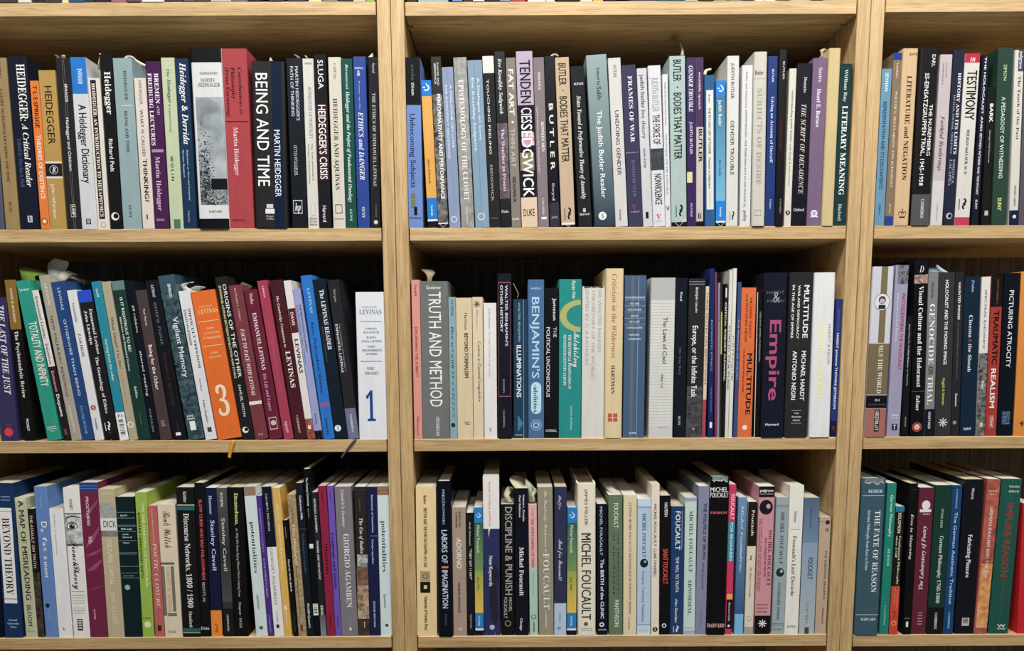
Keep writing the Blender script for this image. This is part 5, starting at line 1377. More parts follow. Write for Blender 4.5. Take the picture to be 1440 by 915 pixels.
["p",32.3,11.6,0.4,0.6,"a8a8a8","s","NORTON"]]],
[3,"C",103.61,-877.34,12.41,191.9,123,0.0,2.1,"3c6452","","green to yellow paperback beside the short black one, lower shelf, centre bay",[["b",191.9,169.5,0,1,"1478bc"],
["I",180,0.5,0.28,"e4f0fa"],
["v",169.5,97.3,0,1,"2c5a48","6c8a50"],
["v",97.3,34.7,0,1,"8c9a48","efbf38"],
["t",165.7,124.7,0.3,0.62,"dce8e0","s","Michel Foucault"],
["a",88.4,68.4,0.3,0.56,"5c5c28","s","Sara Mills"],
["b",34.7,10.8,0,1,"1478bc"],
["p",29.6,14.5,0.4,0.6,"dcecf8","S","Routledge"],
["b",10.8,7.9,0,1,"eceef0"],
["x",7.9,0]]],
[3,"C",116.66,-877.34,23.56,237.5,157,0.0,2.6,"282e5c","","tall white and indigo paperback lettered New Keywords, lower shelf, centre bay",[["b",237.5,160.2,0,1,"dbd6d4"],
["U",160.2,105.9,0,0.42,"dbd6d4"],
["t",228.9,164.6,0.36,0.48,"b86068","c","Bennett, Grossberg, and Morris"],
["t",120.1,74.6,0.34,0.56,"e4e6f0","S","New Keywords"],
["Q",107.7,16.3,0.36,1,"24242e"],
["T",39.8,0,0.65,1,"c4403c"],
["o",12.4,0.5,0.16,"a8acc4"]]],
[3,"C",142.14,-877.34,19.3,196.4,131,0.0,2.5,"131313","","black paperback with large grey capitals Discipline, lower shelf, centre bay",[["t",192.4,61.3,0.32,0.84,"8a8a8a","c","DISCIPLINE & PUNISH"],
["a",57.7,35.8,0.58,0.8,"9c9c9c","c","MICHEL"],
["a",57.7,26,0.2,0.44,"9c9c9c","c","FOUCAULT"],
["o",18.1,0.5,0.25,"6c6c6c"],
["o",18.1,0.5,0.16,"131313"]]],
[3,"C",162.28,-877.34,19.36,219.7,141,0.0,1.9,"101320","g","black blue paperback under crumpled cream paper slips, lower shelf, centre bay",[["a",209.8,171,0.6,0.74,"dcdce4","S","Hubert L. Dreyfus"],
["a",209,176.6,0.32,0.46,"dcdce4","S","Paul Rabinow"],
["t",133,60.3,0.34,0.66,"f0eeee","R","Michel Foucault"],
["p",26.3,7.4,0.38,0.56,"c8c8d0","S","Chicago"]]],
[3,"C",183.92,-877.34,11.97,195.8,124,-0.58,2.2,"a0beb0","","slim pink and mint paperback beside the crumpled slips, lower shelf, centre bay",[["b",195.8,102.2,0,1,"d69e9e"],
["a",189.7,178.4,0.42,0.6,"7c4c50","s","Kelly"],
["t",176.7,103.1,0.3,0.64,"7c4a50","c","THE WATCHING OF MAN"],
["t",96.9,59.4,0.42,0.52,"50706c","s","THE HISTORY"],
["o",27.9,0.5,0.32,"4c7c68"],
["o",27.9,0.5,0.2,"a0beb0"],
["p",20.7,5.3,0.4,0.6,"50706c","S","OXFORD"]]],
[3,"C",197.45,-877.34,21.6,221.2,139,-0.6,2.4,"8b8773","","olive grey companion paperback with white capitals, lower shelf, centre bay",[["t",215.6,124.7,0.44,0.62,"dcd8c4","k","The Cambridge Companion to"],
["t",123.6,39.1,0.34,0.72,"f0ece0","r","FOUCAULT"],
["p",36.8,9.7,0.42,0.54,"d4d0bc","r","CAMBRIDGE"]]],
[3,"C",219.49,-877.34,17.62,221.8,148,0.0,1.2,"2d314e","","indigo paperback with white script and pale blue foot, lower shelf, centre bay",[["a",208.9,188.9,0.34,0.56,"c4c8dc","k","Huffer"],
["t",144.3,82.8,0.36,0.66,"e4e4f0","k","Mad for Foucault"],
["b",48.8,0,0,1,"a6bace"],
["T",56.9,48.8,0,1,"a6bace"],
["p",35.3,20,0.42,0.54,"5c6c80","r","COLUMBIA"],
["F",11,0.4,0.18,"6c7c94"]]],
[3,"C",238.19,-877.34,13.75,191.2,121,0.0,2.2,"3c6452","","green to yellow paperback beside the cream hardback, lower shelf, centre bay",[["b",191.2,168.9,0,1,"1478bc"],
["I",179.3,0.5,0.28,"e4f0fa"],
["v",168.9,96.6,0,1,"2c5a48","6c8a50"],
["v",96.6,34,0,1,"8c9a48","efbf38"],
["t",165,124,0.3,0.62,"dce8e0","s","Michel Foucault"],
["a",87.7,67.7,0.3,0.56,"5c5c28","s","Sara Mills"],
["b",34,10.1,0,1,"1478bc"],
["p",28.9,13.7,0.4,0.6,"dcecf8","S","Routledge"],
["b",10.1,7.2,0,1,"eceef0"],
["x",7.2,0]]],
[3,"C",253.92,-877.34,26.39,226.2,147,-0.5,0.1,"dad2be","h","thick cream hardback with barred decorative lettering, lower shelf, centre bay",[["a",218.4,165.1,0.4,0.56,"4c4840","s","JAMES MILLER"],
["y",154.1,126.8,0.2,0.76,"8c8678"],
["t",153.2,23.8,0.22,0.74,"3c3a34","c","MICHEL FOUCAULT"],
["o",17.5,0.46,0.12,"5c564a"],
["p",11.6,10.1,0.2,0.8,"5c564a","uR","SIMON &"],
["p",8.3,6.9,0.2,0.8,"5c564a","uR","SCHUSTER"]]],
[3,"C",283.12,-877.34,14.74,196.2,123,-0.78,2.4,"0f1524","","black navy paperback lettered The Birth of the Clinic, lower shelf, centre bay",[["a",191.8,119.7,0.3,0.54,"a8b8c8","s","MICHEL FOUCAULT"],
["t",114.1,24.7,0.34,0.66,"e8ece8","S","The BIRTH of the CLINIC"],
["o",15.6,0.44,0.24,"e8ece8"],
["o",15.6,0.44,0.12,"0f1524"],
["p",8.8,6.9,0.1,0.9,"b8c0c8","uR","ROUTLEDGE"]]],
[3,"C",300.09,-877.34,20.05,209.2,135,-0.85,1.9,"5d6f57","","sage dark green paperback, archaeology title, curled slip above, lower shelf, centre bay",[["a",197.1,160.9,0.38,0.7,"b8c8a8","c","FOUCAULT"],
["t",153.4,61.1,0.62,0.76,"2c3828","s","T H E   A R C H A E O L O G Y"],
["t",153.4,61.4,0.3,0.44,"2c3828","s","O F   K N O W L E D G E"],
["p",53.2,12.5,0.42,0.72,"b4c4a4","c","PANTHEON"]]],
[3,"C",320.95,-877.34,19.27,208.7,139,-0.62,1.3,"d1c29e","","cream paperback with long brown title on scientific reason, lower shelf, centre bay",[["t",197.9,31.7,0.42,0.58,"5c4c34","r","GUTTING MICHEL FOUCAULT'S ARCHAEOLOGY OF SCIENTIFIC REASON"],
["p",26.7,8.2,0.38,0.52,"5c4c34","i","Cambridge"]]],
[3,"C",341.36,-877.34,19.55,203.1,127,-0.63,2.4,"a6bdd3","","pale blue paperback with dark portrait disc mid-spine, lower shelf, centre bay",[["b",203.1,192,0,1,"b8cadc"],
["b",191.7,191.2,0,1,"5c748c"],
["b",190.3,189.8,0,1,"5c748c"],
["a",181.9,116.9,0.36,0.62,"2c4460","r","MICHEL FOUCAULT"],
["O",108.1,0.5,0.3,"1c2028"],
["O",110.2,0.58,0.1,"8c98a4"],
["t",96,19.3,0.36,0.52,"5c7488","s","Security, Territory, Population"],
["b",15.7,15.1,0,1,"5c748c"],
["b",13.5,0,0,1,"b8c8d4"],
["p",7.1,5.3,0.15,0.8,"7c8c9c","uR","PICADOR"]]],
[3,"C",361.84,-877.34,11.68,224.5,148,-0.8,1.6,"dacdbe","","tall slim beige paperback with thin black capitals, lower shelf, centre bay",[["t",196,133,0.3,0.62,"2c2826","c","MICHEL FOUCAULT"],
["a",130.3,87.6,0.3,0.62,"3c3836","c","CLARE O'FARRELL"],
["o",8.3,0.5,0.32,"24201e"],
["p",10.8,6.1,0.36,0.64,"dacdbe","uI","S"]]],
[3,"C",374.41,-877.34,15.1,207.9,134,-0.8,2.4,"121113","","black paperback with red condensed capitals Saint, lower shelf, centre bay",[["a",197.4,176.9,0.42,0.72,"e4e2e4","c","HALPERIN"],
["t",129.1,76.6,0.3,0.76,"dc4444","c","SAINT FOUCAULT"],
["o",13.7,0.44,0.22,"c8c8c8"],
["o",13.7,0.44,0.12,"121113"]]],
[3,"C",389.81,-877.34,19.23,192.1,128,-0.63,2.7,"1e3a66","","deep blue paperback lettered The Will to Truth, lower shelf, centre bay",[["t",184.7,127.2,0.34,0.7,"f0f4f8","S","FOUCAULT"],
["b",185.1,128.4,0.82,0.84,"d4dce8"],
["t",117.3,64.4,0.38,0.62,"dce4f0","c","THE WILL TO TRUTH"],
["a",54.2,18.2,0.36,0.56,"dce4f0","c","Alan Sheridan"],
["r",13.5,3.1,0.25,0.7,"f0f4f8"]]],
[3,"C",409.34,-877.34,16.77,205.2,134,-0.52,1.7,"b5cac1","","pale mint paperback lettered Abnormal, lower shelf, centre bay",[["b",204.4,199.5,0,1,"8c94b8"],
["a",185.6,94.5,0.38,0.68,"4c5c60","r","MICHEL FOUCAULT"],
["t",83.8,30.4,0.36,0.66,"4c5c60","r","ABNORMAL"],
["p",11.3,9.4,0.1,0.8,"7c8c88","uR","PICADOR"],
["b",6.2,0,0,1,"9ca4c0"]]],
[3,"C",426.49,-877.34,15.54,221.6,140,0.0,1.7,"7b809a","","blue grey paperback lettered The Politics of Truth, lower shelf, centre bay",[["t",196.4,113.9,0.5,0.78,"14182c","S","THE POLITICS OF TRUTH"],
["a",108.2,69.4,0.5,0.7,"2c304c","m","Michel Foucault"],
["p",36.8,12.4,0.5,0.6,"4c5068","m","semiotext"]]],
[3,"C",442.33,-877.34,27.69,235.6,157,0.0,-0.1,"0e0e0f","hg","thick black hardback with torn jacket and red author name, lower shelf, centre bay",[["J",235.6,229.6,0,1,"6c8480"],
["a",220.1,213.5,0.02,0.92,"e0dedc","uc","MICHEL"],
["a",212.1,205.2,0.02,0.96,"e0dedc","uc","FOUCAULT"],
["t",184.7,181.3,0.04,0.92,"dc5c68","uR","ERIBON"],
["b",234.7,0,0.52,0.525,"2c2c2c"],
["p",17.2,11.7,0.04,0.94,"c8a89c","ur","HARVARD"]]],
[3,"C",470.32,-877.34,9.93,224.0,144,0.0,1.3,"c42e5a","","slim magenta and blue paperback, black box near foot, lower shelf, centre bay",[["b",169,110.8,0,1,"2c7c9c"],
["t",209.3,172.5,0.3,0.8,"f0e4ea","S","FOUCAULT"],
["t",167.9,110.8,0.3,0.7,"dceef4","S","FOR BEGINNERS"],
["b",61.5,53.6,0.1,0.95,"dc9c3c"],
["b",52.9,8.8,0.1,0.95,"18161a"],
["p",49.3,20.5,0.4,0.66,"d8d4c8","i","Illustrated Guide"],
["o",13.3,0.5,0.18,"e4e4e4"]]],
[3,"C",483.84,-877.34,12.73,205.0,127,0.0,1.2,"44709a","","mid blue paperback with italic title and curved line, lower shelf, centre bay",[["v",205,31.3,0,1,"6088ac","2c5880"],
["b",31.3,0,0,1,"6cacd4"],
["t",193.7,109.5,0.36,0.62,"c4dcec","I","Michel Foucault"],
["t",138.1,93.9,0.36,0.6,"c4dcec","I","Politics & Culture"]]],
[3,"C",498.56,-877.34,12.91,198.5,123,0.0,1.3,"cdc4b2","","half black half cream narrow paperback, lower shelf, centre bay",[["b",198.5,133.1,0,1,"1c1a18"],
["t",185.8,148.2,0.4,0.72,"e4dcd0","s","Foucault"],
["a",119.5,112.4,0.4,0.6,"4c463c","S","Gutting"],
["t",101.8,56,0.4,0.6,"6c6454","i","The History of Sexuality"],
["O",24,0.5,0.25,"8c8474"],
["O",24,0.5,0.2,"cdc4b2"],
["b",11.7,0,0,1,"9c9890"]]],
[3,"C",513.5,-877.34,22.91,220.6,142,0.0,2.6,"c28690","","pink paperback with black ends and round portrait, lower shelf, centre bay",[["b",220.6,204.7,0,1,"18161a"],
["p",216.6,212.6,0.06,0.9,"e8e4e4","uS","palgrave"],
["p",210.6,208.8,0.06,0.9,"a8a4a4","uS","macmillan"],
["O",190.1,0.48,0.42,"1c1a1e"],
["O",191.5,0.62,0.14,"a89898"],
["a",156.9,73.3,0.7,0.9,"6c2030","r","MICHEL FOUCAULT"],
["t",146,87,0.46,0.6,"7c3040","r","THE COURAGE OF TRUTH"],
["t",173.1,64.7,0.2,0.28,"8c4450","r","LECTURES AT THE COLLEGE DE FRANCE"],
["t",173.1,65.6,0.08,0.16,"8c4450","r","THE GOVERNMENT OF SELF AND OTHERS"],
["p",45.9,44.1,0.1,0.8,"8c4450","uS","GENERAL EDITORS"],
["p",40.5,38.7,0.1,0.8,"8c4450","uS","FRANCOIS EWALD"],
["p",35.1,33.3,0.1,0.8,"8c4450","uS","ENGLISH SERIES"],
["b",28.1,0,0,1,"121114"],
["F",16.1,0.5,0.26,"dcdcdc"]]],
[3,"C",539.12,-877.34,18.12,204.4,131,0.0,2.5,"8d9da2","","grey green paperback with dark disc, Psychiatric Power, lower shelf, centre bay",[["b",193.1,192.6,0,1,"4c5c64"],
["b",191,190.5,0,1,"4c5c64"],
["a",183,106,0.38,0.66,"3c4c54","r","MICHEL FOUCAULT"],
["O",93.2,0.5,0.32,"1c2830"],
["O",95,0.6,0.12,"8ca8b4"],
["t",78.1,21.9,0.36,0.56,"4c5c64","r","PSYCHIATRIC POWER"],
["b",16.1,15.6,0,1,"4c5c64"],
["b",13.9,13.4,0,1,"4c5c64"],
["p",8.1,6.3,0.1,0.8,"5c6c74","uR","PICADOR"]]],
[3,"C",557.54,-877.34,20.12,221.9,141,0.0,1.3,"dcd9d0","","tall off-white paperback lettered Last Decade, lower shelf, centre bay",[["a",183.7,167.9,0.36,0.56,"3c3c3e","s","Elden"],
["b",157.7,157.2,0.15,0.85,"5c5c5c"],
["t",147,58.5,0.34,0.6,"2c2c2e","s","Foucault's Last Decade"],
["p",14.3,10.7,0.2,0.82,"3c3c3e","us","polity"]]],
[3,"C",579.24,-877.34,22.42,203.7,128,0.0,2.5,"5c7088","","blue grey paperback with slate capitals and temple emblem, lower shelf, centre bay",[["v",203.7,137.2,0,1,"4c5e76","64809c"],
["v",137.2,0,0,1,"7c94ac","a2aab0"],
["a",188.6,158,0.4,0.52,"2c3848","s","M E R Q U I O R"],
["t",115.2,83,0.4,0.72,"24384c","c","FOUCAULT"],
["p",47.4,15.9,0.42,0.54,"3c4854","s","F O N T A N A"],
["q",10.1,3.6,0.36,0.64,"3c444c"]]],
[3,"C",602.75,-877.34,16.41,175.0,111,0.0,2.8,"b09882","","short tan paperback lettered The Essential Erasmus, lower shelf, centre bay",[["o",167.4,0.7,0.2,"2c2420"],
["b",168.7,168.1,0,1,"5c4c40"],
["p",158.7,153.4,0.55,0.8,"2c2420","uS","ME"],
["t",125.8,52.4,0.58,0.76,"5c4c40","s","THE ESSENTIAL ERASMUS"],
["p",39.1,15.7,0.56,0.7,"4c3c30","s","MERIDIAN"]]],
[3,"R",659.35,-878.54,34.66,233.3,148,0.0,-0.8,"375360","h","thick slate teal hardback with torn jacket, Fate of Reason, lower shelf, right bay",[["J",233.3,226.9,0,1,"6c6f78"],
["a",216.9,212.4,0.28,0.86,"c4d4d8","ur","BEISER"],
["b",208.6,207.9,0.05,0.95,"a8bcc4"],
["t",186.6,64.9,0.6,0.82,"ecf2f2","r","THE FATE OF REASON"],
["t",186.6,98,0.3,0.42,"a8c0c8","r","German Philosophy from Kant to Fichte"],
["b",31.6,30.7,0.02,0.98,"a8bcc4"],
["p",26.2,22.2,0.24,0.86,"dce4e6","ur","HARVARD"]]],
[3,"R",697.55,-878.54,13.09,225.7,149,0.0,2.0,"0e7868","","slim emerald green paperback lettered German Philosophy, lower shelf, right bay",[["t",208.4,146.5,0.4,0.7,"c8e4dc","c","German Philosophy"],
["a",128.9,103,0.4,0.64,"b8dcd4","r","BUBNER"],
["p",43.7,14,0.42,0.56,"a0ccc4","r","Cambridge"]]],
[3,"R",711.03,-878.54,12.58,192.0,119,0.0,1.2,"1c1916","","short black paperback with red foot, Continental Philosophy, lower shelf, right bay",[["b",192,184,0,1,"1c6c94"],
["a",182.5,152.6,0.3,0.66,"ece4d8","c","SOLOMON"],
["t",148.4,75.8,0.54,0.76,"ece0c8","R","Continental Philosophy"],
["t",148.4,116.6,0.2,0.4,"ece0c8","R","since 1750"],
["b",73.3,0,0,1,"c03c2a"],
["t",68.1,38.5,0.66,0.8,"e89c7c","c","THE RISE AND FALL"],
["t",70.8,45.7,0.36,0.48,"e0b050","c","OF THE SELF"],
["p",34.6,24.1,0.35,0.6,"1c1410","ui","7"],
["o",17.3,0.5,0.3,"e0a038"],
["o",17.3,0.5,0.2,"c03c2a"]]],
[3,"R",731.51,-878.54,11.45,225.3,148,-0.56,1.0,"111012","","black paperback with cream page edge lettered Mourning, lower shelf, right bay",[["p",217.1,216.3,0.1,0.9,"8c8c8c","uS","----"],
["t",180.7,113.1,0.3,0.62,"c8c4c0","i","Eros in Mourning"],
["q",19.6,11.5,0.34,0.62,"dcdce0"],
["b",25,24.3,0.1,0.8,"8c8c8c"]]],
[3,"R",744.1,-878.54,21.53,218.9,145,0.0,2.7,"5d2232","","burgundy book, title reading upward, Laboratory of Poetry, lower shelf, right bay",[["O",193.3,0.5,0.28,"dcd0d4"],
["b",187.2,182.8,0.1,0.86,"dcd0d4"],
["p",181.1,179,0.3,0.8,"dcd0d4","uI","Pushkin"],
["t",162.7,67.4,0.34,0.6,"e4d4d4","xI","The Laboratory of Poetry"],
["y",32.4,12.5,0.4,0.7,"dccccc"]]],
[3,"R",766.91,-878.54,23.72,222.4,139,0.0,2.2,"15362d","","dark bottle green book dated 1760 to 1860, lower shelf, right bay",[["a",188,159.7,0.42,0.56,"8cb0a0","r","PINKARD"],
["t",147.8,47.2,0.44,0.66,"c4d8cc","r","German Philosophy 1760-1860"],
["b",40.6,0,0,1,"1a1719"],
["p",32.5,7.6,0.44,0.6,"dcd8d8","R","CAMBRIDGE"]]],
[3,"R",790.93,-878.54,14.36,222.3,148,0.0,1.9,"153e6c","","deep blue paperback lettered Aesthetic Tradition, lower shelf, right bay",[["a",216.6,188.3,0.4,0.56,"8cb4dc","R","HAMMERMEISTER"],
["t",182.8,45.8,0.36,0.66,"d0e0f0","s","The German Aesthetic Tradition"],
["p",33.4,8.6,0.42,0.6,"a8c4e0","R","CAMBRIDGE"]]],
[3,"R",807.85,-878.54,28.12,230.7,151,0.0,2.7,"13151c","g","thick black hardback lettered Fabricating Pleasure, square emblem, lower shelf, right bay",[["a",218.1,201.3,0.4,0.54,"dcdce0","c","Wurst"],
["t",148.9,85.5,0.38,0.6,"e8e8ea","c","Fabricating Pleasure"],
["q",24.5,12.2,0.36,0.74,"b4b0a8"],
["z",23.1,13.7,0.42,0.68,"13151c"]]],
[3,"R",836.26,-878.54,18.8,230.8,153,1.07,1.8,"9e483a","","red and orange mottled paperback on idealism, lower shelf, right bay",[["n",229.4,0,0,1,"8c3c34","b8604c",7],
["n",105.6,8.8,0.1,1,"c06840","e8b060",9],
["a",214.2,212.1,0.12,0.88,"e8d0c0","uR","MICHAEL"],
["a",209.7,207.6,0.25,0.75,"e8d0c0","uR","MACK"],
["t",190.4,83.9,0.38,0.62,"f0dccc","c","GERMAN IDEALISM AND THE JEW"],
["p",12.1,10.3,0.1,0.9,"f0dcc8","uR","CHICAGO"]]],
[3,"R",857.75,-878.54,29.08,230.9,146,0.93,2.6,"185046","","wide green paperback with red capitals Impure Reason, lower shelf, right bay",[["b",230.5,0,0.5,0.51,"2c6c60"],
["a",220.8,218.1,0.38,0.9,"dce8e0","uR","WILSON"],
["a",213.9,211.1,0.38,0.88,"dce8e0","uR","HOLUB"],
["t",194.8,85.6,0.34,0.68,"a04438","c","IMPURE REASON"],
["t",82.1,30.1,0.5,0.6,"7c4438","s","DIALECTIC"],
["p",14.2,9.8,0.42,0.84,"f0f0ec","uS","W"],
["p",8.7,6.2,0.42,0.84,"f0f0ec","uS","WAYNE"]]],
[3,"R",900.4,-878.54,18.29,195.3,125,-1.6,2.5,"be1a20","","bright red book cut off at lower right corner, lower shelf, right bay",[]],
[0,"L",-518.9,0.73,24.96,208.8,140,0.0,-0.6,"4a4540","","charcoal grey book cropped above its foot, beside ivory ones, top shelf, left bay",[]],
[0,"L",-493.57,0.73,16.96,208.4,140,0.0,-0.4,"f0e4d4","","ivory book cropped above its foot, beside charcoal grey and black ones, top shelf, left bay",[]],
[0,"L",-475.07,0.73,15.08,209.1,140,0.0,0.2,"3c3834","","black book cropped above its foot, beside ivory and dark grey ones, top shelf, left bay",[]],
[0,"L",-458.85,0.73,22.62,204.6,140,0.0,-0.2,"4a4642","","dark grey book cropped above its foot, beside black and pale yellow ones, top shelf",[]],
[0,"L",-435.83,0.73,8.49,212.4,140,0.0,0.8,"efe4a8","","pale yellow book cropped above its foot, beside dark grey and blue ones, top shelf",[]],
[0,"L",-425.9,0.73,19.79,220.4,140,0.0,-0.1,"2c5c84","","blue book cropped above its foot, beside pale yellow and dark slate ones, top shelf",[]],
[0,"L",-405.63,0.73,12.26,214.7,140,0.0,0.8,"30404a","","dark slate book cropped above its foot, beside blue and brown black ones, top shelf",[]],
[0,"L",-391.97,0.73,20.28,217.6,140,0.0,0.8,"3c2c34","","brown black book cropped above its foot, beside dark slate and rose pink ones, top shelf",[]],
[0,"L",-370.36,0.73,19.8,218.3,140,0.0,0.1,"b06a7c","","rose pink book cropped above its foot, beside brown black and mauve brown ones, top shelf",[]],
[0,"L",-349.14,0.73,18.84,215.4,140,0.0,-1.0,"6c5458","","mauve brown book cropped above its foot, beside rose pink and wide white ones, top shelf",[]],
[0,"L",-329.5,0.73,29.21,200.1,140,0.0,-0.6,"efeeea","","wide white book cropped above its foot, beside mauve brown and plum ones, top shelf",[]],
[0,"L",-298.93,0.73,23.59,206.0,140,0.0,0.6,"4a3850","","plum book cropped above its foot, beside wide white and green grey ones, top shelf",[]],
[0,"L",-274.14,0.73,14.14,225.4,140,0.0,-0.1,"55615c","","green grey book cropped above its foot, beside plum and umber ones, top shelf, left bay",[]],
[0,"L",-259.12,0.73,18.86,211.4,140,0.0,0.1,"5a4c40","","umber book cropped above its foot, beside green grey and stone ones, top shelf, left bay",[]],
[0,"L",-238.34,0.73,27.35,219.4,140,0.0,0.0,"c4c0b4","","stone book cropped above its foot, beside umber and steel grey ones, top shelf, left bay",[]],
[0,"L",-210.23,0.73,20.76,203.7,140,0.0,0.6,"6c7078","","steel grey book cropped above its foot, beside stone and jet black ones, top shelf",[]],
[0,"L",-187.44,0.73,16.03,208.7,140,0.0,0.1,"26262a","","jet black book cropped above its foot, beside steel grey and violet grey ones, top shelf",[]],
[0,"L",-160.87,0.73,18.85,227.0,140,0.0,-0.4,"44404e","","violet grey book cropped above its foot, beside jet black and slate green ones, top shelf",[]],
[0,"L",-136.48,0.73,24.52,219.7,140,0.0,0.0,"3c4448","","slate green book cropped above its foot, beside violet grey and butter yellow ones, top shelf",[]],
[0,"L",-108.31,0.73,16.99,231.9,140,0.0,0.5,"e8dcae","","butter yellow book cropped above its foot, beside slate green and grey green ones, top shelf",[]],
[0,"L",-89.29,0.73,18.86,221.4,140,0.0,-0.1,"8c9088","","grey green book cropped above its foot, beside butter yellow and black green ones, top shelf",[]],
[0,"L",-68.57,0.73,18.87,217.9,140,0.0,0.0,"2c3434","","black green book cropped above its foot, beside grey green and pinkish white ones, top shelf",[]],
[0,"L",-48.83,0.73,16.04,215.8,140,0.0,0.4,"d8d0cc","","pinkish white book cropped above its foot, beside black green and lime ones, top shelf",[]],
[0,"L",-31.32,0.73,9.91,216.7,140,0.0,0.1,"a8c850","","lime book cropped above its foot, beside pinkish white ones, top shelf, left bay",[]],
[0,"C",21.88,-0.65,13.22,224.5,140,0.0,0.9,"3c3a36","","umber black book cropped above its foot, beside sea grey ones, top shelf, centre bay",[]],
[0,"C",37.0,-0.65,39.65,233.0,140,0.0,0.8,"a4bcbc","","sea grey book cropped above its foot, beside umber black and cornflower blue ones, top shelf",[]],
[0,"C",82.41,-0.65,13.2,219.6,140,0.0,-0.5,"6c94cc","","cornflower blue book cropped above its foot, beside sea grey and dark brown ones, top shelf",[]],
[0,"C",97.42,-0.65,11.33,229.4,140,0.0,0.9,"3c3a38","","dark brown book cropped above its foot, beside cornflower blue and bright white ones, top shelf",[]],
[0,"C",109.77,-0.65,15.09,204.3,140,0.0,-0.7,"efedea","","bright white book cropped above its foot, beside dark brown and blue black ones, top shelf",[]],
[0,"C",126.73,-0.65,17.93,202.5,140,0.0,-0.1,"2c3038","","blue black book cropped above its foot, beside bright white and lavender ones, top shelf",[]],
[0,"C",145.6,-0.65,14.15,202.6,140,0.0,-0.5,"8c98c0","","lavender book cropped above its foot, beside blue black and red ones, top shelf, centre bay",[]],
[0,"C",160.69,-0.65,18.88,227.4,140,0.0,0.3,"b84c50","","red book cropped above its foot, beside lavender and wide white ones, top shelf, centre bay",[]],
[0,"C",182.42,-0.65,23.61,205.4,140,0.0,0.8,"efedea","","wide white book cropped above its foot, beside red and cream ones, top shelf, centre bay",[]],
[0,"C",206.95,-0.65,11.33,223.1,140,0.0,0.4,"f0eadc","","cream book cropped above its foot, beside wide white and broad black ones, top shelf",[]],
[0,"C",220.11,-0.65,31.12,230.9,140,0.0,-0.7,"2c2824","","broad black book cropped above its foot, beside cream and stone ones, top shelf, centre bay",[]],
[0,"C",252.32,-0.65,16.06,207.7,140,0.0,0.9,"dcd8cc","","stone book cropped above its foot, beside broad black and orange yellow ones, top shelf",[]],
[0,"C",269.32,-0.65,13.22,213.9,140,0.0,0.9,"e8b458","","orange yellow book cropped above its foot, beside stone and violet black ones, top shelf",[]],
[0,"C",284.32,-0.65,16.99,234.6,140,0.0,-0.0,"24202a","","violet black book cropped above its foot, beside orange yellow and wide grey ones, top shelf",[]],
[0,"C",319.35,-0.65,33.06,205.7,140,0.0,0.7,"4c4850","","wide grey book cropped above its foot, beside violet black and slate blue ones, top shelf",[]],
[0,"C",354.15,-0.65,15.1,218.0,140,0.0,-0.1,"4c5c64","","slate blue book cropped above its foot, beside wide grey and deep teal ones, top shelf",[]],
[0,"C",371.1,-0.65,18.87,206.9,140,0.0,-0.3,"246c8c","","deep teal book cropped above its foot, beside slate blue and butter cream ones, top shelf",[]],
[0,"C",391.86,-0.65,16.04,225.3,140,0.0,-0.4,"efeada","","butter cream book cropped above its foot, beside deep teal and brown mauve ones, top shelf",[]],
[0,"C",409.65,-0.65,18.86,219.4,140,0.0,-1.0,"5c4c4c","","brown mauve book cropped above its foot, beside butter cream and khaki ones, top shelf",[]],
[0,"C",430.61,-0.65,16.05,200.6,140,0.0,-0.1,"b8b498","","khaki book cropped above its foot, beside brown mauve and ice blue ones, top shelf",[]],
[0,"C",454.15,-0.65,12.27,221.8,140,0.0,-0.3,"b0c4d4","","ice blue book cropped above its foot, beside khaki and aubergine ones, top shelf, centre bay",[]],
[0,"C",468.41,-0.65,14.16,202.3,140,0.0,0.0,"3c3440","","aubergine book cropped above its foot, beside ice blue and off-white ones, top shelf, centre bay",[]],
[0,"C",484.75,-0.65,11.34,227.6,140,0.0,1.0,"f0ece4","","off-white book cropped above its foot, beside aubergine and warm white ones, top shelf, centre bay",[]],
[0,"C",497.97,-0.65,13.23,203.7,140,0.0,0.9,"f0ece4","","warm white book cropped above its foot, beside off-white and tan ones, top shelf, centre bay",[]],
[0,"C",512.63,-0.65,16.99,201.4,140,0.0,-0.5,"b4a08c","","tan book cropped above its foot, beside warm white and putty ones, top shelf, centre bay",[]],
[0,"C",531.86,-0.65,22.67,209.5,140,0.0,0.6,"c8c0b0","","putty book cropped above its foot, beside tan and lilac white ones, top shelf, centre bay",[]],
[0,"C",557.84,-0.65,16.99,214.8,140,0.0,-0.7,"d8d8e0","","lilac white book cropped above its foot, beside putty and last dark ones, top shelf",[]],
[0,"C",591.49,-0.65,20.79,228.7,140,0.0,0.8,"28202c","","last dark book cropped above its foot, beside lilac white ones, top shelf, centre bay",[]]
]
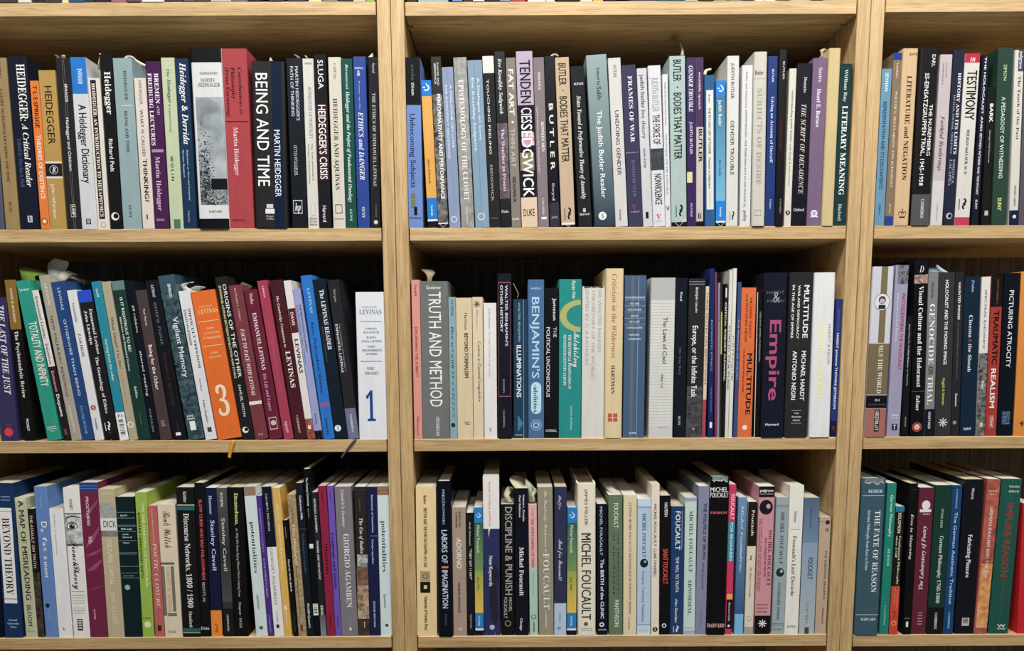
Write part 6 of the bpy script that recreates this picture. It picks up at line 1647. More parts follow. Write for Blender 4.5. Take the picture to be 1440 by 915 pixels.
SLIPS = [
["small torn tan paper scrap on top of the worn black paperback, upper shelf left", "paper", "paper_slip", "c8b48c", [[-465.3, 30.0, -59.3, -460.5, 30.0, -59.3], [-460.4, 20.0, -59.5, -455.6, 20.0, -60.0], [-459.4, 15.0, -59.9, -455.6, 15.0, -60.4]]],
["second tan scrap curling above the worn black paperback, upper shelf left", "paper", "paper_slip", "c4b088", [[-458.5, 30.0, -59.3, -452.6, 30.0, -59.4], [-455.5, 25.0, -58.3, -449.6, 25.0, -57.8], [-457.2, 30.0, -55.6, -453.3, 30.0, -55.2]]],
["ragged cream slip at the top left corner of the black crescent paperback", "paper", "paper_slip", "d2c6a8", [[-403.6, 20.0, -77.8, -399.7, 20.0, -77.8], [-401.0, 15.0, -72.1, -397.5, 15.0, -70.2], [-396.4, 12.0, -63.9, -394.4, 12.0, -62.1], [-397.1, 12.0, -60.3, -394.2, 12.0, -59.8]]],
["white paper slip arching rightward from the wide pale blue green paperback", "paper", "paper_slip", "cfccc4", [[-374.6, 30.0, -61.6, -370.8, 30.0, -63.4], [-368.4, 30.0, -56.5, -365.6, 30.0, -58.8], [-360.6, 30.0, -57.0, -359.8, 30.0, -59.8], [-355.0, 30.0, -61.6, -355.2, 30.0, -64.4], [-348.4, 30.0, -65.4, -349.6, 30.0, -68.2], [-342.7, 30.0, -68.2, -343.9, 30.0, -71.9]]],
["tiny white slip peeking above the widest black Being and Time", "paper", "paper_slip", "b8b4ac", [[-172.8, 30.0, -64.3, -167.4, 30.0, -64.3], [-172.2, 30.0, -61.5, -168.8, 30.0, -62.4], [-171.1, 30.0, -59.6, -169.6, 30.0, -60.1]]],
["grey slip leaning left behind the glossy dark navy paperback", "paper", "paper_slip", "8c8a84", [[-133.0, 30.0, -60.7, -129.1, 30.0, -60.3], [-136.8, 30.0, -57.5, -133.8, 30.0, -57.0], [-138.7, 30.0, -56.5, -137.2, 30.0, -55.6]]],
["grey white slip tip above the Intimations of Mortality paperback", "paper", "paper_slip", "a8a49c", [[-118.7, 20.0, -64.2, -116.3, 20.0, -64.2], [-120.6, 20.0, -61.9, -118.6, 20.0, -61.5], [-121.0, 20.0, -61.0, -120.1, 20.0, -60.5]]],
["white folded paper corner between royal blue and charcoal paperbacks", "paper", "paper_slip", "d4cfc4", [[-35.4, 20.0, -64.1, -27.6, 20.0, -63.2], [-32.4, 20.0, -61.4, -27.6, 20.0, -60.9], [-29.4, 20.0, -58.6, -28.0, 20.0, -58.2]]],
["cream paper curl above the shiny black spaced-letter paperback", "paper", "paper_slip", "c8c4ac", [[217.1, 30.0, -62.3, 219.1, 30.0, -62.3], [214.2, 30.0, -59.0, 217.1, 30.0, -59.9], [218.1, 30.0, -56.5, 219.1, 30.0, -58.4], [223.0, 30.0, -56.7, 222.5, 30.0, -58.6], [225.9, 30.0, -59.5, 224.0, 30.0, -60.4]]],
["long grey ribbon-like paper strip curling up under the upper shelf board, centre", "paper", "paper_slip", "9c958a", [[391.1, 20.0, -62.8, 395.4, 20.0, -62.8], [394.0, 30.0, -51.9, 397.4, 30.0, -52.8], [393.5, 40.0, -41.8, 396.5, 40.0, -40.9], [391.1, 60.0, -29.9, 399.1, 60.0, -28.5], [389.0, 80.0, -19.7, 397.2, 80.0, -20.2]]],
["white curled paper slip above the blue psychic life paperback", "paper", "paper_slip", "dedcd6", [[422.7, 20.0, -87.8, 426.6, 20.0, -88.3], [423.6, 20.0, -83.2, 427.5, 20.0, -85.1], [426.4, 20.0, -80.9, 429.4, 20.0, -82.8], [433.2, 20.0, -79.6, 433.3, 20.0, -82.3]]],
["torn tan jacket flap beside the plain tan cloth hardback", "paper", "paper_slip", "bba884", [[583.1, 20.0, -65.4, 586.1, 20.0, -66.4], [581.9, 20.0, -59.9, 584.9, 20.0, -60.8], [580.8, 20.0, -57.1, 587.6, 20.0, -57.6], [585.6, 20.0, -54.9, 590.5, 20.0, -55.8]]],
["bright green paper slip between teal and grey beige paperbacks", "bookmark", "bookmark", "58742f", [[-526.0, 12.0, -362.4, -506.0, 12.0, -361.5], [-529.0, 15.0, -351.3, -508.3, 15.0, -354.4], [-539.8, 30.0, -343.1, -499.0, 30.0, -350.3], [-539.8, 40.0, -339.3, -514.7, 40.0, -344.4]]],
["large grey printed slip standing above the grey beige Talmudic book", "bookmark", "bookmark", "8a8c8a", [[-490.9, 20.0, -361.9, -486.9, 20.0, -362.0], [-492.9, 20.0, -355.0, -477.4, 20.0, -355.6], [-499.1, 30.0, -338.4, -474.4, 30.0, -346.4], [-493.5, 30.0, -332.0, -468.5, 30.0, -334.5], [-487.2, 30.0, -328.5, -476.3, 30.0, -331.5]]],
["rounded fan of grey loose pages above the steel blue paperback", "paper", "paper_slip", "a09e98", [[-482.9, 20.0, -362.0, -477.9, 20.0, -362.0], [-479.2, 20.0, -353.1, -469.7, 20.0, -360.1], [-476.4, 30.0, -345.4, -466.8, 30.0, -352.4], [-474.0, 40.0, -345.6, -460.2, 40.0, -351.6]]],
["outer grey page of the loose fan above the steel blue paperback", "paper", "paper_slip", "848480", [[-481.6, 30.0, -361.3, -477.6, 30.0, -361.3], [-474.8, 30.0, -351.4, -469.1, 30.0, -356.4], [-467.6, 35.0, -352.0, -458.0, 35.0, -360.0], [-457.1, 50.0, -359.0, -459.1, 50.0, -365.6]]],
["white slip folded over above the white Difficult Freedom paperback", "paper", "paper_slip", "b4b2ac", [[-304.2, 20.0, -375.7, -290.1, 20.0, -374.7], [-308.9, 20.0, -369.7, -299.8, 20.0, -368.8], [-305.6, 20.0, -365.8, -291.4, 20.0, -362.9], [-296.5, 20.0, -364.8, -288.5, 20.0, -363.9]]],
["grey slip corner pointing right above the thick orange book", "paper", "paper_slip", "8e8c86", [[-300.1, 30.0, -372.1, -285.1, 30.0, -375.2], [-290.8, 30.0, -368.1, -281.9, 30.0, -372.2], [-277.7, 30.0, -369.2, -275.7, 30.0, -370.7]]],
["grey green folded slip above the wine red paperback", "paper", "paper_slip", "74746a", [[-221.5, 20.0, -369.1, -215.7, 20.0, -373.1], [-226.9, 30.0, -366.4, -215.0, 30.0, -371.5], [-227.1, 40.0, -361.8, -213.1, 40.0, -367.9]]],
["brown dog-eared bookmark curling above the thick grey book", "bookmark", "bookmark", "8f8370", [[41.1, 15.0, -364.7, 47.1, 15.0, -364.8], [40.2, 15.0, -356.9, 48.2, 15.0, -358.9], [36.8, 20.0, -351.6, 50.8, 20.0, -353.6], [31.3, 25.0, -347.2, 51.3, 25.0, -351.2], [32.7, 30.0, -345.8, 46.9, 30.0, -346.8]]],
["thin beige string loop hanging beside the tall black Other History book", "string", "bookmark_string", "b4aa94", [[161.4, 10.0, -368.6, 162.1, 10.0, -367.6], [164.9, 10.0, -375.5, 165.9, 10.0, -375.0], [168.1, 10.0, -382.3, 169.1, 10.0, -382.4], [166.8, 10.0, -387.3, 167.8, 10.0, -387.9]]],
["pale blue paper slip above the mid grey Genocide paperback", "bookmark", "bookmark", "6f8c94", [[747.4, 20.0, -353.8, 774.6, 20.0, -355.0], [752.5, 30.0, -348.1, 772.8, 30.0, -349.2], [759.8, 40.0, -345.7, 774.2, 40.0, -347.3]]],
["white triangular paper tip above the dark grey moving image book", "bookmark", "bookmark", "a9b9bc", [[763.5, 20.0, -353.9, 775.6, 20.0, -355.0], [758.1, 20.0, -348.0, 765.2, 20.0, -349.0], [756.9, 20.0, -345.0, 758.8, 20.0, -344.1]]],
["crumpled cream paper slip arching over the Discipline paperback", "paper", "paper_slip", "b8ae98", [[152.3, 10.0, -680.8, 160.5, 10.0, -679.8], [146.7, 12.0, -670.7, 154.4, 12.0, -669.7], [148.2, 20.0, -665.0, 157.5, 20.0, -667.2], [152.4, 20.0, -658.7, 160.6, 20.0, -661.9], [158.6, 15.0, -658.8, 162.7, 15.0, -664.1]]],
["folded cream paper slip on top of the black blue paperback", "paper", "paper_slip", "c0b89e", [[162.7, 12.0, -660.3, 178.1, 12.0, -657.2], [155.5, 20.0, -649.2, 175.2, 20.0, -657.8], [156.5, 40.0, -647.7, 173.4, 40.0, -652.0], [160.8, 50.0, -647.3, 171.4, 50.0, -649.6]]],
["twisted pale green paper strip between black blue and pink paperbacks", "paper", "paper_slip", "a4a88c", [[183.2, 10.0, -679.9, 189.4, 10.0, -679.9], [182.2, 12.0, -668.8, 190.5, 12.0, -669.9], [179.2, 15.0, -658.9, 194.7, 15.0, -664.2], [178.3, 20.0, -650.4, 191.8, 20.0, -661.0], [179.5, 30.0, -649.1, 187.9, 30.0, -656.6]]],
["second twisted cream strip beside the companion paperback, lower shelf", "paper", "paper_slip", "c4c0a8", [[188.3, 8.0, -679.5, 191.4, 8.0, -678.5], [186.2, 8.0, -670.1, 191.4, 8.0, -669.0], [188.4, 10.0, -663.2, 194.5, 10.0, -665.3], [185.3, 10.0, -655.8, 193.5, 10.0, -660.1]]],
["curled white paper strip on top of the sage dark green paperback", "paper", "paper_slip", "b9b2a8", [[307.7, 10.0, -671.1, 315.9, 10.0, -666.9], [301.8, 20.0, -667.9, 311.1, 20.0, -664.7], [295.8, 40.0, -664.4, 304.3, 40.0, -661.2], [295.0, 60.0, -661.8, 298.2, 60.0, -659.6]]],
["grey loose sheet lying on top of the thick Pleasure hardback", "paper", "paper_sheet", "8a8a88", [[815.1, 30.0, -650.1, 819.0, 30.0, -646.9], [845.4, 60.0, -651.4, 840.8, 60.0, -645.9], [864.2, 70.0, -650.0, 857.5, 70.0, -646.7], [876.8, 80.0, -650.7, 875.5, 80.0, -647.4]]],
["wavy cream loose sheet lying on the wide green paperback", "paper", "paper_sheet", "8e8468", [[877.9, 30.0, -651.4, 900.8, 30.0, -650.5], [882.0, 50.0, -650.8, 911.9, 50.0, -652.1], [890.2, 70.0, -650.1, 916.3, 70.0, -651.3], [905.9, 90.0, -649.3, 920.3, 90.0, -650.5]]],
["orange ribbon marker of the thick orange book, hanging over the shelf edge", "ribbon", "ribbon_marker", "dd9a3c", [[-240.2, 2.0, -585.4, -234.2, 2.0, -585.4], [-239.5, -1.5, -586.9, -233.5, -1.5, -587.0], [-242.4, -2.0, -597.0, -236.8, -2.0, -597.1], [-244.9, -2.0, -607.2, -240.4, -2.0, -608.3], [-245.5, -2.0, -609.3, -240.6, -2.0, -611.3]]],
["grey ribbon marker of the black introduction paperback, hanging over the edge", "ribbon", "ribbon_marker", "4a505a", [[-64.7, 2.0, -585.7, -60.7, 2.0, -585.7], [-67.1, -1.5, -587.2, -63.1, -1.5, -587.8], [-75.4, -2.0, -597.8, -72.4, -2.0, -598.9], [-81.7, -2.0, -606.0, -79.2, -2.0, -608.0], [-84.9, -2.0, -611.1, -82.4, -2.0, -612.6]]],
["pale grey card standing in the dark gap left of the bright teal paperback", "card", "paper_card", "8c8c86", [[-535.3, 30.0, -549.1, -522.9, 30.0, -549.2], [-535.0, 30.0, -558.5, -521.6, 30.0, -558.5], [-533.8, 30.0, -568.9, -520.3, 30.0, -569.0], [-533.7, 30.0, -580.9, -519.1, 30.0, -579.4]]]
]

PART = {'t': 'title', 'a': 'author', 'p': 'imprint', 'b': 'band', 'v': 'band', 'q': 'panel', 'P': 'panel', 'n': 'picture',
        'x': 'pattern', 'y': 'pattern', 'z': 'pattern'}


class Part:
    def __init__(self):
        self.v, self.f, self.i, self.m, self.c = [], [], [], [], []

    def add(self, vs, fs, mt, cols=None):
        n = len(self.v)
        self.v += vs
        self.f += [tuple(a + n for a in q) for q in fs]
        if mt not in self.m:
            self.m.append(mt)
        self.i += [self.m.index(mt)] * len(fs)
        self.c += cols if cols else [(1, 1, 1, 1)] * len(vs)


def make_book(row, bay, x0, z0, w, h, d, tilt, sb, col, flags, label, items):
    w, h, d = w * MM, h * MM, d * MM
    SHELF_ROW[0] = row
    t = math.radians(tilt)
    x0, z0, sb = x0 * MM, z0 * MM, sb * MM
    hard, gloss = 'h' in flags, 'g' in flags
    W = w / math.cos(t)
    bay_name = {'L': 'left', 'C': 'middle', 'R': 'right'}[bay]
    row_name = ['top', 'upper', 'middle', 'lower'][row]
    grp = 'books on the %s shelf of the %s bookcase' % (row_name, bay_name)
    px = x0 if t <= 0 else x0 + W
    ox = 0.0 if t <= 0 else -w
    root = empty('book', (px, sb, z0 + 0.0001), label, 'book', grp, t)

    rad = min(w * 0.22, 0.0028) if hard else min(w * 0.12, 0.0009)

    def surf(x):
        e = min(x, w - x)
        if e >= rad:
            return 0.0
        e = max(e, 0.0)
        return rad - math.sqrt(max(rad * rad - (rad - e) ** 2, 0))

    # cover: a folded shell, extruded upwards
    th = 0.0022 if hard else 0.0004
    th = min(th, w * 0.2)
    n = 4
    xs = [rad * (1 - math.cos(math.pi / 2 * k_ / n)) for k_ in range(n + 1)]
    xs = xs + [w - x for x in reversed(xs)]
    outer = [(0, d)] + [(x, surf(x)) for x in xs] + [(w, d)]
    outer[1] = (0, rad)
    outer[-2] = (w, rad)
    inner = []
    for (x, y) in outer:
        inner.append((min(max(x, th), w - th), y if y >= d else max(y + th * 0.6, th)))
    k_ = len(outer)
    vs = []
    for z in (0, h):
        vs += [(ox + x, y, z) for x, y in outer]
        vs += [(ox + x, y, z) for x, y in inner]
    fs = []
    for a in range(k_ - 1):
        fs.append((a, a + 1, 2 * k_ + a + 1, 2 * k_ + a))
        fs.append((k_ + a + 1, k_ + a, 3 * k_ + a, 3 * k_ + a + 1))
        fs.append((2 * k_ + a, 2 * k_ + a + 1, 3 * k_ + a + 1, 3 * k_ + a))
        fs.append((a + 1, a, k_ + a, k_ + a + 1))
    fs.append((0, 2 * k_, 3 * k_, k_))
    fs.append((k_ - 1, 2 * k_ - 1, 4 * k_ - 1, 3 * k_ - 1))
    cv = mesh_obj('cover', vs, fs, [cover_mat(col, gloss)], root)
    for p in cv.data.polygons:
        p.use_smooth = False
    # page block
    ins = 0.003 if hard else 0.0003
    e = 0.00005
    vv, ff = box_data(ox + th + e, ox + w - th - e, (0.004 if hard else th * 1.2 + rad * .2 + .0003), d - (0.003 if hard else 0.0004),
                      ins if hard else 0.0001, h - ins)
    mesh_obj('pages', vv, ff, [pages_mat(random.choice(('cfc8b4', 'd6d0c0', 'c8bea2', 'dcd8cc')))], root)

    parts = {}

    def part(nm):
        # every band, panel and picture is a part of its own; emblem pieces lying together stay one part
        if nm in ('band', 'panel', 'picture', 'rule'):
            key = (nm, item_no)
        elif nm == 'emblem':
            key = (nm, emblem_no)
        else:
            key = (nm, 0)
        return parts.setdefault(key, Part())
    item_no = emblem_no = 0
    last_emblem = -1.0
    lift = 0.00005

    def strip(nm, v0, v1, u0, u1, mt, nz=1, cfun=None):
        u0, u1 = max(u0, 0.004), min(u1, 0.996)
        cuts = sorted({u0 * w, u1 * w} | {x for x in xs if u0 * w < x < u1 * w})
        zs_ = [v0 + (v1 - v0) * j / nz for j in range(nz + 1)]
        vs, fs, cs = [], [], []
        for z in zs_:
            for x in cuts:
                vs.append((ox + x, surf(x) - lift, z))
                cs.append(cfun(z) if cfun else (1, 1, 1, 1))
        m_ = len(cuts)
        for j in range(nz):
            for a in range(m_ - 1):
                q0 = j * m_ + a
                # v0 is the upper edge, so rows run downwards
                fs.append((q0, q0 + m_, q0 + m_ + 1, q0 + 1))
        part(nm).add(vs, fs, mt, cs)

    def poly(nm, pts, mt):
        vs = [(ox + x, surf(min(max(x, 0), w)) - lift, z) for x, z in pts]
        part(nm).add(vs, [tuple(range(len(pts)))], mt)

    def ellipse(cx, cz, rx, rz, n_=24, a0=0, a1=2 * math.pi):
        return [(cx + rx * math.cos(a0 + (a1 - a0) * j / n_), cz + rz * math.sin(a0 + (a1 - a0) * j / n_)) for j in range(n_)]

    for it in items:
        lift += 0.000014
        c = it[0]
        item_no += 1
        if c in 'oOFDILQTWKr' and abs(it[1] - last_emblem) > 12:
            emblem_no += 1
        if c in 'oOFDILQTWKr':
            last_emblem = it[1]
        if c in 'tap':
            _, v0, v1, u0, u1, co, st, tx = it
            v0, v1 = v0 * MM, v1 * MM
            key = (st[-1], tx)
            if key not in _text:
                continue
            vs0, fs0, xa, xb = _text[key]
            cap = CAP[st[-1]]
            sx = 1 / max(xb - xa, 1e-6)
            vs = []
            mode = st[0] if len(st) > 1 else ''
            for X, Y, layer in vs0:
                tx_ = (X - xa) * sx
                ty_ = Y / cap
                if mode == 'u':
                    x, z = (u0 + (u1 - u0) * tx_) * w, v1 + (v0 - v1) * ty_
                elif mode == 'x':
                    x, z = (u1 - (u1 - u0) * ty_) * w, v1 + (v0 - v1) * tx_
                else:
                    x, z = (u0 + (u1 - u0) * ty_) * w, v0 - (v0 - v1) * tx_
                vs.append((ox + x, surf(min(max(x, 0), w)) - lift - 0.00004 - layer * 0.00001, z))
            part(PART[c]).add(vs, fs0, paper(co, 0.5, 0.0, True))
        elif c == 'b' or c == 'q':
            _, v0, v1, u0, u1, co = it
            v0, v1 = v0 * MM, v1 * MM
            if v1 < 0.004:
                v1 = 0.0
            strip('rule' if abs(v0 - v1) < 0.0016 or (u1 - u0) < 0.03 else PART[c], v0, v1, u0, u1, paper(co, 0.3 if gloss else 0.45))
        elif c == 'v':
            _, v0, v1, u0, u1, c1, c2 = it
            v0, v1 = v0 * MM, v1 * MM
            if v1 < 0.004:
                v1 = 0.0
            k1, k2 = albedo(c1), albedo(c2)
            strip('band', v0, v1, u0, u1, gradient_mat(), 8,
                  lambda z: tuple(k1[j] + (k2[j] - k1[j]) * (v0 - z) / (v0 - v1) for j in range(4)))
        elif c == 'n':
            _, v0, v1, u0, u1, c1, c2, sc = it
            strip('picture', v0 * MM, (0 if v1 < 4 else v1 * MM), u0, u1, noise_mat(c1, c2, sc))
        elif c == 'x':
            # black foot with white diamond lattice
            v0 = it[1] * MM
            strip('pattern', v0, 0.0, 0, 1, paper('16171a'))
            lift += 0.000014
            lw = 0.0007
            nn = 2
            s_ = w / nn
            for j in range(-2, nn + 3):
                for sg in (1, -1):
                    xa_ = j * s_
                    xb_ = xa_ + sg * v0
                    # clip to the spine
                    pts = []
                    za, zb = 0.0, v0
                    if xb_ != xa_:
                        ts = sorted(((0.001 * w - xa_) / (xb_ - xa_), (0.999 * w - xa_) / (xb_ - xa_)))
                        ta, tb = max(0, ts[0]), min(1, ts[1])
                        if tb - ta < 0.05:
                            continue
                        p0 = (xa_ + (xb_ - xa_) * ta, v0 * ta)
                        p1 = (xa_ + (xb_ - xa_) * tb, v0 * tb)
                        poly('pattern', [(min(max(a_, 0), w), b_) for a_, b_ in ((p0[0] - lw / 2, p0[1]), (p0[0] + lw / 2, p0[1]), (p1[0] + lw / 2, p1[1]), (p1[0] - lw / 2, p1[1]))], paper('d8d8d6'))
        elif c in 'yz':
            _, v0, v1, u0, u1, co = it
            v0, v1 = v0 * MM, v1 * MM
            step = 0.0042 if c == 'y' else 0.0022
            z = v0
            while z - 0.0008 > v1:
                th_ = 0.0006 if c == 'y' else random.choice((0.0006, 0.0011, 0.0015))
                strip('pattern', z, z - th_, u0, u1, paper(co))
                z -= step
        elif c in 'oOFDI':
            _, v_, u, r, co = it
            cz, cx, rr = v_ * MM, u * w, r * w
            mt = paper(co)
            if c == 'o':
                poly('emblem', ellipse(cx, cz, rr, rr), mt)
            elif c == 'O':
                poly('emblem', ellipse(cx, cz, rr, rr * 1.12), mt)
            elif c == 'D':
                poly('emblem', [(cx, cz + rr * 1.7), (cx - rr, cz), (cx, cz - rr * 1.7), (cx + rr, cz)], mt)
            elif c == 'F':
                for j in range(8):
                    a = math.pi * j / 4
                    ca, sa = math.cos(a), math.sin(a)
                    pts = [(0.25, -0.1), (1, -0.13), (1, 0.13), (0.25, 0.1)]
                    poly('emblem', [(cx + rr * (p * ca - q_ * sa), cz + rr * (p * sa + q_ * ca)) for p, q_ in pts], mt)
                poly('emblem', ellipse(cx, cz, rr * .3, rr * .3, 12), mt)
            else:
                # bird-like curl: a thick arc, a short bar and a dot
                outer_ = ellipse(cx, cz, rr, rr, 14, -2.4, 1.6)
                inner_ = ellipse(cx, cz, rr * .6, rr * .6, 14, -2.4, 1.6)
                for j in range(13):
                    poly('emblem', [outer_[j], outer_[j + 1], inner_[j + 1], inner_[j]], mt)
                poly('emblem', [(cx - rr * 1.1, cz + rr * .3), (cx - rr * 1.1, cz), (cx - rr * .3, cz), (cx - rr * .3, cz + rr * .3)], mt)
                poly('emblem', ellipse(cx + rr * .1, cz + rr * 1.1, rr * .22, rr * .22, 10), mt)
        elif c == 'G':
            # scattered brush flecks: foliage, grass, mottling
            _, v0, v1, u0, u1, co = it
            v0, v1 = v0 * MM, v1 * MM
            mt = paper(co)
            rg = random.Random(int(v0 * 1e5))
            for j in range(150):
                cx_ = (u0 + (u1 - u0) * min(max(rg.gauss(.45, .24), .04), .96)) * w
                cz_ = v1 + (v0 - v1) * min(max(rg.betavariate(1.4, 2.2), .02), .98)
                a, r1, r2 = rg.uniform(0, 3.14), rg.uniform(.0006, .0022), rg.uniform(.0003, .0009)
                ca, sa = math.cos(a), math.sin(a)
                pts = [(cx_ + ca * p_ - sa * q_, cz_ + sa * p_ + ca * q_) for p_, q_ in ((-r1, 0), (0, -r2), (r1, 0), (0, r2))]
                pts = [(min(max(a_, u0 * w), u1 * w), b_) for a_, b_ in pts]
                n_ = len(pts)
                poly('picture', pts, mt)
        elif c == 'J':
            # torn top edge of a paper jacket: board colour above, ragged white tear line below
            _, v0, v1, u0, u1, co = it
            v0, v1 = v0 * MM, v1 * MM
            rg = random.Random(int(w * 1e6))
            n_ = 11
            edge = [(w * (0.01 + 0.98 * j / (n_ - 1)), v1 + rg.uniform(-.25, .45) * (v0 - v1)) for j in range(n_)]
            for j in range(n_ - 1):
                (xa_, za_), (xb_, zb_) = edge[j], edge[j + 1]
                poly('torn_edge', [(xa_, v0), (xa_, za_), (xb_, zb_), (xb_, v0)], paper(co))
                k1_, k2_ = .0005 + .0008 * rg.random(), .0005 + .0008 * rg.random()
                poly('torn_edge', [(xa_, za_), (xa_, za_ - k1_), (xb_, zb_ - k2_), (xb_, zb_)], paper('d8d6d2'))
        elif c == 'U':
            _, v0, v1, u0, u1, co = it
            poly('emblem', [(u0 * w + .0002, v0 * MM), (u0 * w + .0002, v1 * MM), (u1 * w, v0 * MM)], paper(co))
        elif c == 'E':
            # half-tone eye: brow, lids, white, iris, pupil, glint
            _, v0, v1, u0, u1, co = it
            v0, v1 = v0 * MM, v1 * MM
            xa, xb = u0 * w, u1 * w
            cx, cz, rx, rz = (xa + xb) / 2, (v0 + v1) / 2 - .001, (xb - xa) / 2, (v0 - v1) * .3
            up_ = [(cx + rx * math.cos(a), cz + rz * math.sin(a)) for a in [math.pi * j / 12 for j in range(13)]]
            dn_ = [(cx + rx * math.cos(a), cz - rz * .6 * math.sin(a)) for a in [math.pi * j / 12 for j in range(12, -1, -1)]]
            poly('picture', up_ + dn_, paper('3c3c40'))
            lift += 0.00002
            poly('picture', [(cx + (x - cx) * .86, cz + (z - cz) * .72 - .0002) for x, z in up_ + dn_], paper('d8d8d6'))
            lift += 0.00002
            poly('picture', ellipse(cx, cz, rz * .62, rz * .62), paper('4c4c50'))
            lift += 0.00002
            poly('picture', ellipse(cx, cz, rz * .34, rz * .34), paper('0c0c10'))
            lift += 0.00002
            poly('picture', ellipse(cx + rz * .2, cz + rz * .25, rz * .12, rz * .12, 10), paper('eceef0'))
            lift += 0.00002
            brow = [(xa, v0 - .001), (cx, v0 + .0022), (w * .95, v0 + .0004), (w * .95, v0 + .0016), (cx, v0 + .0042), (xa, v0 + .0008)]
            poly('picture', brow, paper(co))
            lift += 0.00002
        elif c in 'LQTWKrP':
            _, v0, v1, u0, u1, co = it
            v0, v1 = v0 * MM, v1 * MM
            xa, xb = u0 * w, u1 * w
            cx, cz, rx, rz = (xa + xb) / 2, (v0 + v1) / 2, (xb - xa) / 2, abs(v0 - v1) / 2
            mt = paper(co)
            if c == 'Q':
                poly('emblem', ellipse(cx, cz, rx, rz, 28), mt)
            elif c == 'T':
                if u0 > 0.3:
                    poly('emblem', [(xb, v0), (xa, v1), (xb, v1)], mt)
                else:
                    poly('emblem', [(xa, v0), (xa, v1), (xb, v1)], mt)
            elif c == 'P':
                pts = []
                for k2_ in range(9):
                    a = math.pi * k2_ / 8
                    pts.append((cx + rx * math.cos(a), v0 - rx + rx * math.sin(a)))
                for k2_ in range(9):
                    a = math.pi + math.pi * k2_ / 8
                    pts.append((cx + rx * math.cos(a), v1 + rx + rx * math.sin(a)))
                poly('panel', pts, mt)
            elif c == 'L':
                n_ = 40
                for j in range(n_):
                    quad = []
                    for a, k3 in ((j, 1), (j + 1, 1), (j + 1, .68), (j, .68)):
                        an = 2 * math.pi * a / n_
                        x = xb - 0.04 * w + rx * 1.9 * k3 * math.cos(an)
                        quad.append((x, cz + rz * k3 * math.sin(an)))
                    if all(q2[0] < 0.995 * w for q2 in quad):
                        quad = [(max(q2[0], 0.02 * w), q2[1]) for q2 in quad]
                        poly('emblem', quad, mt)
            elif c == 'W':
                for a, b_, th_ in ((0.02, 0.2, 0.006), (0.3, 0.52, 0.009), (0.55, 0.62, 0.004), (0.66, 0.78, 0.008), (0.95, 1.0, 0.0012)):
                    z1 = v0 + (v1 - v0) * a
                    z2 = v0 + (v1 - v0) * b_
                    poly('emblem', [(w * .97, z1), (w * .97, z1 - th_ * .4), (w * .55, (z1 + z2) / 2 - th_), (w * .12, z2 - th_ * .3), (w * .12, z2), (w * .5, (z1 + z2) / 2)], mt)
            elif c == 'K':
                poly('emblem', [(cx - rx * .7, v1), (cx + rx * .7, v1), (cx + rx * .62, v1 + rz * .3), (cx - rx * .62, v1 + rz * .3)], mt)
                for s_ in (-1, 0, 1):
                    for th_ in (-1, 1):
                        pts = ellipse(cx + s_ * rx * .55, v1 + rz * .9, rx * .42, rz * .5, 10, 0, math.pi)
                        pi_ = ellipse(cx + s_ * rx * .55, v1 + rz * .9, rx * .3, rz * .36, 10, 0, math.pi)
                        for j in range(9):
                            poly('emblem', [pts[j], pts[j + 1], pi_[j + 1], pi_[j]], mt)
                        break
                poly('emblem', [(cx - rx * .06, v1 + rz * .3), (cx + rx * .06, v1 + rz * .3), (cx + rx * .06, v0), (cx - rx * .06, v0)], mt)
                poly('emblem', [(cx - rx * .2, v0 - rz * .3), (cx + rx * .2, v0 - rz * .3), (cx + rx * .2, v0 - rz * .18), (cx - rx * .2, v0 - rz * .18)], mt)
                for s_ in (-1, 1):
                    poly('emblem', [(cx + s_ * rx * .62, v1 + rz * .3), (cx + s_ * rx * .72, v1 + rz * .3), (cx + s_ * rx, v1 + rz * 1.1), (cx + s_ * rx * .88, v1 + rz * 1.1)][::-s_], mt)
            elif c == 'r':
                # profile-like swoosh made of two thick arcs
                for (ax, az, a0, a1) in ((cx + rx * .1, cz + rz * .45, -1.9, 1.9), (cx + rx * .55, cz - rz * .5, 1.3, 4.6)):
                    o_ = ellipse(ax, az, rx * .75, rz * .5, 14, a0, a1)
                    i_ = ellipse(ax, az, rx * .3, rz * .26, 14, a0, a1)
                    for j in range(13):
                        poly('emblem', [o_[j], o_[j + 1], i_[j + 1], i_[j]], mt)
                poly('emblem', [(cx - rx, v0 - rz * .2), (cx - rx, v1), (cx - rx * .8, v1), (cx - rx * .8, v0 - rz * .2)], mt)
    for (nm, _no), p in parts.items():
        o = mesh_obj(nm, p.v, p.f, p.m, root, p.i)
        if nm == 'band':
            at = o.data.color_attributes.new('ink', 'FLOAT_COLOR', 'POINT')
            for j, cc in enumerate(p.c):
                at.data[j].color = cc
    return root


collect_texts(BOOKS)
for b in BOOKS:
    make_book(*b)
SHELF_ROW[0] = None

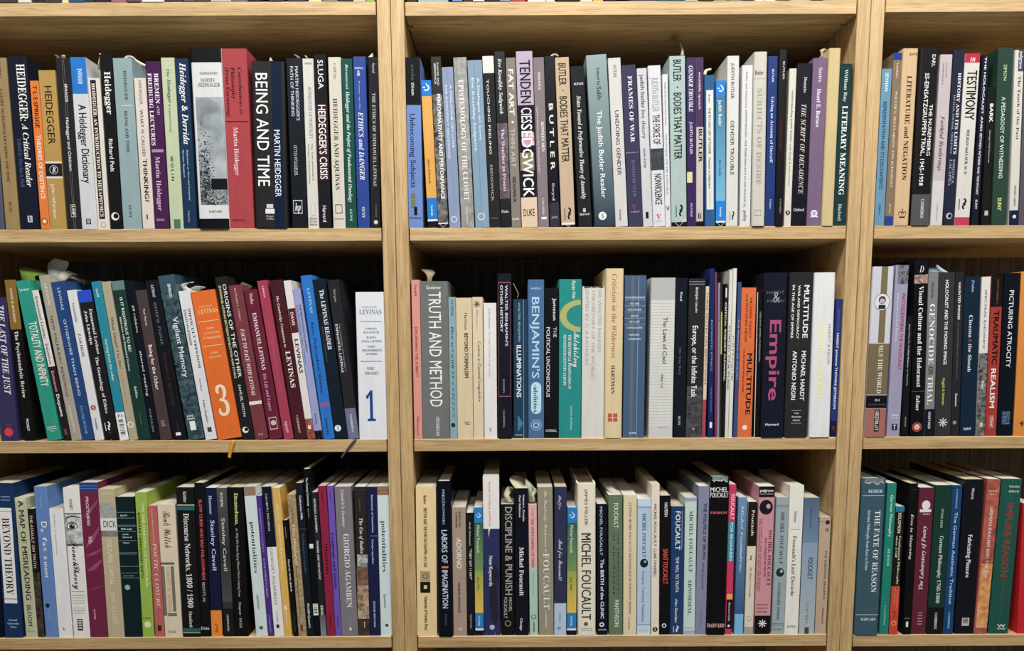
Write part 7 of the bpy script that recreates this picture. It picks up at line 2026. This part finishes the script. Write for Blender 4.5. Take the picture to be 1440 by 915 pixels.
# ------------------------------------------------------------------ loose slips, markers and ribbons
for lab, cat, nm, colr, pts in SLIPS:
    left = [Vector(p[:3]) * MM for p in pts]
    right = [Vector(p[3:]) * MM for p in pts]
    # smooth the two edges with a Catmull-Rom pass
    def smooth(L):
        out = []
        n = len(L)
        for i in range(n - 1):
            p0, p1, p2, p3 = L[max(i - 1, 0)], L[i], L[i + 1], L[min(i + 2, n - 1)]
            for k in range(4):
                t = k / 4
                out.append(0.5 * ((2 * p1) + (p2 - p0) * t + (2 * p0 - 5 * p1 + 4 * p2 - p3) * t * t + (3 * p1 - p0 - 3 * p2 + p3) * t ** 3))
        out.append(L[-1])
        return out
    left, right = smooth(left), smooth(right)
    base = (left[0] + right[0]) / 2
    vs, fs = [], []
    for a, b2 in zip(left, right):
        midp = (a + b2) / 2 + Vector((0, -0.0012, 0))
        vs += [tuple(a - base), tuple(midp - base), tuple(b2 - base)]
    for i in range(len(left) - 1):
        fs += [(3 * i, 3 * i + 3, 3 * i + 4, 3 * i + 1), (3 * i + 1, 3 * i + 4, 3 * i + 5, 3 * i + 2)]
    o = mesh_obj(nm, vs, fs, [paper(colr, 0.7)], None, None, tuple(base))
    so = o.modifiers.new('thickness', 'SOLIDIFY')
    so.thickness = 0.00025
    for p in o.data.polygons:
        p.use_smooth = True
    o['label'] = lab
    o['category'] = cat
    o['group'] = 'papers and markers sticking out of books'
